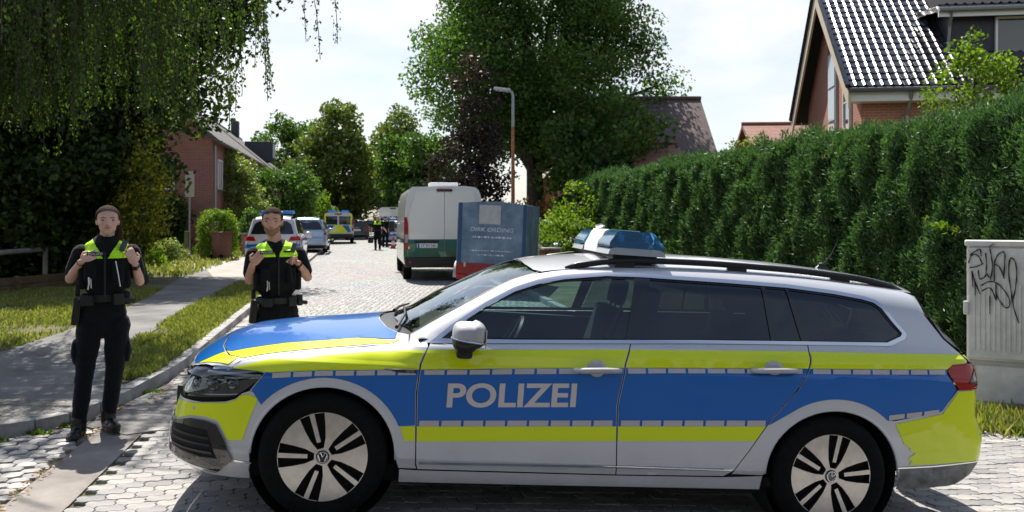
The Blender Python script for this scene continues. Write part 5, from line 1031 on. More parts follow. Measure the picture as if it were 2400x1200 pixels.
for P, m_, nm in (([(-.80, .70), (.80, .70), (.62, 1.15), (-.62, 1.15)], M_BLU, 'blue_panel'), ([(-.62, .66), (.62, .66), (.22, 1.16), (-.22, 1.16)], M_YEL, 'yellow_panel')):
    B = MB(); o_ = .0148 if nm[0] == 'b' else .018; B.prism(P, o_, o_ + .002, 'yz'); B.build(nm, m_, pv_)
for s in (-1, 1): B = MB(); B.box((.02, s * .80, 1.42), (.02, .09, .9)); B.build('yellow_edge', M_YEL, pv_)
for s in (-1, 1): B = MB(); B.box((-1.2, s * .40, 2.03), (.3, .5, .13), .03, tap=(.8, .9)); B.build('light_bar_lens', M_BLUOP, pv_, smooth=40)
box_van('delivery_van', 'distant white van behind the far police car', (-8.1, 58, .02), 5.4, 2.0, 2.35, M_WPNT, extras=False, glass_rear=True)
# --- tarpaulin box trailer
def trailer():
    t = empty('box_trailer', (-.47, 17.9, .03), R(-8), 'blue tarpaulin trailer with red base parked behind the white van', 'trailer'); m = mat('blue_tarpaulin', (.09, .18, .32), .55, var=.35, vs=2.2, bump=.3, bs=5, detail=7, col2=(.22, .31, .43)); mr = mat('red_board', (.26, .022, .02), .5, var=.2, vs=6); W, L_, z0, z1 = 1.46, 2.3, .62, 1.90
    t.rotation_euler = (0, R(2.2), R(-8)); B = MB(); n = 10; rows = []
    for z in np.linspace(z0, z1, 9):
        for k in range(n + 1):
            x = -W / 2 + W * k / n; rows.append((x, .012 * math.sin(k * 1.9 + z * 5) * math.sin(math.pi * k / n), z + (.05 * (1 - (x / W * 2) ** 2) if z == z1 else 0) - .02 * (z == z1)))
    B.add(rows, [(j * (n + 1) + k, j * (n + 1) + k + 1, (j + 1) * (n + 1) + k + 1, (j + 1) * (n + 1) + k) for j in range(8) for k in range(n)]); B.build('rear_tarpaulin', m, t, smooth=True)
    for s in (-1, 1):
        B = MB(); B.box((s * W / 2, L_ / 2, (z0 + z1) / 2 - .01), (.02, L_, z1 - z0 - .02)); B.build('side_tarpaulin', m, t)
        B = MB(); B.box((s * (W / 2 - .045), -.008, (z0 + z1) / 2), (.07, .03, z1 - z0), .008); B.build('corner_strap', mat('tarp_edge', (.02, .07, .17), .55), t)
        B = MB(); B.box((s * W / 2, L_ / 2, .50), (.03, L_, .26), .006); B.build('side_board', mr, t)
        w = empty('wheel_unit', (s * (W / 2 + .13), L_ * .5, 0)); w.parent = t; simple_wheel_x(w, s)
        B = MB(); B.box((s * (W / 2 - .12), -.04, .34), (.22, .05, .10), .01); B.build('tail_light', M_REDL, t)
    B = MB(); B.add([(-W / 2, 0, z1 - .02), (W / 2, 0, z1 - .02), (W / 2, L_, z1 - .02), (-W / 2, L_, z1 - .02), (0, 0, z1 + .05), (0, L_, z1 + .05)], [(0, 4, 5, 3), (4, 1, 2, 5)]); B.build('roof_tarpaulin', m, t)
    B = MB(); B.box((0, .0, .49), (W, .03, .28), .006); B.build('tail_board', mr, t)
    for x in (-.55, .55): B = MB(); B.box((x, -.022, .60), (.05, .02, .10), .005); B.build('latch', M_STEELV, t)
    B = MB(); B.box((0, L_ / 2, .36), (W - .1, L_, .06)); B.build('floor', M_BLK, t); B = MB(); B.tube([(0, L_, .38), (0, L_ + 1.1, .42)], .04, 8); B.build('drawbar', M_STEELV, t)
    B = MB(); B.box((-.05, -.020, 1.66), (.46, .006, .40), .002); B.build('white_patch', mat('patch_paper', (.42, .43, .47), .6, var=.15, vs=6), t)
    wm = mat('faded_lettering', (.60, .66, .72), .7, var=.3, vs=12)
    o = link(bpy.data.objects.new('lettering', text_mesh('DIRK ØRDING', .1, 0, wm, 'lettering', shear=.2, fit=(.92, .085))), t); o.location = (.0, -.0205, 1.345); o.rotation_euler = (R(90), 0, 0)
    rr = random.Random(4)
    for z, wd, hh in ((1.185, .80, .045), (.90, .90, .030), (.81, .58, .030)):      # worn lines, no longer legible
        B = MB(); x = -wd / 2
        while x < wd / 2:
            l_ = rr.uniform(.02, .07); B.box((x + l_ / 2, -.0205, z + rr.uniform(-.004, .004)), (l_, .001, hh * rr.uniform(.35, 1.0))); x += l_ + rr.uniform(.012, .035)
        o = B.build('worn_line', wm, t); o['kind'] = 'stuff'
    return t
def simple_wheel_x(par, s):
    T = MB(); r = .29; T.lathe([(r * .6, .08), (r * .95, .085), (r, .05), (r, -.05), (r * .95, -.085), (r * .6, -.08)], 28, (0, 0, r), axis='x'); T.build('tyre', M_RUB, par, smooth=40); B = MB(); B.lathe([(.001, s * .07), (r * .62, s * .06)], 20, (0, 0, r), axis='x'); B.build('rim', M_WHITE, par)
    B = MB(); n = 10; P = [(math.cos(math.pi * k / n) * .36, .10 + math.sin(math.pi * k / n) * .36 + .15) for k in range(n + 1)]; B.add([(x, y, z) for x in (-.11, .11) for y, z in P], [(k, k + 1, n + 1 + k + 1, n + 1 + k) for k in range(n)]); B.build('mudguard', mat('mudguard_grey', (.45, .46, .46), .5), par, smooth=True)
M_STEELV = mat('galvanised', (.40, .41, .42), .4, .8)
trailer()
# ================================================================== people
M_SKIN = mat('skin', (.62, .37, .28), .5, var=.10, vs=14, spec=.4); M_SKIN2 = mat('skin_ruddy', (.54, .29, .21), .5, var=.12, vs=14, spec=.4)
M_NAVY = mat('navy_cloth', (.0042, .0048, .007), .88, spec=.2, var=.25, vs=18, bump=.35, bs=45, sheen=.1); M_VEST = mat('black_vest', (.003, .0033, .0042), .75, spec=.25, var=.3, vs=22, bump=.3, bs=90)
M_HIVIS = mat('hi_vis', lin((190, 250, 30)), .6, var=.06, vs=30, bump=.25, bs=60); M_BOOT = mat('boot_leather', (.008, .008, .008), .35, bump=.2, bs=60); M_GEAR = mat('gear_black', (.007, .007, .007), .55)
M_HAIRB = mat('brown_hair', (.032, .017, .010), .85, var=.4, vs=60, bump=.4, bs=140, spec=.2); M_HAIRR = mat('short_fair_hair', (.034, .018, .010), .9, var=.35, vs=80, bump=.4, bs=200, spec=.2)
M_LIP = mat('lips', (.46, .20, .17), .45); M_EYEW = mat('eye_white', (.40, .37, .34), .25); M_IRIS = mat('iris', (.03, .025, .02), .15); M_STEEL = mat('steel', (.55, .56, .58), .3, .9)
M_PATCH = mat('dark_patch', (.012, .013, .018), .7); M_PTXT = mat('patch_text', (.55, .57, .58), .5)
def ball(B, c, r, rot=None, n=16):
    r = (r, r, r) if not hasattr(r, '__len__') else r; M = Euler(rot).to_matrix() if rot else None; c = Vector(c); vs = []; fs = []
    m = n // 2
    for i in range(m + 1):
        for k in range(n):
            t = math.pi * i / m; p = Vector((r[0] * math.sin(t) * math.cos(2 * math.pi * k / n), r[1] * math.sin(t) * math.sin(2 * math.pi * k / n), r[2] * math.cos(t))); vs.append((M @ p if M else p) + c)
    for i in range(m):
        for k in range(n): fs.append((i * n + k, i * n + (k + 1) % n, (i + 1) * n + (k + 1) % n, (i + 1) * n + k))
    return B.add(vs, fs)
def limb(B, P, Rr, n=12, flat=1.0):
    """rounded tapering limb through joints"""
    B.tube(P, Rr, n, flat=flat); ball(B, P[0], Rr[0], n=12); ball(B, P[-1], Rr[-1], n=12)
    for p, r in list(zip(P, Rr))[1:-1]: ball(B, p, r * 1.0, n=12)
def voxel(B, voxel_size=.007, smooth=4, fac=.5):
    """union of all shapes in B as one continuous skin"""
    me = bpy.data.meshes.new('tmp'); me.from_pydata([tuple(v) for v in B.v], [], B.f)
    bm = bmesh.new(); bm.from_mesh(me); bmesh.ops.remove_doubles(bm, verts=bm.verts, dist=1e-5); bmesh.ops.recalc_face_normals(bm, faces=bm.faces); bm.to_mesh(me); bm.free()
    o = bpy.data.objects.new('tmp', me); COL.objects.link(o)
    m = o.modifiers.new('r', 'REMESH'); m.mode = 'VOXEL'; m.voxel_size = voxel_size; m.use_smooth_shade = True
    s = o.modifiers.new('s', 'SMOOTH'); s.factor = fac; s.iterations = smooth
    dg = bpy.context.evaluated_depsgraph_get(); dg.update(); out = bpy.data.meshes.new_from_object(o.evaluated_get(dg)); bpy.data.objects.remove(o); bpy.data.meshes.remove(me); return out
def part(name, me, m, parent):
    me.name = name; me.materials.clear(); me.materials.append(m); me.shade_smooth(); return link(bpy.data.objects.new(name, me), parent)
def shell(me, off, keep):
    """copy of a surface pushed out along its normals, keeping the faces for which keep(centre, normal) holds"""
    bm = bmesh.new(); bm.from_mesh(me); bm.normal_update()
    dl = [f for f in bm.faces if not keep(f.calc_center_median(), f.normal)]; nrm = {v: v.normal.copy() for v in bm.verts}
    for v in bm.verts: v.co += nrm[v] * off
    bmesh.ops.delete(bm, geom=dl, context='FACES'); out = bpy.data.meshes.new('shell'); bm.to_mesh(out); bm.free(); return out
def hand(B, wrist, d, palm, s=1.0, curl=.9, thumb=1):
    """palm and five bent fingers: d = pointing direction, palm = direction the palm faces, thumb = side of the thumb"""
    w = Vector(wrist); d = Vector(d).normalized(); palm = Vector(palm); palm = (palm - d * palm.dot(d)).normalized(); side = d.cross(palm) * thumb
    c = w + d * .045 * s; q = Matrix((side, d, palm)).transposed().to_euler(); ball(B, c, (.040 * s, .048 * s, .016 * s), q)
    for k, (o, ln) in enumerate(((.030, .068), (.010, .076), (-.011, .071), (-.030, .056))):
        p = w + d * .085 * s + side * o * s; a = curl * (.55 + .12 * k); pts = [p - d * .02 * s]; dirv = d.copy(); ax = d.cross(palm)
        for j, f in enumerate((.45, .32, .25)):
            dirv = (Matrix.Rotation(a if j else a * .6, 3, ax) @ dirv).normalized(); p = p + dirv * ln * f * s; pts.append(p.copy())
        if dirv.dot(palm) < -.2:      # bend the other way round if the axis was flipped
            pts = [x - 2 * palm * (x - w).dot(palm) for x in pts]
        limb(B, pts, [.0088 * s, .0088 * s, .0082 * s, .0072 * s], 8)
    t0 = w + d * .025 * s + side * .032 * s; t1 = t0 + (d * .6 + side * .7 + palm * .25).normalized() * .036 * s; t2 = t1 + (d * .9 + palm * .6 - side * .1).normalized() * .030 * s; limb(B, [t0, t1, t2], [.012 * s, .0105 * s, .0088 * s], 8)
def head_shape(B, c, h, w, yaw=0, jaw=.8, male=False):
    """skull, jaw, brow, nose, cheeks, ears about the centre of the head; the face looks along -y turned by yaw"""
    c = Vector(c); M = Matrix.Rotation(yaw, 3, 'Z'); P = lambda x, y, z: c + M @ Vector((x * w, y * w, z * h))
    def bl(x, y, z, r): ball(B, P(x, y, z), (r[0] * w, r[1] * w, r[2] * h), (0, 0, yaw), 20)
    bl(0, .12, .14, (.50, .60, .37)); bl(0, -.02, .02, (.465, .52, .36)); bl(0, -.14, -.20, (.385 * (1.06 if male else 1), .40, .24)); bl(0, -.30, -.37, (.19 * (1.25 if male else 1), .19, .115)); bl(0, -.08, -.29, (.32 * (1.12 if male else 1), .33, .16))
    bl(0, -.45, .115, (.33, .10, .045)); bl(0, -.53, -.04, (.070, .10, .10)); bl(0, -.585, -.095, (.095, .10, .045)); bl(.26, -.33, -.06, (.15, .16, .12)); bl(-.26, -.33, -.06, (.15, .16, .12)); bl(0, -.47, -.215, (.17, .09, .045))
    for s in (-1, 1): bl(s * .485, .10, -.01, (.06, .13, .13))
    return P, M
def face_parts(par, P, M, h, w, brow, m_brow):
    e = empty('face', (0, 0, 0)); bpy.data.objects.remove(e)
    for s in (-1, 1):
        B = MB(); ball(B, P(s * .205, -.425, .035), (.070 * w, .050 * w, .020 * h)); o = B.build('eye', M_EYEW, par, smooth=True)
        B = MB(); ball(B, P(s * .205, -.478, .035), (.036 * w, .02 * w, .018 * h)); B.build('iris', M_IRIS, o, smooth=True)
        B = MB(); B.tube([P(s * .09, -.530, .118), P(s * .21, -.515, .142), P(s * .34, -.43, .112)], [.005 * brow, .0068 * brow, .003 * brow], 6, flat=.55); B.build('eyebrow', m_brow, par, smooth=True)
        B = MB(); B.tube([P(s * .11, -.468, .052), P(s * .205, -.486, .060), P(s * .30, -.43, .046)], .0022, 5); B.build('eyelid', M_LASH, par, smooth=True)
    B = MB(); B.tube([P(-.155, -.50, -.205), P(-.06, -.556, -.198), P(0, -.565, -.203), P(.06, -.556, -.198), P(.155, -.50, -.205)], [.002, .0055, .005, .0055, .002], 7, flat=.8); B.tube([P(-.13, -.51, -.222), P(0, -.566, -.235), P(.13, -.51, -.222)], [.002, .0062, .002], 7, flat=.8); B.build('lips', M_LIP, par, smooth=True)
M_LASH = mat('lash', (.012, .009, .008), .6)
def officer(name, label, loc, J, kind, voxel_size=.007, rz=0, detail=True, group=None):
    """J: joints in metres, x to the viewer's right, y away, z up"""
    t = empty(name, loc, rz, label, 'person', group); V = {k: Vector(v) for k, v in J.items() if hasattr(v, '__len__')}; male = kind == 'man'; sk = M_SKIN2 if male else M_SKIN
    h, w = J['head_h'], J['head_w']; k = J.get('bulk', 1.0)
    # --- skin: one continuous figure
    B = MB(); P, M = head_shape(B, V['head'], h, w, J.get('yaw', 0), male=male)
    limb(B, [V['neck'], V['head'] + Vector((0, .02, -.15 * h))], [.062 * k, .056 * k], 14); limb(B, [V['neck'] + Vector((0, .01, -.06)), V['pelvis']], [.09, .075], 14)
    for s in ('l', 'r'):
        limb(B, [V['sho_' + s], V['elb_' + s]], [.050 * k, .041 * k]); e, wr = V['elb_' + s], V['wri_' + s]; limb(B, [e, e.lerp(wr, .3), wr], [.040 * k, .042 * k, .027 * k]); limb(B, [V['neck'] + Vector((0, .02, -.05)), V['sho_' + s]], [.05, .05])
        hand(B, wr, V['hdir_' + s], V['hpalm_' + s], J.get('hand', 1.0) * (1.05 if male else .98), J.get('curl', 1.0), 1 if s == 'l' else -1)
        limb(B, [V['hip_' + s], V['knee_' + s], V['ank_' + s]], [.06, .048, .036])
    limb(B, [V['neck'] + Vector((0, -.005, .0)), V['neck'] + Vector((0, -.050, -.045)), V['neck'] + Vector((0, -.078, -.085))], [.056 * k, .044 * k, .020 * k])
    part('body', voxel(B, voxel_size * .8, 3), sk, t)
    # --- trousers
    B = MB(); ball(B, V['pelvis'] + Vector((0, .01, .01)), (.185 * k, .135 * k, .15)); ball(B, V['pelvis'] + Vector((0, .03, -.07)), (.19 * k, .145 * k, .12))
    for s in ('l', 'r'):
        hp, kn, an = V['hip_' + s], V['knee_' + s], V['ank_' + s]; sg = -1 if s == 'l' else 1
        limb(B, [hp, hp.lerp(kn, .45), kn, kn.lerp(an, .4), an + Vector((0, 0, .02))], [.108 * k, .096 * k, .074 * k, .070 * k, .060 * k], 14)
        pk = hp.lerp(kn, .55); ball(B, pk + Vector((sg * .085, .02, 0)), (.026, .07, .10))
    tr_ = voxel(B, voxel_size, 4); rg = np.random.default_rng(5); co = np.array([v.co for v in tr_.vertices]); nn = np.array([v.normal for v in tr_.vertices])
    f = .0016 * np.sin(co[:, 2] * 34 + np.sin(co[:, 0] * 30) * 1.5 + co[:, 1] * 18) + .0012 * np.sin(co[:, 2] * 71 + co[:, 0] * 45); co += nn * f[:, None]; tr_.vertices.foreach_set('co', co.astype(np.float32).ravel()); part('trousers', tr_, M_NAVY, t)
    # --- shirt with short sleeves and collar
    B = MB(); ch = V['chest']; ball(B, ch, (.185 * k, .125 * k, .20)); ball(B, V['waist'], (.155 * k, .115 * k, .17)); ball(B, V['pelvis'] + Vector((0, 0, .08)), (.165 * k, .125 * k, .14)); limb(B, [V['waist'], V['pelvis']], [.125 * k, .13 * k], flat=1)
    for s in ('l', 'r'):
        a, e = V['sho_' + s], V['elb_' + s]; limb(B, [V['neck'] + Vector((0, .025, -.085)), a], [.065 * k, .072 * k]); limb(B, [a, a.lerp(e, .35), a.lerp(e, .72)], [.074 * k, .070 * k, .066 * k])
    limb(B, [V['neck'] + Vector((0, .01, -.05)), V['neck'] + Vector((0, .030, -.070))], [.072 * k, .066 * k]); part('shirt', voxel(B, voxel_size, 3), M_NAVY, t)
    B = MB(); c_ = V['neck']; B.tube([c_ + Vector(((.070 + .012 * (a_ > .3)) * k * math.sin(a_ * s_), .025 - .070 * k * math.cos(a_), -.050 + .045 * min(1, a_ / 1.6))) for s_, a_ in [(-1, .30), (-1, .8), (-1, 1.4), (-1, 2.2), (1, 3.1415), (1, 2.2), (1, 1.4), (1, .8), (1, .30)]], .013, 8, flat=1.6); B.build('collar', M_NAVY, t, smooth=True)
    # --- protective vest, hi-vis yoke
    B = MB(); ball(B, ch + Vector((0, -.005, -.03)), (.196 * k, .155 * k, .22)); ball(B, V['waist'] + Vector((0, -.005, -.0)), (.180 * k, .148 * k, .17)); B.box(ch + Vector((0, -.06, -.10)), (.30 * k, .16, .34), .05); B.box(Vector((V['neck'].x, V['neck'].y - .055, V['neck'].z - .150)), (.30 * k, .17, .16), .05)
    for s in ('l', 'r'):
        a = V['sho_' + s]; m_ = V['neck'].lerp(a, .62); limb(B, [m_ + Vector((0, -.085, -.13)), m_ + Vector((0, -.01, .005)), m_ + Vector((0, .10, -.12))], [.060 * k, .052 * k, .06 * k]); sg = -1 if s == 'l' else 1
        if detail: B.box(V['waist'] + Vector((sg * .105 * k, -.145, .07)), (.085, .05, .15), .018); B.box(V['waist'] + Vector((sg * .175 * k, -.06, .02)), (.05, .12, .17), .02)
    vm = voxel(B, voxel_size, 3); nz = V['neck'].z; part('vest', vm, M_VEST, t); zy = J['yoke_z']; nx, ny = V['neck'].x, V['neck'].y
    yk = shell(vm, .006, lambda c, n: c.z > zy and abs(c.x - nx) > .012 + (max(0, c.z - (nz - .125)) * .55 if c.y < ny + .04 else 0) and abs(c.x - nx) < .19 * k); part('hi_vis_yoke', yk, M_HIVIS, t)
    if detail:
        zp = MB(); zp.box(ch + Vector((0, -.158, -.12)), (.014, .012, .36), .003); zp.build('zip', M_GEAR, t)
        def on_vest(q):
            return Vector((q[0], min(v.co.y for v in vm.vertices if abs(v.co.x - q[0]) < .03 and abs(v.co.z - q[2]) < .02) - .010, q[2]))
        fy = on_vest(J['patch']); pb = MB(); pb.box((0, 0, 0), (.115, .006, .030), .002); o = pb.build('name_patch', M_PATCH, t, loc=Vector(fy)); me = text_mesh('POLIZEI', .03, 0, M_PTXT, 'patch_text', bold=.0005, fit=(.095, .017)); o2 = link(bpy.data.objects.new('patch_text', me), o); o2.location = (0, -.0045, 0); o2.rotation_euler = (R(90), 0, 0)
        if 'patch2' in J: pb = MB(); pb.box((0, 0, 0), (.07, .006, .016), .002); pb.build('name_patch', M_PATCH, t, loc=on_vest(J['patch2']))
    # --- belt and gear
    B = MB(); pc = V['pelvis'] + Vector((0, 0, .125)); B.lathe([(.172 * k, -.028), (.180 * k, -.026), (.180 * k, .026), (.172 * k, .028)], 32, (0, 0, 0)); b_ = B.build('belt', M_GEAR, t, smooth=40); b_.location = pc; b_.scale = (1.03, .80, 1)
    if detail:
        for nm, off, dim, rot in (('holster', (-.205 * k, -.02, -.10), (.055, .10, .20), (0, R(6), 0)), ('holster_butt', (-.20 * k, .03, .05), (.035, .09, .08), (R(-20), 0, 0)), ('pouch', (.185 * k, -.03, -.005), (.05, .09, .10), None), ('pouch', (-.10, -.145, -.01), (.09, .05, .075), (0, 0, R(-12))), ('pouch', (.11, -.14, -.005), (.075, .045, .085), (0, 0, R(14))), ('torch', (.20 * k, -.10, -.02), (.10, .035, .035), (0, R(10), R(25)))):
            G = MB(); G.box((0, 0, 0), dim, .012, rot); G.build(nm, M_GEAR, t, loc=pc + Vector(off), smooth=40)
        G = MB(); G.tube([(-.08, -.155, -.01), (-.078, -.16, -.06), (-.085, -.158, -.10)], .006, 6); G.tube([(-.066, -.16, -.02), (-.063, -.162, -.09)], .004, 6); G.build('key_clip', M_STEEL, t, loc=V['waist'] + Vector((-.02, -.03, .04)))
        G = MB(); G.box((0, 0, 0), (.042, .035, .085), .012); G.tube([(.012, 0, .04), (.014, 0, .07)], .005, 6); G.build('radio', mat('radio_grey', (.05, .055, .06), .5), t, loc=Vector(J['radio']), smooth=40).rotation_euler = (R(-20), R(20), 0)
        G = MB(); G.tube([(-.02, 0, -.05), (.0, -.01, -.16), (.012, -.012, -.24)], .0045, 6); G.build('radio_cord', M_STEEL if not male else M_GEAR, t, loc=Vector(J['radio']) + Vector((-.03, -.06, -.06)))
        wr, e = V['wri_r'], V['elb_r']; d = (wr - e).normalized(); q = d.to_track_quat('Z', 'Y').to_euler(); G = MB(); G.lathe([(.029 * k, -.011), (.033 * k, -.010), (.033 * k, .010), (.029 * k, .011)], 20); G.box((0, -.034 * k, 0), (.036, .012, .036), .005); o = G.build('wrist_watch', M_GEAR, t, smooth=40); o.location = wr - d * .015; o.rotation_euler = q
        if not male: wr, e = V['wri_l'], V['elb_l']; d = (wr - e).normalized(); G = MB(); G.lathe([(.029 * k, -.004), (.032 * k, 0), (.029 * k, .004)], 20); o = G.build('wristband', M_GEAR, t, smooth=True); o.location = wr - d * .012; o.rotation_euler = d.to_track_quat('Z', 'Y').to_euler()
    # --- boots
    for s in ('l', 'r'):
        a = V['ank_' + s]; fd = Vector(J['foot_' + s]).normalized(); q = math.atan2(fd.x, -fd.y); B = MB(); fz = V['ank_' + s].z - .085
        limb(B, [a + Vector((0, 0, .05)), a - Vector((0, 0, .04))], [.053, .055], 12); Rz = Matrix.Rotation(q, 3, 'Z')
        for (yy, rx, ry, rz2, zz) in ((.03, .046, .06, .045, .045), (-.07, .047, .08, .042, .040), (-.15, .045, .06, .034, .034)): ball(B, Vector((a.x, a.y, fz)) + Rz @ Vector((0, yy, zz)), (rx, ry, rz2), (0, 0, q))
        bo = part('boot', voxel(B, voxel_size, 3), M_BOOT, t); S = MB(); S.prism([tuple((Rz @ Vector((x, y, 0)))[:2]) for x, y in ((-.034, .062), (.034, .062), (.043, .0), (.044, -.12), (.030, -.19), (0, -.205), (-.030, -.19), (-.044, -.12), (-.043, 0))], 0, .022); so = S.build('sole', M_GEAR, bo); so.location = (a.x, a.y, fz)
    # --- face and hair
    if detail: face_parts(t, P, M, h, w, 1.0 if male else .7, M_HAIRR if male else M_HAIRB)
    B = MB(); q = (0, 0, J.get('yaw', 0))
    if male:
        ball(B, P(0, .14, .18), (.535 * w, .615 * w, .362 * h), q, 28); hm = voxel(B, .006, 2); c0 = P(0, 0, .27); fw = M @ Vector((0, -1, 0))
        part('hair', shell(hm, .001, lambda c, n: (c.z > P(0, 0, .30).z and (c - V['head']).dot(fw) < .40 * w) or ((c - V['head']).dot(fw) < .12 * w and c.z > P(0, 0, -.02).z)), M_HAIRR, t)
        B = MB(); P2, _ = head_shape(B, V['head'], h, w, J.get('yaw', 0), male=True); bmesh_ = voxel(B, .006, 3); part('beard', shell(bmesh_, .0012, lambda c, n: c.z < P(0, 0, -.205 + .55 * max(0, abs((c - V['head']).dot(M @ Vector((1, 0, 0)))) / w - .22)).z and (c - V['head']).dot(fw) > -.02 and c.z > P(0, 0, -.52).z and not (abs((c - V['head']).dot(M @ Vector((1, 0, 0)))) < .16 * w and P(0, 0, -.245).z < c.z < P(0, 0, -.185).z)), M_STUB, t)
    elif kind == 'woman':
        ball(B, P(0, .15, .16), (.555 * w, .635 * w, .395 * h), q, 28); hm = voxel(B, .006, 2); fw = M @ Vector((0, -1, 0))
        part('hair', shell(hm, .001, lambda c, n: (c - V['head']).dot(fw) < np.interp(c.z, [P(0, 0, -.05).z, P(0, 0, .26).z, P(0, 0, .36).z, P(0, 0, .46).z], [.0 * w, .10 * w, .34 * w, .56 * w]) and c.z > P(0, 0, -.12).z), M_HAIRB, t)
        B = MB(); a = P(.42, .42, .02); limb(B, [P(.1, .66, .18), a, a + Vector((.012, -.03, -.10)), a + Vector((.022, -.09, -.20)), a + Vector((.020, -.12, -.28))], [.030, .032, .034, .028, .012]); part('pony_tail', voxel(B, .006, 2), M_HAIRB, t)
    else:
        ball(B, P(0, .10, .22), (.56 * w, .62 * w, .30 * h), q, 20); part('cap', voxel(B, .01, 2), J.get('cap_mat', M_NAVY), t)
    return t
M_STUB = mat('stubble', (.25, .125, .08), .8, var=.3, vs=120)
def fig(s, cx, y0, z0):
    """photo pixel of a figure drawn at s pixels per metre -> local joint"""
    return lambda u, v, y=0.0: ((u - cx) / s, y, CAM_H - (v - HOR) / s - z0)
sW = 309.0; yW = FPX / sW; xW = (243 - 1200) / FPX * yW; f = fig(sW, 243, yW, 0)
officer('person', 'woman in dark police uniform with hi-vis yoke standing by the kerb', (xW, yW, 0), rz=math.atan2(-xW, yW) - R(4), kind='woman', J=dict(
    head=f(252, 519, -.02), head_h=.222, head_w=.155, yaw=R(4), neck=f(250, 568, .0), chest=f(249, 608, 0), waist=f(247, 655, 0), pelvis=f(243, 735, 0),
    sho_l=f(196, 592, .0), elb_l=f(172, 652, .02), wri_l=f(199, 611, -.135), hdir_l=(.85, -.10, .55), hpalm_l=(.1, .9, -.35),
    sho_r=f(303, 592, .0), elb_r=f(320, 662, .02), wri_r=f(312, 619, -.13), hdir_r=(-.35, -.10, .95), hpalm_r=(-.3, .9, -.2),
    hip_l=f(214, 760), knee_l=f(203, 872, -.01), ank_l=f(192, 990, -.05), hip_r=f(272, 760), knee_r=f(266, 872, -.01), ank_r=f(253, 978, .02),
    foot_l=(-.18, -1, 0), foot_r=(.35, -1, 0), yoke_z=f(0, 604)[2], patch=f(229, 593, -.175), radio=f(287, 576, -.11), bulk=.88, hand=.98))
sM = 262.0; yM = FPX / sM; xM = (648 - 1200) / FPX * yM; f = fig(sM, 648, yM, 0)
officer('person', 'bearded man in dark police uniform with hi-vis yoke behind the bonnet', (xM, yM, 0), rz=math.atan2(-xM, yM) + R(7), kind='man', J=dict(
    head=f(638, 521, -.02), head_h=.252, head_w=.172, yaw=R(-14), neck=f(645, 566, .0), chest=f(648, 610, 0), waist=f(648, 662, 0), pelvis=f(650, 735, 0),
    sho_l=f(598, 597, .02), elb_l=f(588, 655, .05), wri_l=f(590, 618, -.13), hdir_l=(.55, -.10, .75), hpalm_l=(.1, .9, -.3),
    sho_r=f(698, 597, .02), elb_r=f(721, 652, .03), wri_r=f(692, 616, -.13), hdir_r=(-.85, -.10, .45), hpalm_r=(-.1, .9, -.35),
    hip_l=f(624, 755), knee_l=f(618, 850, 0), ank_l=f(612, 917, 0), hip_r=f(676, 755), knee_r=f(682, 850, 0), ank_r=f(686, 917, 0),
    foot_l=(-.3, -1, 0), foot_r=(.3, -1, 0), yoke_z=f(0, 600)[2], patch=f(622, 590, -.185), patch2=f(668, 588, -.185), radio=f(682, 580, -.14), bulk=1.02, hand=1.02))
# far officers down the street
sD = 47.0; yD = FPX / sD; f = fig(sD, 885, yD, 0)
J3 = dict(head=(0, 0, 1.60), head_h=.24, head_w=.165, neck=(0, 0, 1.46), chest=(0, 0, 1.30), waist=(0, 0, 1.10), pelvis=(0, 0, .88), sho_l=(-.20, 0, 1.40), elb_l=(-.29, .02, 1.12), wri_l=(-.33, -.02, .87), hdir_l=(0, 0, -1), hpalm_l=(1, 0, 0), sho_r=(.20, 0, 1.40), elb_r=(.28, .02, 1.14), wri_r=(.42, -.10, .98), hdir_r=(.5, -.3, -.4), hpalm_r=(-1, 0, 0),
    hip_l=(-.09, 0, .86), knee_l=(-.10, -.05, .48), ank_l=(-.10, .02, .09), hip_r=(.09, 0, .86), knee_r=(.10, .02, .48), ank_r=(.10, .06, .09), foot_l=(-.2, -1, 0), foot_r=(.2, -1, 0), yoke_z=1.30, bulk=1.0)
officer('person', 'distant officer in hi-vis yoke walking down the street with a black bag', ((885 - 1200) / FPX * yD, yD, 0), dict(J3, cap_mat=mat('tan_cap', (.50, .26, .16), .7)), 'far', .014, 0, False)
officer('person', 'distant officer in dark uniform beside the far white van', ((903 - 1200) / FPX * 47, 47, 0), dict(J3, yoke_z=1.42), 'far', .014, R(160), False)
bag = MB(); bag.box((0, 0, 0), (.26, .16, .30), .04); bag.tube([(-.08, 0, .14), (-.06, 0, .26), (.06, 0, .26), (.08, 0, .14)], .012, 6); tag(bag.build('carry_bag', M_GEAR, None, smooth=40, loc=((885 - 1200) / FPX * yD - .34, yD - .04, .52)), 'black bag carried by the distant walking officer', 'bag')
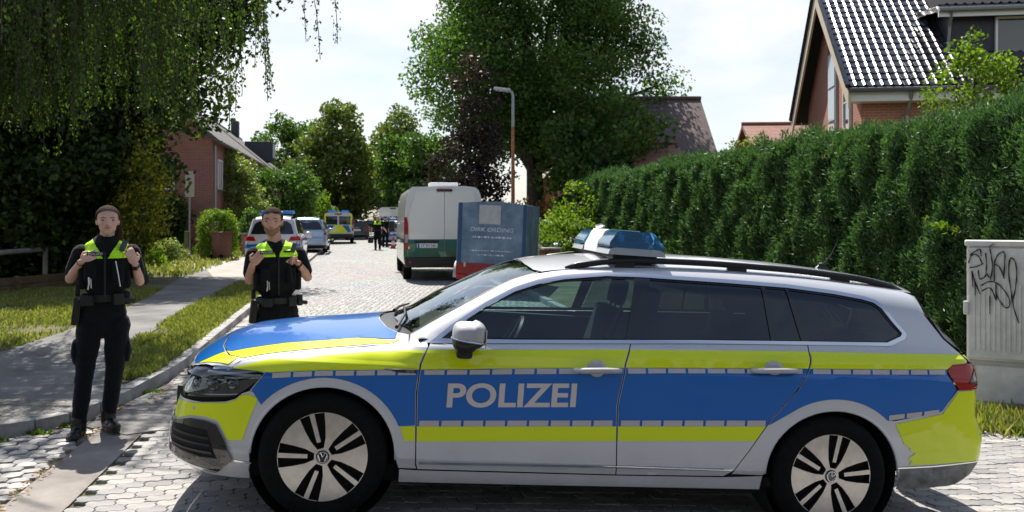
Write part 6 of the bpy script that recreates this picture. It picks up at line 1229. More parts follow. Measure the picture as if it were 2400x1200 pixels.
# ================================================================== street furniture and small things
def cabinet():
    t = empty('utility_cabinet', (4.90, 8.15, float(gz(4.9, 8.2)) - .02), R(-28), 'pale grey utility cabinet with black graffiti at the right edge', 'cabinet'); m = mat('cabinet_grey', (.58, .57, .55), .6, var=.16, vs=5, detail=9, bump=.1, bs=80); W, D, H = .98, .36, 1.60; zb = .50
    B = MB(); B.box((0, 0, zb / 2), (W - .03, D - .03, zb), .012); pb = B.build('plinth', mat('plinth_concrete', (.42, .40, .37), .8, var=.2, vs=5, bump=.2, bs=60), t); B = MB(); B.box((-.10, -D / 2 + .008, zb / 2 + .03), (.62, .012, zb - .16), .004); B.build('plinth_cover', m, pb)
    B = MB(); B.box((0, 0, (zb + H) / 2), (W, D, H - zb), .012); B.build('housing', m, t)
    B = MB(); B.box((0, 0, H + .018), (W + .04, D + .05, .05), .015); B.build('lid', m, t)
    for s, w in ((-1, .47), (1, .47)):
        d = empty('door', (s * .24, -D / 2 - .012, (zb + H) / 2)); d.parent = t; B = MB(); B.box((0, 0, 0), (w, .018, H - zb - .05), .006); B.build('door_leaf', m, d)
        for k in range(10 if s < 0 else 0):
            R_ = MB(); R_.box((-w / 2 + .045 + k * (w - .09) / 9, -.012, -.13), (.020, .012, H - zb - .45), .004); R_.build('rib', m, d)
    B = MB(); B.box((-.50, -D / 2 - .03, 1.0), (.04, .05, .13), .01); B.build('lock', m, t)
    # graffiti: sprayed strokes lying on the door
    g = mat('spray_black', (.008, .008, .010), .6); y = -D / 2 - .0285
    strokes = [[(-0.473, 1.388), (-0.424, 1.392), (-0.351, 1.425)], [(-0.477, 1.43), (-0.457, 1.496), (-0.416, 1.512), (-0.383, 1.479), (-0.363, 1.425)], [(-0.469, 1.504), (-0.416, 1.545), (-0.379, 1.562), (-0.371, 1.496)], [(-0.334, 1.529), (-0.326, 1.421), (-0.33, 1.339)], [(-0.265, 1.607), (-0.286, 1.611), (-0.298, 1.57), (-0.286, 1.496), (-0.277, 1.388), (-0.294, 1.273)], [(-0.261, 1.264), (-0.261, 1.413), (-0.241, 1.496), (-0.204, 1.537), (-0.176, 1.529), (-0.176, 1.446), (-0.184, 1.297)], [(-0.261, 1.421), (-0.22, 1.397), (-0.18, 1.289)], [(-0.139, 1.446), (-0.123, 1.487), (-0.09, 1.446), (-0.078, 1.331), (-0.09, 1.198), (-0.106, 1.099)], [(-0.139, 1.463), (-0.143, 1.331), (-0.123, 1.165), (-0.102, 1.017), (-0.062, 0.876)], [(-0.448, 1.355), (-0.44, 1.198)], [(-0.448, 1.347), (-0.42, 1.248), (-0.379, 1.132)], [(-0.424, 1.273), (-0.42, 1.124)], [(-0.395, 1.364), (-0.383, 1.281), (-0.343, 1.297), (-0.326, 1.331), (-0.302, 1.289)], [(-0.371, 1.215), (-0.31, 1.256), (-0.245, 1.248), (-0.188, 1.19), (-0.139, 1.099), (-0.139, 1.033), (-0.172, 1.017), (-0.22, 1.083), (-0.253, 1.165)], [(-0.367, 1.165), (-0.302, 1.198), (-0.269, 1.149), (-0.253, 1.091)], [(-0.298, 1.124), (-0.298, 0.951)], [(-0.249, 1.24), (-0.245, 1.083)]]
    for st in strokes:
        P = []
        for i in range(len(st) - 1):
            p0, p1, p2, p3 = st[max(i - 1, 0)], st[i], st[i + 1], st[min(i + 2, len(st) - 1)]
            for k in range(6):
                q = k / 6; P.append(tuple(.5 * (2 * p1[a] + (p2[a] - p0[a]) * q + (2 * p0[a] - 5 * p1[a] + 4 * p2[a] - p3[a]) * q * q + (3 * p1[a] - p0[a] - 3 * p2[a] + p3[a]) * q ** 3) for a in (0, 1)))
        P.append(st[-1]); B = MB(); B.tube([(a, y, b) for a, b in P], [.0135 + .004 * math.sin(i) for i in range(len(P))], 6, flat=.35); B.build('graffiti_stroke', g, t)
    for k in range(4):
        B = MB(); z = .92 + k * .17; B.tube([(.33, y, z + .08), (.40, y, z + .03), (.34, y, z - .02), (.41, y, z - .06)], .011, 6, flat=.35); B.build('graffiti_stroke', g, t)
cabinet()
def lamp_post():
    t = empty('street_lamp', (0.03, 26.2, .08), 0, 'slim street lamp with short arm before the oak', 'street lamp'); H = 5.45
    B = MB(); B.tube([(0, 0, -.2), (0, 0, 2.0)], [.062, .058], 12); B.build('pole_base', M_ZINC, t, smooth=50); B = MB(); B.tube([(0, 0, 2.0), (0, 0, H - 1.1)], [.058, .048], 12); B.build('rusty_shaft', mat('rusty_pole', (.30, .13, .06), .7, .2, var=.35, vs=6), t, smooth=50); B = MB(); B.tube([(0, 0, H - 1.1), (0, 0, H - .15), (-.03, 0, H - .05), (-.12, 0, H)], [.048, .042, .04, .036], 12); B.build('mast_top', M_ZINC, t, smooth=50)
    B = MB(); B.box((-.33, 0, H + .035), (.52, .20, .09), .03, (0, R(6), 0)); h = B.build('lamp_head', M_STEELV, t, smooth=50); B = MB(); B.box((-.34, 0, H - .012), (.40, .15, .02), .006, (0, R(6), 0)); B.build('lamp_glass', M_CLEAR, h)
    B = MB(); B.box((.0, -.06, 1.35), (.09, .02, .28), .004); B.build('inspection_door', M_ZINC, t)
lamp_post()
t = empty('signpost', (-12.2, 32.3, .08), R(20), 'grey signpost with a blank panel seen from behind, left of the driveway', 'signpost'); B = MB(); B.tube([(0, 0, -.1), (0, 0, 3.3)], .032, 10); B.build('pole', M_ZINC, t, smooth=60); B = MB(); B.box((0, -.04, 2.82), (.33, .02, .95), .008); s = B.build('sign_panel', mat('sign_back', (.40, .38, .33), .6, var=.08, vs=4), t)
for z in (2.55, 3.1): B = MB(); B.box((0, -.02, z), (.30, .03, .04), .004); B.build('bracket', M_ZINC, s)
def bin_(x, y, rz, label, m):
    t = empty('wheelie_bin', (x, y, HL), rz, label, 'bin'); B = MB(); B.box((0, 0, .52), (.44, .48, .88), .03, tap=(1.12, 1.16)); B.build('bin_body', m, t, smooth=40); B = MB(); B.box((0, -.02, .99), (.58, .66, .06), .02); B.box((0, -.31, 1.0), (.40, .05, .07), .015); B.build('lid', m, t, smooth=40); B = MB(); B.tube([(-.22, .33, .93), (.22, .33, .93)], .018, 8); B.build('handle', m, t)
    for s in (-1, 1): w = MB(); w.lathe([(.001, s * .03), (.10, s * .03), (.10, -s * .03), (.001, -s * .03)], 18, (s * .24, .24, .10), axis='x'); w.build('wheel', M_RUB, t)
bin_(-10.55, 31.0, R(150), 'brown wheelie bin standing on the pavement before the brick pillars', mat('brown_plastic', (.14, .05, .03), .5, var=.12, vs=5))
# brick pillars and low walls; bricks here are a few pixels across
def pier(x, y, w, d, h, rz, label, grp, m=M_BRICK):
    t = empty('brick_pillar', (x, y, HL - .05), rz, label, 'pillar', grp); B = MB(); B.box((0, 0, h / 2), (w, d, h), .01); B.build('brickwork', m, t); B = MB(); B.box((0, 0, h + .03), (w + .08, d + .08, .06), .015); B.build('coping', M_KERB, t)
for k, (x, y, w, lab) in enumerate([(-11.45, 32.0, .42, 'brick pillar left of the brown wheelie bin'), (-10.7, 34.5, .42, 'brick pillar just right of the brown wheelie bin'), (-10.35, 36.0, .45, 'brick pillar farthest right beside the police minivan'), (.95, 21.2, .62, 'brick pillar behind the car roof, left of the bright shrub'), (.35, 22.5, .40, 'narrow brick pillar beside the blue trailer')]): pier(x, y, w, .4, .92 if x < 0 else .78, AL, lab, 'brick garden pillars')
B = MB(); B.box((0, 0, .3), (3.0, .25, .6), .01); o = B.build('garden_wall', M_BRICK, None, loc=(-10.75, 38.5, HL - .05)); o.rotation_euler = (0, 0, AL); tag(o, 'low red brick garden wall beside the parked cars', 'wall')
t = empty('wooden_gatepost', (-11.7, 30.7, HL), 0, 'mossy wooden gatepost left of the brick pillars', 'post'); B = MB(); B.box((0, 0, .5), (.14, .14, 1.1), .02); B.build('post', mat('mossy_wood', (.10, .12, .04), .9, var=.3, vs=8), t)
# rail fence and edging boards on the left
def fence():
    m = mat('weathered_wood', (.2, .19, .175), .85, var=.3, vs=5, bump=.4, bs=30); t = empty('rail_fence', (-10.6, 17.2, HL), 0, 'grey wooden rail fence under the dark trees at left', 'fence'); P = [Vector((-1.2, -3.4, 0)), Vector((.05, .0, 0)), Vector((.1, 2.0, 0)), Vector((-.15, 4.4, 0))]
    for p in P: B = MB(); B.tube([(p.x, p.y, -.2), (p.x, p.y, .82)], .055, 8); B.build('post', m, t, smooth=50)
    for a, b in zip(P[:-1], P[1:]): B = MB(); B.tube([(a.x, a.y - .05, .80), (b.x, b.y + .05, .82)], .055, 8); B.build('rail', m, t, smooth=50)
    e = empty('edging_boards', (-10.35, 17.0, HL - .06), 0, 'low brown timber edging boards below the rail fence', 'edging'); m2 = mat('brown_board', (.115, .075, .04), .85, var=.35, vs=6, bump=.4, bs=30)
    for k in range(4):
        a = Vector((-.75 + .36 * k, -3.2 + 2.0 * k, 0)); b = Vector((-.75 + .36 * (k + 1), -3.2 + 2.0 * (k + 1), 0)) if k < 3 else Vector((.45, 4.8, 0)); d = b - a
        for z in (.10, .265): B = MB(); B.box((0, 0, z), (d.length - .02, .05, .155), .01); o = B.build('board', m2, e); o.location = (a + b) / 2; o.rotation_euler = (0, 0, math.atan2(d.y, d.x))
        B = MB(); B.box((a.x + .05, a.y, .16), (.08, .08, .42), .01); B.build('stake', m2, e)
fence()
t = empty('traffic_cone', (-6.2, 44.5, 0), 0, 'small red and white traffic cone beside the far police car', 'cone'); B = MB(); B.box((0, 0, .02), (.36, .36, .04), .01); B.build('base', M_RUB, t); B = MB(); B.lathe([(.14, .04), (.11, .22)], 16); B.build('red_ring', M_REDO, t) if 'M_REDO' in globals() else B.build('red_ring', mat('cone_red', (.55, .03, .02), .5), t); B = MB(); B.lathe([(.11, .22), (.075, .42)], 16); B.build('white_ring', M_WHITE, t); B = MB(); B.lathe([(.075, .42), (.03, .66), (.001, .67)], 16); B.build('cone_top', mat('cone_red', (.55, .03, .02), .5), t)
# ================================================================== vegetation
def unit(a): return a / np.maximum(np.linalg.norm(a, axis=-1, keepdims=True), 1e-9)
def leaf_quads(C, size, axis=None, aspect=.55, rg=rng, droop=.0):
    """one folded rhombus per centre; axis = growing direction (random if None)"""
    n = len(C); size = np.broadcast_to(size, (n,))
    a = unit(rg.normal(size=(n, 3))) if axis is None else unit(axis)
    b = unit(np.cross(a, unit(rg.normal(size=(n, 3))))); c = np.cross(a, b); s = size[:, None]
    P0 = C - a * s * .5; P2 = C + a * s * .5; P1 = C + b * s * .5 * aspect + c * s * .08; P3 = C - b * s * .5 * aspect + c * s * .08
    V = np.stack([P0, P1, P2, P3], 1).reshape(-1, 3); return V, np.arange(4 * n).reshape(n, 4)
def in_ball(n, rg=rng, power=.5):
    v = unit(rg.normal(size=(n, 3))); return v * (rg.random((n, 1)) ** power)
def clump_leaves(centers, radii, per, size, rg=rng, flat=.75, shell=.45):
    """leaves gathered in uneven clumps"""
    n = len(centers); k = rg.poisson(per * (np.asarray(radii) / np.mean(radii)) ** 2)
    idx = np.repeat(np.arange(n), k); P = in_ball(len(idx), rg, shell); P[:, 2] *= flat
    C = centers[idx] + P * np.asarray(radii)[idx][:, None]
    return leaf_quads(C, size * rg.uniform(.7, 1.3, len(C)), None, .62, rg)
def crown_points(n, c, r, rg=rng, lump=.25, lower=-1.0, hollow=.35, seed=0):
    """clump centres filling an uneven ellipsoid, most near its skin"""
    v = unit(rg.normal(size=(int(n * 2.2), 3))); v = v[v[:, 2] > lower][:n]
    ph = np.sin(v[:, 0] * 5 + seed) * np.cos(v[:, 1] * 4 + seed * 2) + np.sin(v[:, 2] * 6 + seed * 3)
    rad = (hollow + (1 - hollow) * rg.random(len(v)) ** .45) * (1 + lump * .5 * ph)
    return np.asarray(c) + v * rad[:, None] * np.asarray(r)
M_BARK = mat('bark', (.055, .045, .035), .95, var=.4, vs=8, bump=.8, bs=30)
M_BIRCHB = mat('birch_bark', (.30, .29, .27), .9, var=.6, vs=5, bump=.5, bs=30)
LF_OAK = leaf_mat('oak_leaf', (.032, .075, .016), (.06, .125, .026), (.11, .20, .042), .42)
LF_BIRCH = leaf_mat('birch_leaf', (.030, .058, .010), (.048, .09, .014), (.085, .14, .02), .42)
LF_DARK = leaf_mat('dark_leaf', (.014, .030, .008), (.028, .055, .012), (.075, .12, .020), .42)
LF_GOLD = leaf_mat('golden_leaf', (.05, .085, .012), (.15, .17, .018), (.44, .38, .035), .45)
LF_LIME = leaf_mat('lime_leaf', (.06, .10, .022), (.11, .155, .035), (.16, .20, .05), .35)
LF_YEW = leaf_mat('yew_needle', (.034, .082, .036), (.066, .142, .056), (.115, .215, .085), .25, .5)
LF_PURP = leaf_mat('copper_leaf', (.016, .013, .013), (.028, .020, .020), (.075, .045, .042), .30)
LF_FRESH = leaf_mat('fresh_leaf', (.07, .14, .015), (.12, .20, .02), (.19, .27, .03), .45)
LF_WILL = leaf_mat('grey_green_leaf', (.10, .15, .045), (.17, .22, .07), (.26, .30, .11), .4)
LF_RED = leaf_mat('reddish_leaf', (.07, .09, .02), (.16, .07, .03), (.26, .14, .05), .4)
LF_GRASS = leaf_mat('grass_blade', (.12, .17, .035), (.20, .23, .06), (.36, .32, .15), .35)
def limbs(B, base, tips, r0, rg, fork=.45):
    """tapering limbs that leave a trunk and arch out to the tips"""
    for t in tips:
        t = np.asarray(t); b = np.asarray(base); h = b + (t - b) * np.array([.25, .25, fork]) + rg.normal(size=3) * .1
        m = b + (t - b) * np.array([.62, .62, .78]) + rg.normal(size=3) * .12
        B.tube([b, h, m, t], [r0, r0 * .72, r0 * .4, r0 * .12], 6)
def make_tree(name, label, loc, crown, rad, clumps, per, leaf, lm, trunk_r=.25, cr=.9, cat='tree', seed=1, lower=-.85, bark=M_BARK, hollow=.35, lump=.25, group=None, trunk_h=None, shape=None, ntips=14):
    rg = np.random.default_rng(seed); t = empty(name, loc, 0, label, cat, group)
    C = crown_points(clumps, crown, rad, rg, lump, lower, hollow, seed)
    if shape is not None: C = shape(C, rg)
    V, F = clump_leaves(C, cr * rg.uniform(.6, 1.25, len(C)), per, leaf, rg)
    o = link(bpy.data.objects.new('crown', np_mesh('crown', V, F, lm)), t)
    B = MB(); top = trunk_h or crown[2] * .75; n = 6
    pts = [(crown[0] * k / n * .6 + math.sin(k * 2.1 + seed) * .06, crown[1] * k / n * .6, -.2 + (top + .2) * k / n) for k in range(n + 1)]
    B.tube(pts, [trunk_r * (1.25 - .9 * k / n) for k in range(n + 1)], 9)
    if ntips: limbs(B, pts[3], C[rg.choice(len(C), min(ntips, len(C)), replace=False)], trunk_r * .55, rg)
    B.build('trunk', bark, t, smooth=50, fix=False); return t
# --- oak and copper tree behind the van, trees down the street
make_tree('oak_tree', 'huge broad green oak towering over the middle of the street', (1.0, 36, .1), (-.2, 0, 8.4), (4.7, 4.2, 6.6), 480, 220, .165, LF_OAK, .42, 1.05, seed=3, lump=.30, hollow=.30, trunk_h=7, ntips=30)
make_tree('copper_tree', 'slim dark purple-leaved tree in front of the oak', (-1.45, 30.5, .1), (.1, 0, 3.6), (1.35, 1.2, 3.5), 75, 80, .15, LF_PURP, .13, .55, seed=5, lower=-.9, hollow=.2, lump=.5, shape=lambda C, rg: np.stack([.1 + (C[:, 0] - .1) * np.interp(C[:, 2], [0, 2, 8], [1.25, 1.05, .45]), C[:, 1] * np.interp(C[:, 2], [0, 2, 8], [1.25, 1.1, .25]), C[:, 2]], 1))
for k, (x, y, w, h, cz, lm, lab, nm, sd_) in enumerate([
    (-14.4, 70, 3.3, 5.6, 5.4, LF_LIME, 'pale olive-green tree rising behind the parked police van', 'lime_tree', 11),
    (-21.0, 82, 3.6, 5.4, 6.0, LF_OAK, 'dark round tree left of the pale olive tree, beyond the houses', 'maple_tree', 12),
    (-10.6, 78, 2.9, 4.6, 6.0, LF_LIME, 'brownish-green tree between the pale olive tree and the oak', 'lime_tree', 13),
    (-7.0, 66, 3.0, 4.0, 4.0, LF_OAK, 'dark tree left of the oak, behind the white van', 'maple_tree', 14),
    (-16.5, 118, 4.5, 5.0, 5.5, LF_DARK, 'far dark tree closing the end of the street', 'maple_tree', 15),
    (-24.5, 100, 4.0, 4.0, 4.5, LF_OAK, 'far tree low behind the left rooftops', 'maple_tree', 16)]):
    make_tree(nm, lab, (x, y, 0), (0, 0, cz), (w, w, h), 170, 110, .34, lm, .3, 1.0, seed=sd_, lump=.35, hollow=.4, shape=None)
make_tree('background_tree', 'dark leafy tree right of the oak trunk, behind the garden hedge', (3.6, 31, .1), (0, 0, 3.2), (2.2, 1.6, 2.6), 90, 120, .2, LF_OAK, .2, .8, seed=18, lump=.3)
# --- left: dense dark trees with a golden shrub, birch hanging in from the left
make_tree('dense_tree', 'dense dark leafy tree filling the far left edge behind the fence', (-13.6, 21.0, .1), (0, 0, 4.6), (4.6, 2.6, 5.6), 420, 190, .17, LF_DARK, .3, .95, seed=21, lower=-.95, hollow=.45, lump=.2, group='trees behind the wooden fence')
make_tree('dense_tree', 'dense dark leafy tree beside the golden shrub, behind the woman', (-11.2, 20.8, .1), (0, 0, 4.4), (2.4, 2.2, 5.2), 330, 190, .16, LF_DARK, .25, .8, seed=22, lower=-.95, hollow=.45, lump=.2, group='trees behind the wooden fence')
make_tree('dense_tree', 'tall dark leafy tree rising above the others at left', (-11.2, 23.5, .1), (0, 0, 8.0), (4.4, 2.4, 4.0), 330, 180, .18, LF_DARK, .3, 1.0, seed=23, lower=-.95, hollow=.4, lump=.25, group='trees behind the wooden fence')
make_tree('golden_shrub', 'golden-yellow leafed shrub at the right edge of the dark trees', (-8.55, 19.8, .1), (.05, -.1, 1.9), (.50, .5, 1.75), 60, 60, .10, LF_GOLD, .06, .42, 'shrub', 24, hollow=.5)
def birch():
    rg = np.random.default_rng(31); t = empty('birch_tree', (-8.3, 11.6, .1), 0, 'weeping birch with long hanging twigs at the upper left', 'tree')
    B = MB(); B.tube([(0, 0, -.2), (.1, 0, 2.5), (.15, -.1, 5.0), (.3, -.2, 7.2), (.5, -.3, 9)], [.24, .2, .16, .11, .04], 9)
    lims = []
    for k in range(38):
        a = rg.uniform(-.62, .50); L_ = rg.uniform(1.6, 5.2); z0 = rg.uniform(4.4, 7.2); zt = z0 + rg.uniform(.2, 1.2)
        d = np.array([math.cos(a), math.sin(a), 0]); b = np.array([.2, -.1, z0])
        pts = [b, b + d * L_ * .35 + [0, 0, (zt - z0) * .8], b + d * L_ * .7 + [0, 0, (zt - z0) * 1.0], b + d * L_ + [0, 0, (zt - z0) * .7]]
        B.tube(pts, [.06, .045, .028, .012], 5, cap=False); lims.append(np.array(pts))
    tw = MB(); LV = []; LA = []
    for k in range(560):
        pts = lims[rg.integers(len(lims))]; u = rg.uniform(.25, 3) ; i = min(2, int(u)); p = pts[i] + (pts[i + 1] - pts[i]) * (u - i) + rg.normal(size=3) * [.15, .15, .05]
        wx = (p[0] - 8.3) * 11.3 / (p[1] + 11.6)                                  # world x of the twig: the curtain ends higher towards the street
        zb = np.interp(wx, [-9, -6.8, -4.8, -3.95, -3.6, -3.4, -3.1, -2.7], [2.5, 2.7, 2.8, 3.0, 3.2, 3.5, 3.6, 4.2]) + abs(rg.normal()) * .55
        if rg.random() < .05: zb -= .5
        Lh = p[2] - zb
        if Lh < .5: continue
        Lh = min(Lh, rg.uniform(2.2, 4.8)); n = max(4, int(Lh / .35)); sway = rg.normal(size=2) * .10; q = p.copy(); P = [q.copy()]
        for j in range(n): q = q + np.array([sway[0] * (1 - j / n) + rg.normal() * .015, sway[1] * (1 - j / n) + rg.normal() * .015, -Lh / n]); P.append(q.copy())
        tw.tube(P, [.006] * len(P), 3, cap=False)
        m = int(Lh * rg.uniform(38, 62)); s = rg.random(m) * (len(P) - 1); ii = s.astype(int); PP = np.array(P); c = PP[ii] + (PP[np.minimum(ii + 1, len(P) - 1)] - PP[ii]) * (s - ii)[:, None]
        out = rg.normal(size=(m, 3)) * [1, 1, .3]; LV.append(c + unit(out) * rg.uniform(.015, .07, (m, 1)) + [0, 0, -.02]); LA.append(unit(out) * .5 + [0, 0, -1] + rg.normal(size=(m, 3)) * .35)
    C = np.concatenate(LV); V, F = leaf_quads(C, rng.uniform(.036, .064, len(C)), np.concatenate(LA), .72, rg)
    link(bpy.data.objects.new('crown', np_mesh('crown', V, F, LF_BIRCH)), t); B.build('trunk', M_BIRCHB, t, smooth=50, fix=False); o = tw.build('twigs', M_BARK, t, fix=False); o['kind'] = 'stuff'
birch()
# --- clipped yew hedge on the right, parallel to the street
def hedge():
    rg = np.random.default_rng(41); y0, y1 = 7.2, 26.7; t = empty('yew_hedge', (hedgeX(16), 16, .0), 0, 'long tall clipped dark green hedge along the right side', 'hedge')
    H = 2.80; ox, oy = hedgeX(16), 16.0; nx, ny = -SDY, SDX      # outward normal towards the street
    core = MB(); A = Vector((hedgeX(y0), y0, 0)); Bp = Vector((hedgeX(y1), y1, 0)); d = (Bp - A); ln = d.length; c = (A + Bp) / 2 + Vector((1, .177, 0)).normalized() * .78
    core.box((c.x - ox, c.y - oy, H / 2 - .12), (ln - .3, 1.2, H - .22), .15, (0, 0, math.atan2(d.y, d.x))); core.build('inner_core', mat('hedge_core', (.010, .014, .007), 1), t)  # plain dark box behind the tufts, without branches
    def bump(s, z): return .055 * np.sin(s * 9.0 + np.sin(z * 2.1) * 1.2 + 2.5 * np.sin(s * 1.3)) * (.6 + .4 * np.sin(s * 2.3 + z * 1.7)) + .045 * np.sin(s * 14.3 + 3 * np.sin(s * .9) + z * .8) + .045 * np.sin(s * 5.1 + z * 3.3 + np.sin(s * 2.2)) + .06 * np.sin(s * 21 + z * 5) + .05 * np.sin(z * 6 + s * 4)
    L_ = []; AX = []
    n1 = 15500; s = ln * rg.random(n1) ** 1.45; z = H * rg.random(n1) ** .85                          # street face, denser near
    px_, py_ = hedgeX(y0) + SDX * s, y0 + SDY * s; dep = bump(s, z) - .14 * np.clip((z - H + .35) / .35, 0, 1) ** 2 + rg.normal(size=n1) * .04
    C = np.stack([px_ + nx * dep, py_ + ny * dep, z], 1); ax = np.stack([np.full(n1, nx * .75), np.full(n1, ny * .75), np.full(n1, .8)], 1) + rg.normal(size=(n1, 3)) * .35; L_.append(C); AX.append(ax)
    n2 = 6500; s = ln * rg.random(n2) ** 1.3; w = 1.35 * rg.random(n2) ** 1.2                           # top
    px_, py_ = hedgeX(y0) + SDX * s - nx * w, y0 + SDY * s - ny * w; z = H + .07 * np.sin(s * 5) * np.sin(w * 6 + s) + .05 * np.sin(s * 1.1) + rg.normal(size=n2) * .045 + (rg.random(n2) < .06) * .12 - .12 * np.clip(1 - w / .25, 0, 1)
    L_.append(np.stack([px_, py_, z], 1)); AX.append(np.stack([np.full(n2, nx * .15), np.full(n2, ny * .15), np.ones(n2)], 1) + rg.normal(size=(n2, 3)) * .25)
    n3 = 900; w = 1.35 * rg.random(n3); z = H * rg.random(n3); dep = rg.normal(size=n3) * .06           # far end
    L_.append(np.stack([hedgeX(y1) - nx * w + SDX * dep, y1 - ny * w + SDY * dep, z], 1)); AX.append(np.stack([np.full(n3, SDX), np.full(n3, SDY), np.full(n3, .8)], 1))
    C = np.concatenate(L_) - [ox, oy, 0]; A_ = unit(np.concatenate(AX)); m = 24                        # each tuft: a spray of narrow blades
    idx = np.repeat(np.arange(len(C)), m); spread = rg.normal(size=(len(idx), 3)) * .042; dirs = unit(A_[idx] + rg.normal(size=(len(idx), 3)) * .42)
    near = np.clip((C[idx, 1] + oy - 7) / 14, 0, 1); P = C[idx] + spread + dirs * .03
    V, F = leaf_quads(P, (.050 + .042 * near) * rg.uniform(.7, 1.4, len(P)), dirs, .24, rg)
    o = link(bpy.data.objects.new('foliage', np_mesh('foliage', V, F, LF_YEW)), t)
hedge()
def shrub(name, label, loc, r, leaf, lm, clumps=60, per=60, seed=1, cr=.4, cat='shrub', group=None, spikes=0, stem=.03):
    t = make_tree(name, label, loc, (0, 0, r[2] * .9), r, clumps, per, leaf, lm, stem, cr, cat, seed, -.8, hollow=.5, group=group, ntips=8)
    if spikes:
        rg = np.random.default_rng(seed + 500); L_ = []; A = []; B = MB()
        for k in range(spikes):
            a = rg.uniform(0, 6.28); b = np.array([math.cos(a) * r[0] * .5, math.sin(a) * r[1] * .5, r[2] * .9]); d = unit(np.array([math.cos(a) * .6, math.sin(a) * .6, 1.2]) + rg.normal(size=3) * .2); ln = rg.uniform(.6, 1.3) * r[2] * .55
            n = int(ln / .03); q = b + d * np.linspace(.1, ln + r[2] * .35, n)[:, None] + np.array([0, 0, -1]) * (np.linspace(0, 1, n)[:, None] ** 2) * .12; B.tube([b, q[n // 2], q[-1]], [.012, .008, .003], 4)
            L_.append(q + rg.normal(size=(n, 3)) * .03); A.append(np.tile(d, (n, 1)) + rg.normal(size=(n, 3)) * .8)
        V, F = leaf_quads(np.concatenate(L_), leaf * 1.1 * rg.uniform(.7, 1.3, sum(map(len, L_))), np.concatenate(A), .5, rg); link(bpy.data.objects.new('shoots', np_mesh('shoots', V, F, lm)), t)['kind'] = 'stuff'; B.build('shoot_stems', M_BARK, t, fix=False)['kind'] = 'stuff'
    return t
shrub('yellow_green_shrub', 'loose yellow-green shrub with long shoots at the far end of the hedge', (2.25, 25.6, .1), (1.25, 1.0, 1.25), .11, LF_FRESH, 80, 70, 51, .4, spikes=26)
shrub('yellow_green_shrub', 'bright leafy shrub behind the light bar, by the low brick wall', (1.35, 21.8, .1), (.62, .6, .85), .09, LF_FRESH, 50, 70, 52, .28, spikes=8)
shrub('photinia_hedge', 'reddish-green clipped hedge behind the blue trailer', (.9, 27.5, .1), (1.5, .6, 1.05), .10, LF_RED, 70, 80, 53, .35, 'hedge')
shrub('cypress_shrub', 'small dark conifer between trailer and driveway car', (.55, 26.2, .1), (.42, .4, .9), .09, LF_YEW, 50, 90, 54, .25)
shrub('willow_shrub', 'pale grey-green rounded shrub before the brick house wall', (-13.3, 41, .1), (1.25, 1.1, 2.3), .16, LF_WILL, 90, 80, 55, .5)
shrub('tall_bush', 'tall dark bush right of the pale rounded shrub, left of the street', (-12.2, 45, .1), (1.9, 1.3, 2.3), .17, LF_OAK, 120, 80, 56, .6, spikes=10)
shrub('garden_shrub', 'bright green bush left of the parked police van', (-13.2, 58, .1), (1.3, 1.2, 1.5), .2, LF_FRESH, 60, 60, 57, .5)
shrub('box_ball', 'round clipped bright green bush right of the signpost', (-10.9, 31.5, .1), (.68, .65, .98), .07, LF_FRESH, 130, 90, 58, .22, 'bush', 'round bushes by the driveway')
shrub('box_ball', 'round clipped darker bush behind the brown bin', (-10.6, 35.0, .1), (.62, .6, .95), .08, LF_OAK, 110, 80, 59, .24, 'bush', 'round bushes by the driveway')
shrub('dark_shrub', 'dark bush against the brick wall left of the signpost', (-14.9, 36, .1), (1.0, .8, 1.25), .15, LF_DARK, 90, 90, 60, .5)
shrub('garden_plant', 'low leafy flowering plant by the foot of the signpost', (-11.9, 29.0, .1), (.75, .6, .42), .09, LF_WILL, 50, 60, 61, .25, 'plant')
shrub('garden_plant', 'low bright leafy plant below the golden shrub', (-11.5, 26.5, .1), (.6, .5, .4), .10, LF_FRESH, 40, 60, 62, .25, 'plant')
make_tree('young_tree', 'slim young leafy tree in front of the dormer window', (9.6, 17.6, 0), (-.1, 0, 4.15), (.85, .7, 1.35), 60, 44, .10, LF_FRESH, .05, .3, seed=63, lower=-.95, hollow=.3, trunk_h=4.6)
shrub('sapling', 'thin sparse sapling poking above the middle of the hedge', (5.6, 21, 0), (.55, .4, 2.0), .10, LF_WILL, 22, 14, 64, .3, 'sapling', spikes=9)
# bright sprig growing out of the hedge near the cabinet
rg = np.random.default_rng(66); sp = empty('leafy_sprig', (4.62, 9.4, 1.48), 0, 'bright yellow-green sprig sticking out of the dark hedge by the cabinet', 'sprig')
q = np.array([[k * -.035 + rg.normal() * .03, rg.normal() * .03, k * .012 + rg.normal() * .03] for k in range(11) for _ in range(3)]) + [.28, 0, 0]; V, F = leaf_quads(q, rg.uniform(.05, .10, len(q)), None, .7, rg); link(bpy.data.objects.new('leaf_spray', np_mesh('leaf_spray', V, F, LF_FRESH)), sp)
B = MB(); B.tube([(.75, .1, -.06), (.3, 0, 0), (-.1, 0, .13)], [.008, .006, .003], 5); B.build('stem', M_BARK, sp)
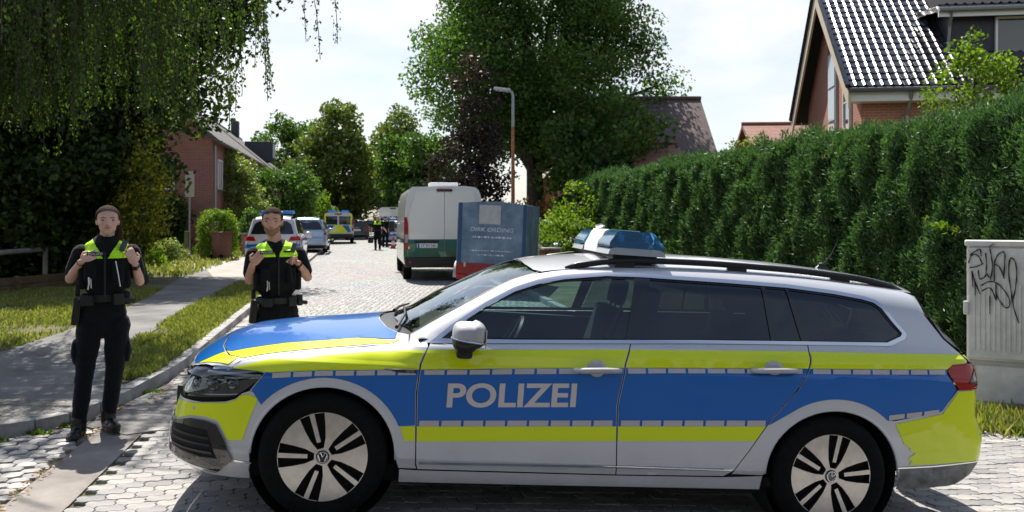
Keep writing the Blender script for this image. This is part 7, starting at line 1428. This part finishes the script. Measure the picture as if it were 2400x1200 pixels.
# --- turf and weeds
def blades(name, P, h, label, lm=LF_GRASS, seed=1, w=.012, lean=.45):
    rg = np.random.default_rng(seed); n = len(P); a = unit(np.stack([rg.normal(size=n) * lean, rg.normal(size=n) * lean, np.ones(n)], 1)); L_ = h * rg.uniform(.5, 1.3, n); C = P + a * L_[:, None] * .5
    V, F = leaf_quads(C, L_, a, w / h * 1.6, rg); o = link(bpy.data.objects.new(name, np_mesh(name, V, F, lm))); return tag(o, label, 'grass', kind='stuff')
def scatter(n, f, seed):
    rg = np.random.default_rng(seed); return f(rg, n)
def lawn(rg, n):
    s = rg.random(n) ** .8; y = 9.0 + 9.5 * s; x0 = np.interp(y, [8.9, 9.7, 11.6, 14.8, 16, 21.5], [-7, -5.82, -6.04, -6.66, -6.9, -8.4]); x = x0 + .03 - np.abs(rg.normal(size=n)) * .05 - rg.random(n) * (10.9 + x0); q = np.sin(x * 2.3 + 1.1 * np.sin(y * 1.7)) + np.sin(y * 3.1 + x) + np.sin(x * 6.1 - y * 4.3) * .6; k = q > rg.normal(size=n) * .7 - .75; return np.stack([x, y, np.full(n, HL - .03)], 1)[k]
blades('lawn_grass', scatter(66000, lawn, 71), .075, 'sunlit patchy lawn left of the footpath', seed=71, w=.016)
def verge(rg, n):
    y = 8.1 + 13.2 * rg.random(n) ** 1.1; r = np.interp(y, [8.0, 8.22, 10.16, 12.76, 15.9, 20.0, 21.5], [-3.6, -3.76, -4.57, -5.1, -5.7, -6.4, -6.0]); l = np.array([kerbL(v) for v in y]) - .12; x = r + (l - r) * (rg.random(n) * 1.06 - .05); q = np.sin(x * 5.3 + y * 2.1) + np.sin(y * 3.7) + np.sin(y * 1.3 + 2); k = q > rg.normal(size=n) * .8 - 1.0; return np.stack([x, y, np.full(n, HL - .03)], 1)[k]
blades('verge_grass', scatter(40000, verge, 72), .085, 'grass strip between footpath and kerb', seed=72, w=.016)
def tuft(rg, n, c, r): return np.stack([c[0] + rg.normal(size=n) * r[0], c[1] + rg.normal(size=n) * r[1], np.full(n, float(gz(*c)) - .02)], 1)
blades('cabinet_weeds', np.concatenate([tuft(np.random.default_rng(73 + k), 900, (4.0 + .22 * k, 7.6 - .10 * k + (k % 2) * .3), (.16, .14)) for k in range(7)]), .16, 'straggly grass and weeds at the foot of the cabinet', seed=74, w=.014)
blades('kerb_weeds', np.concatenate([tuft(np.random.default_rng(80 + k), 130, c, (.07, .02)) for k, c in enumerate([(-3.62, 6.42), (-3.8, 6.2), (-3.46, 6.65), (-4.1, 5.95), (-3.34, 7.9)])]), .05, 'small weeds along the foot of the kerb', LF_FRESH, 81, .014)
def far_grass(rg, n): y = 22 + 30 * rg.random(n); x = np.array([kerbL(v) for v in y]) - 2.6 - 5.5 * rg.random(n); return np.stack([x, y, np.full(n, HL - .02)], 1)
blades('garden_grass', scatter(9000, far_grass, 83), .16, 'garden grass beyond the driveway at left', seed=83, w=.04)
# leaf litter along the gutter
rg = np.random.default_rng(91); n = 900; y = 4.4 + 10 * rg.random(n) ** 1.3; x = np.where(y > 7.4, np.array([kerbL(v) for v in y]) + .03 + np.abs(rg.normal(size=n)) * .14, strip_x(y) - .01 + rg.normal(size=n) * .03)
x = np.where((y <= 7.4) & (rg.random(n) < .5), np.interp(y, [5.3, 5.75, 6.2, 6.45, 6.69, 7.06, 7.4], [-5.2, -4.4, -3.85, -3.6, -3.46, -3.40, -3.38]) + .03 + np.abs(rg.normal(size=n)) * .06, x)
V, F = leaf_quads(np.stack([x, y, gz(x, y) + .012 + .004 * rg.random(n)], 1), rg.uniform(.02, .045, n), np.stack([rg.normal(size=n), rg.normal(size=n), rg.normal(size=n) * .15], 1), .6, rg); V[:, 2] = V[:, 2] * .5 + .5 * np.repeat(gz(x, y) + .012, 4)
tag(link(bpy.data.objects.new('leaf_litter', np_mesh('leaf_litter', V, F, leaf_mat('dry_leaf', (.20, .10, .03), (.30, .17, .06), (.36, .24, .09), .2)))), 'dry brown leaf litter along the gutter and paving edges', 'litter', kind='stuff')
# the planting on the near side of the cross street, seen only in paint and glass
rg = np.random.default_rng(95); C = np.stack([rg.uniform(-26, 26, 260), rg.uniform(-15, -11, 260), rg.uniform(.4, 10, 260)], 1); V, F = clump_leaves(C, rg.uniform(.9, 1.9, 260), 70, .5, rg)
tag(link(bpy.data.objects.new('opposite_trees', np_mesh('opposite_trees', V, F, leaf_mat('deep_leaf', (.004, .009, .003), (.008, .016, .005), (.014, .024, .007), .1)))), 'dark row of trees on the opposite side of the cross street', 'trees', kind='stuff')
build_patrol_car()
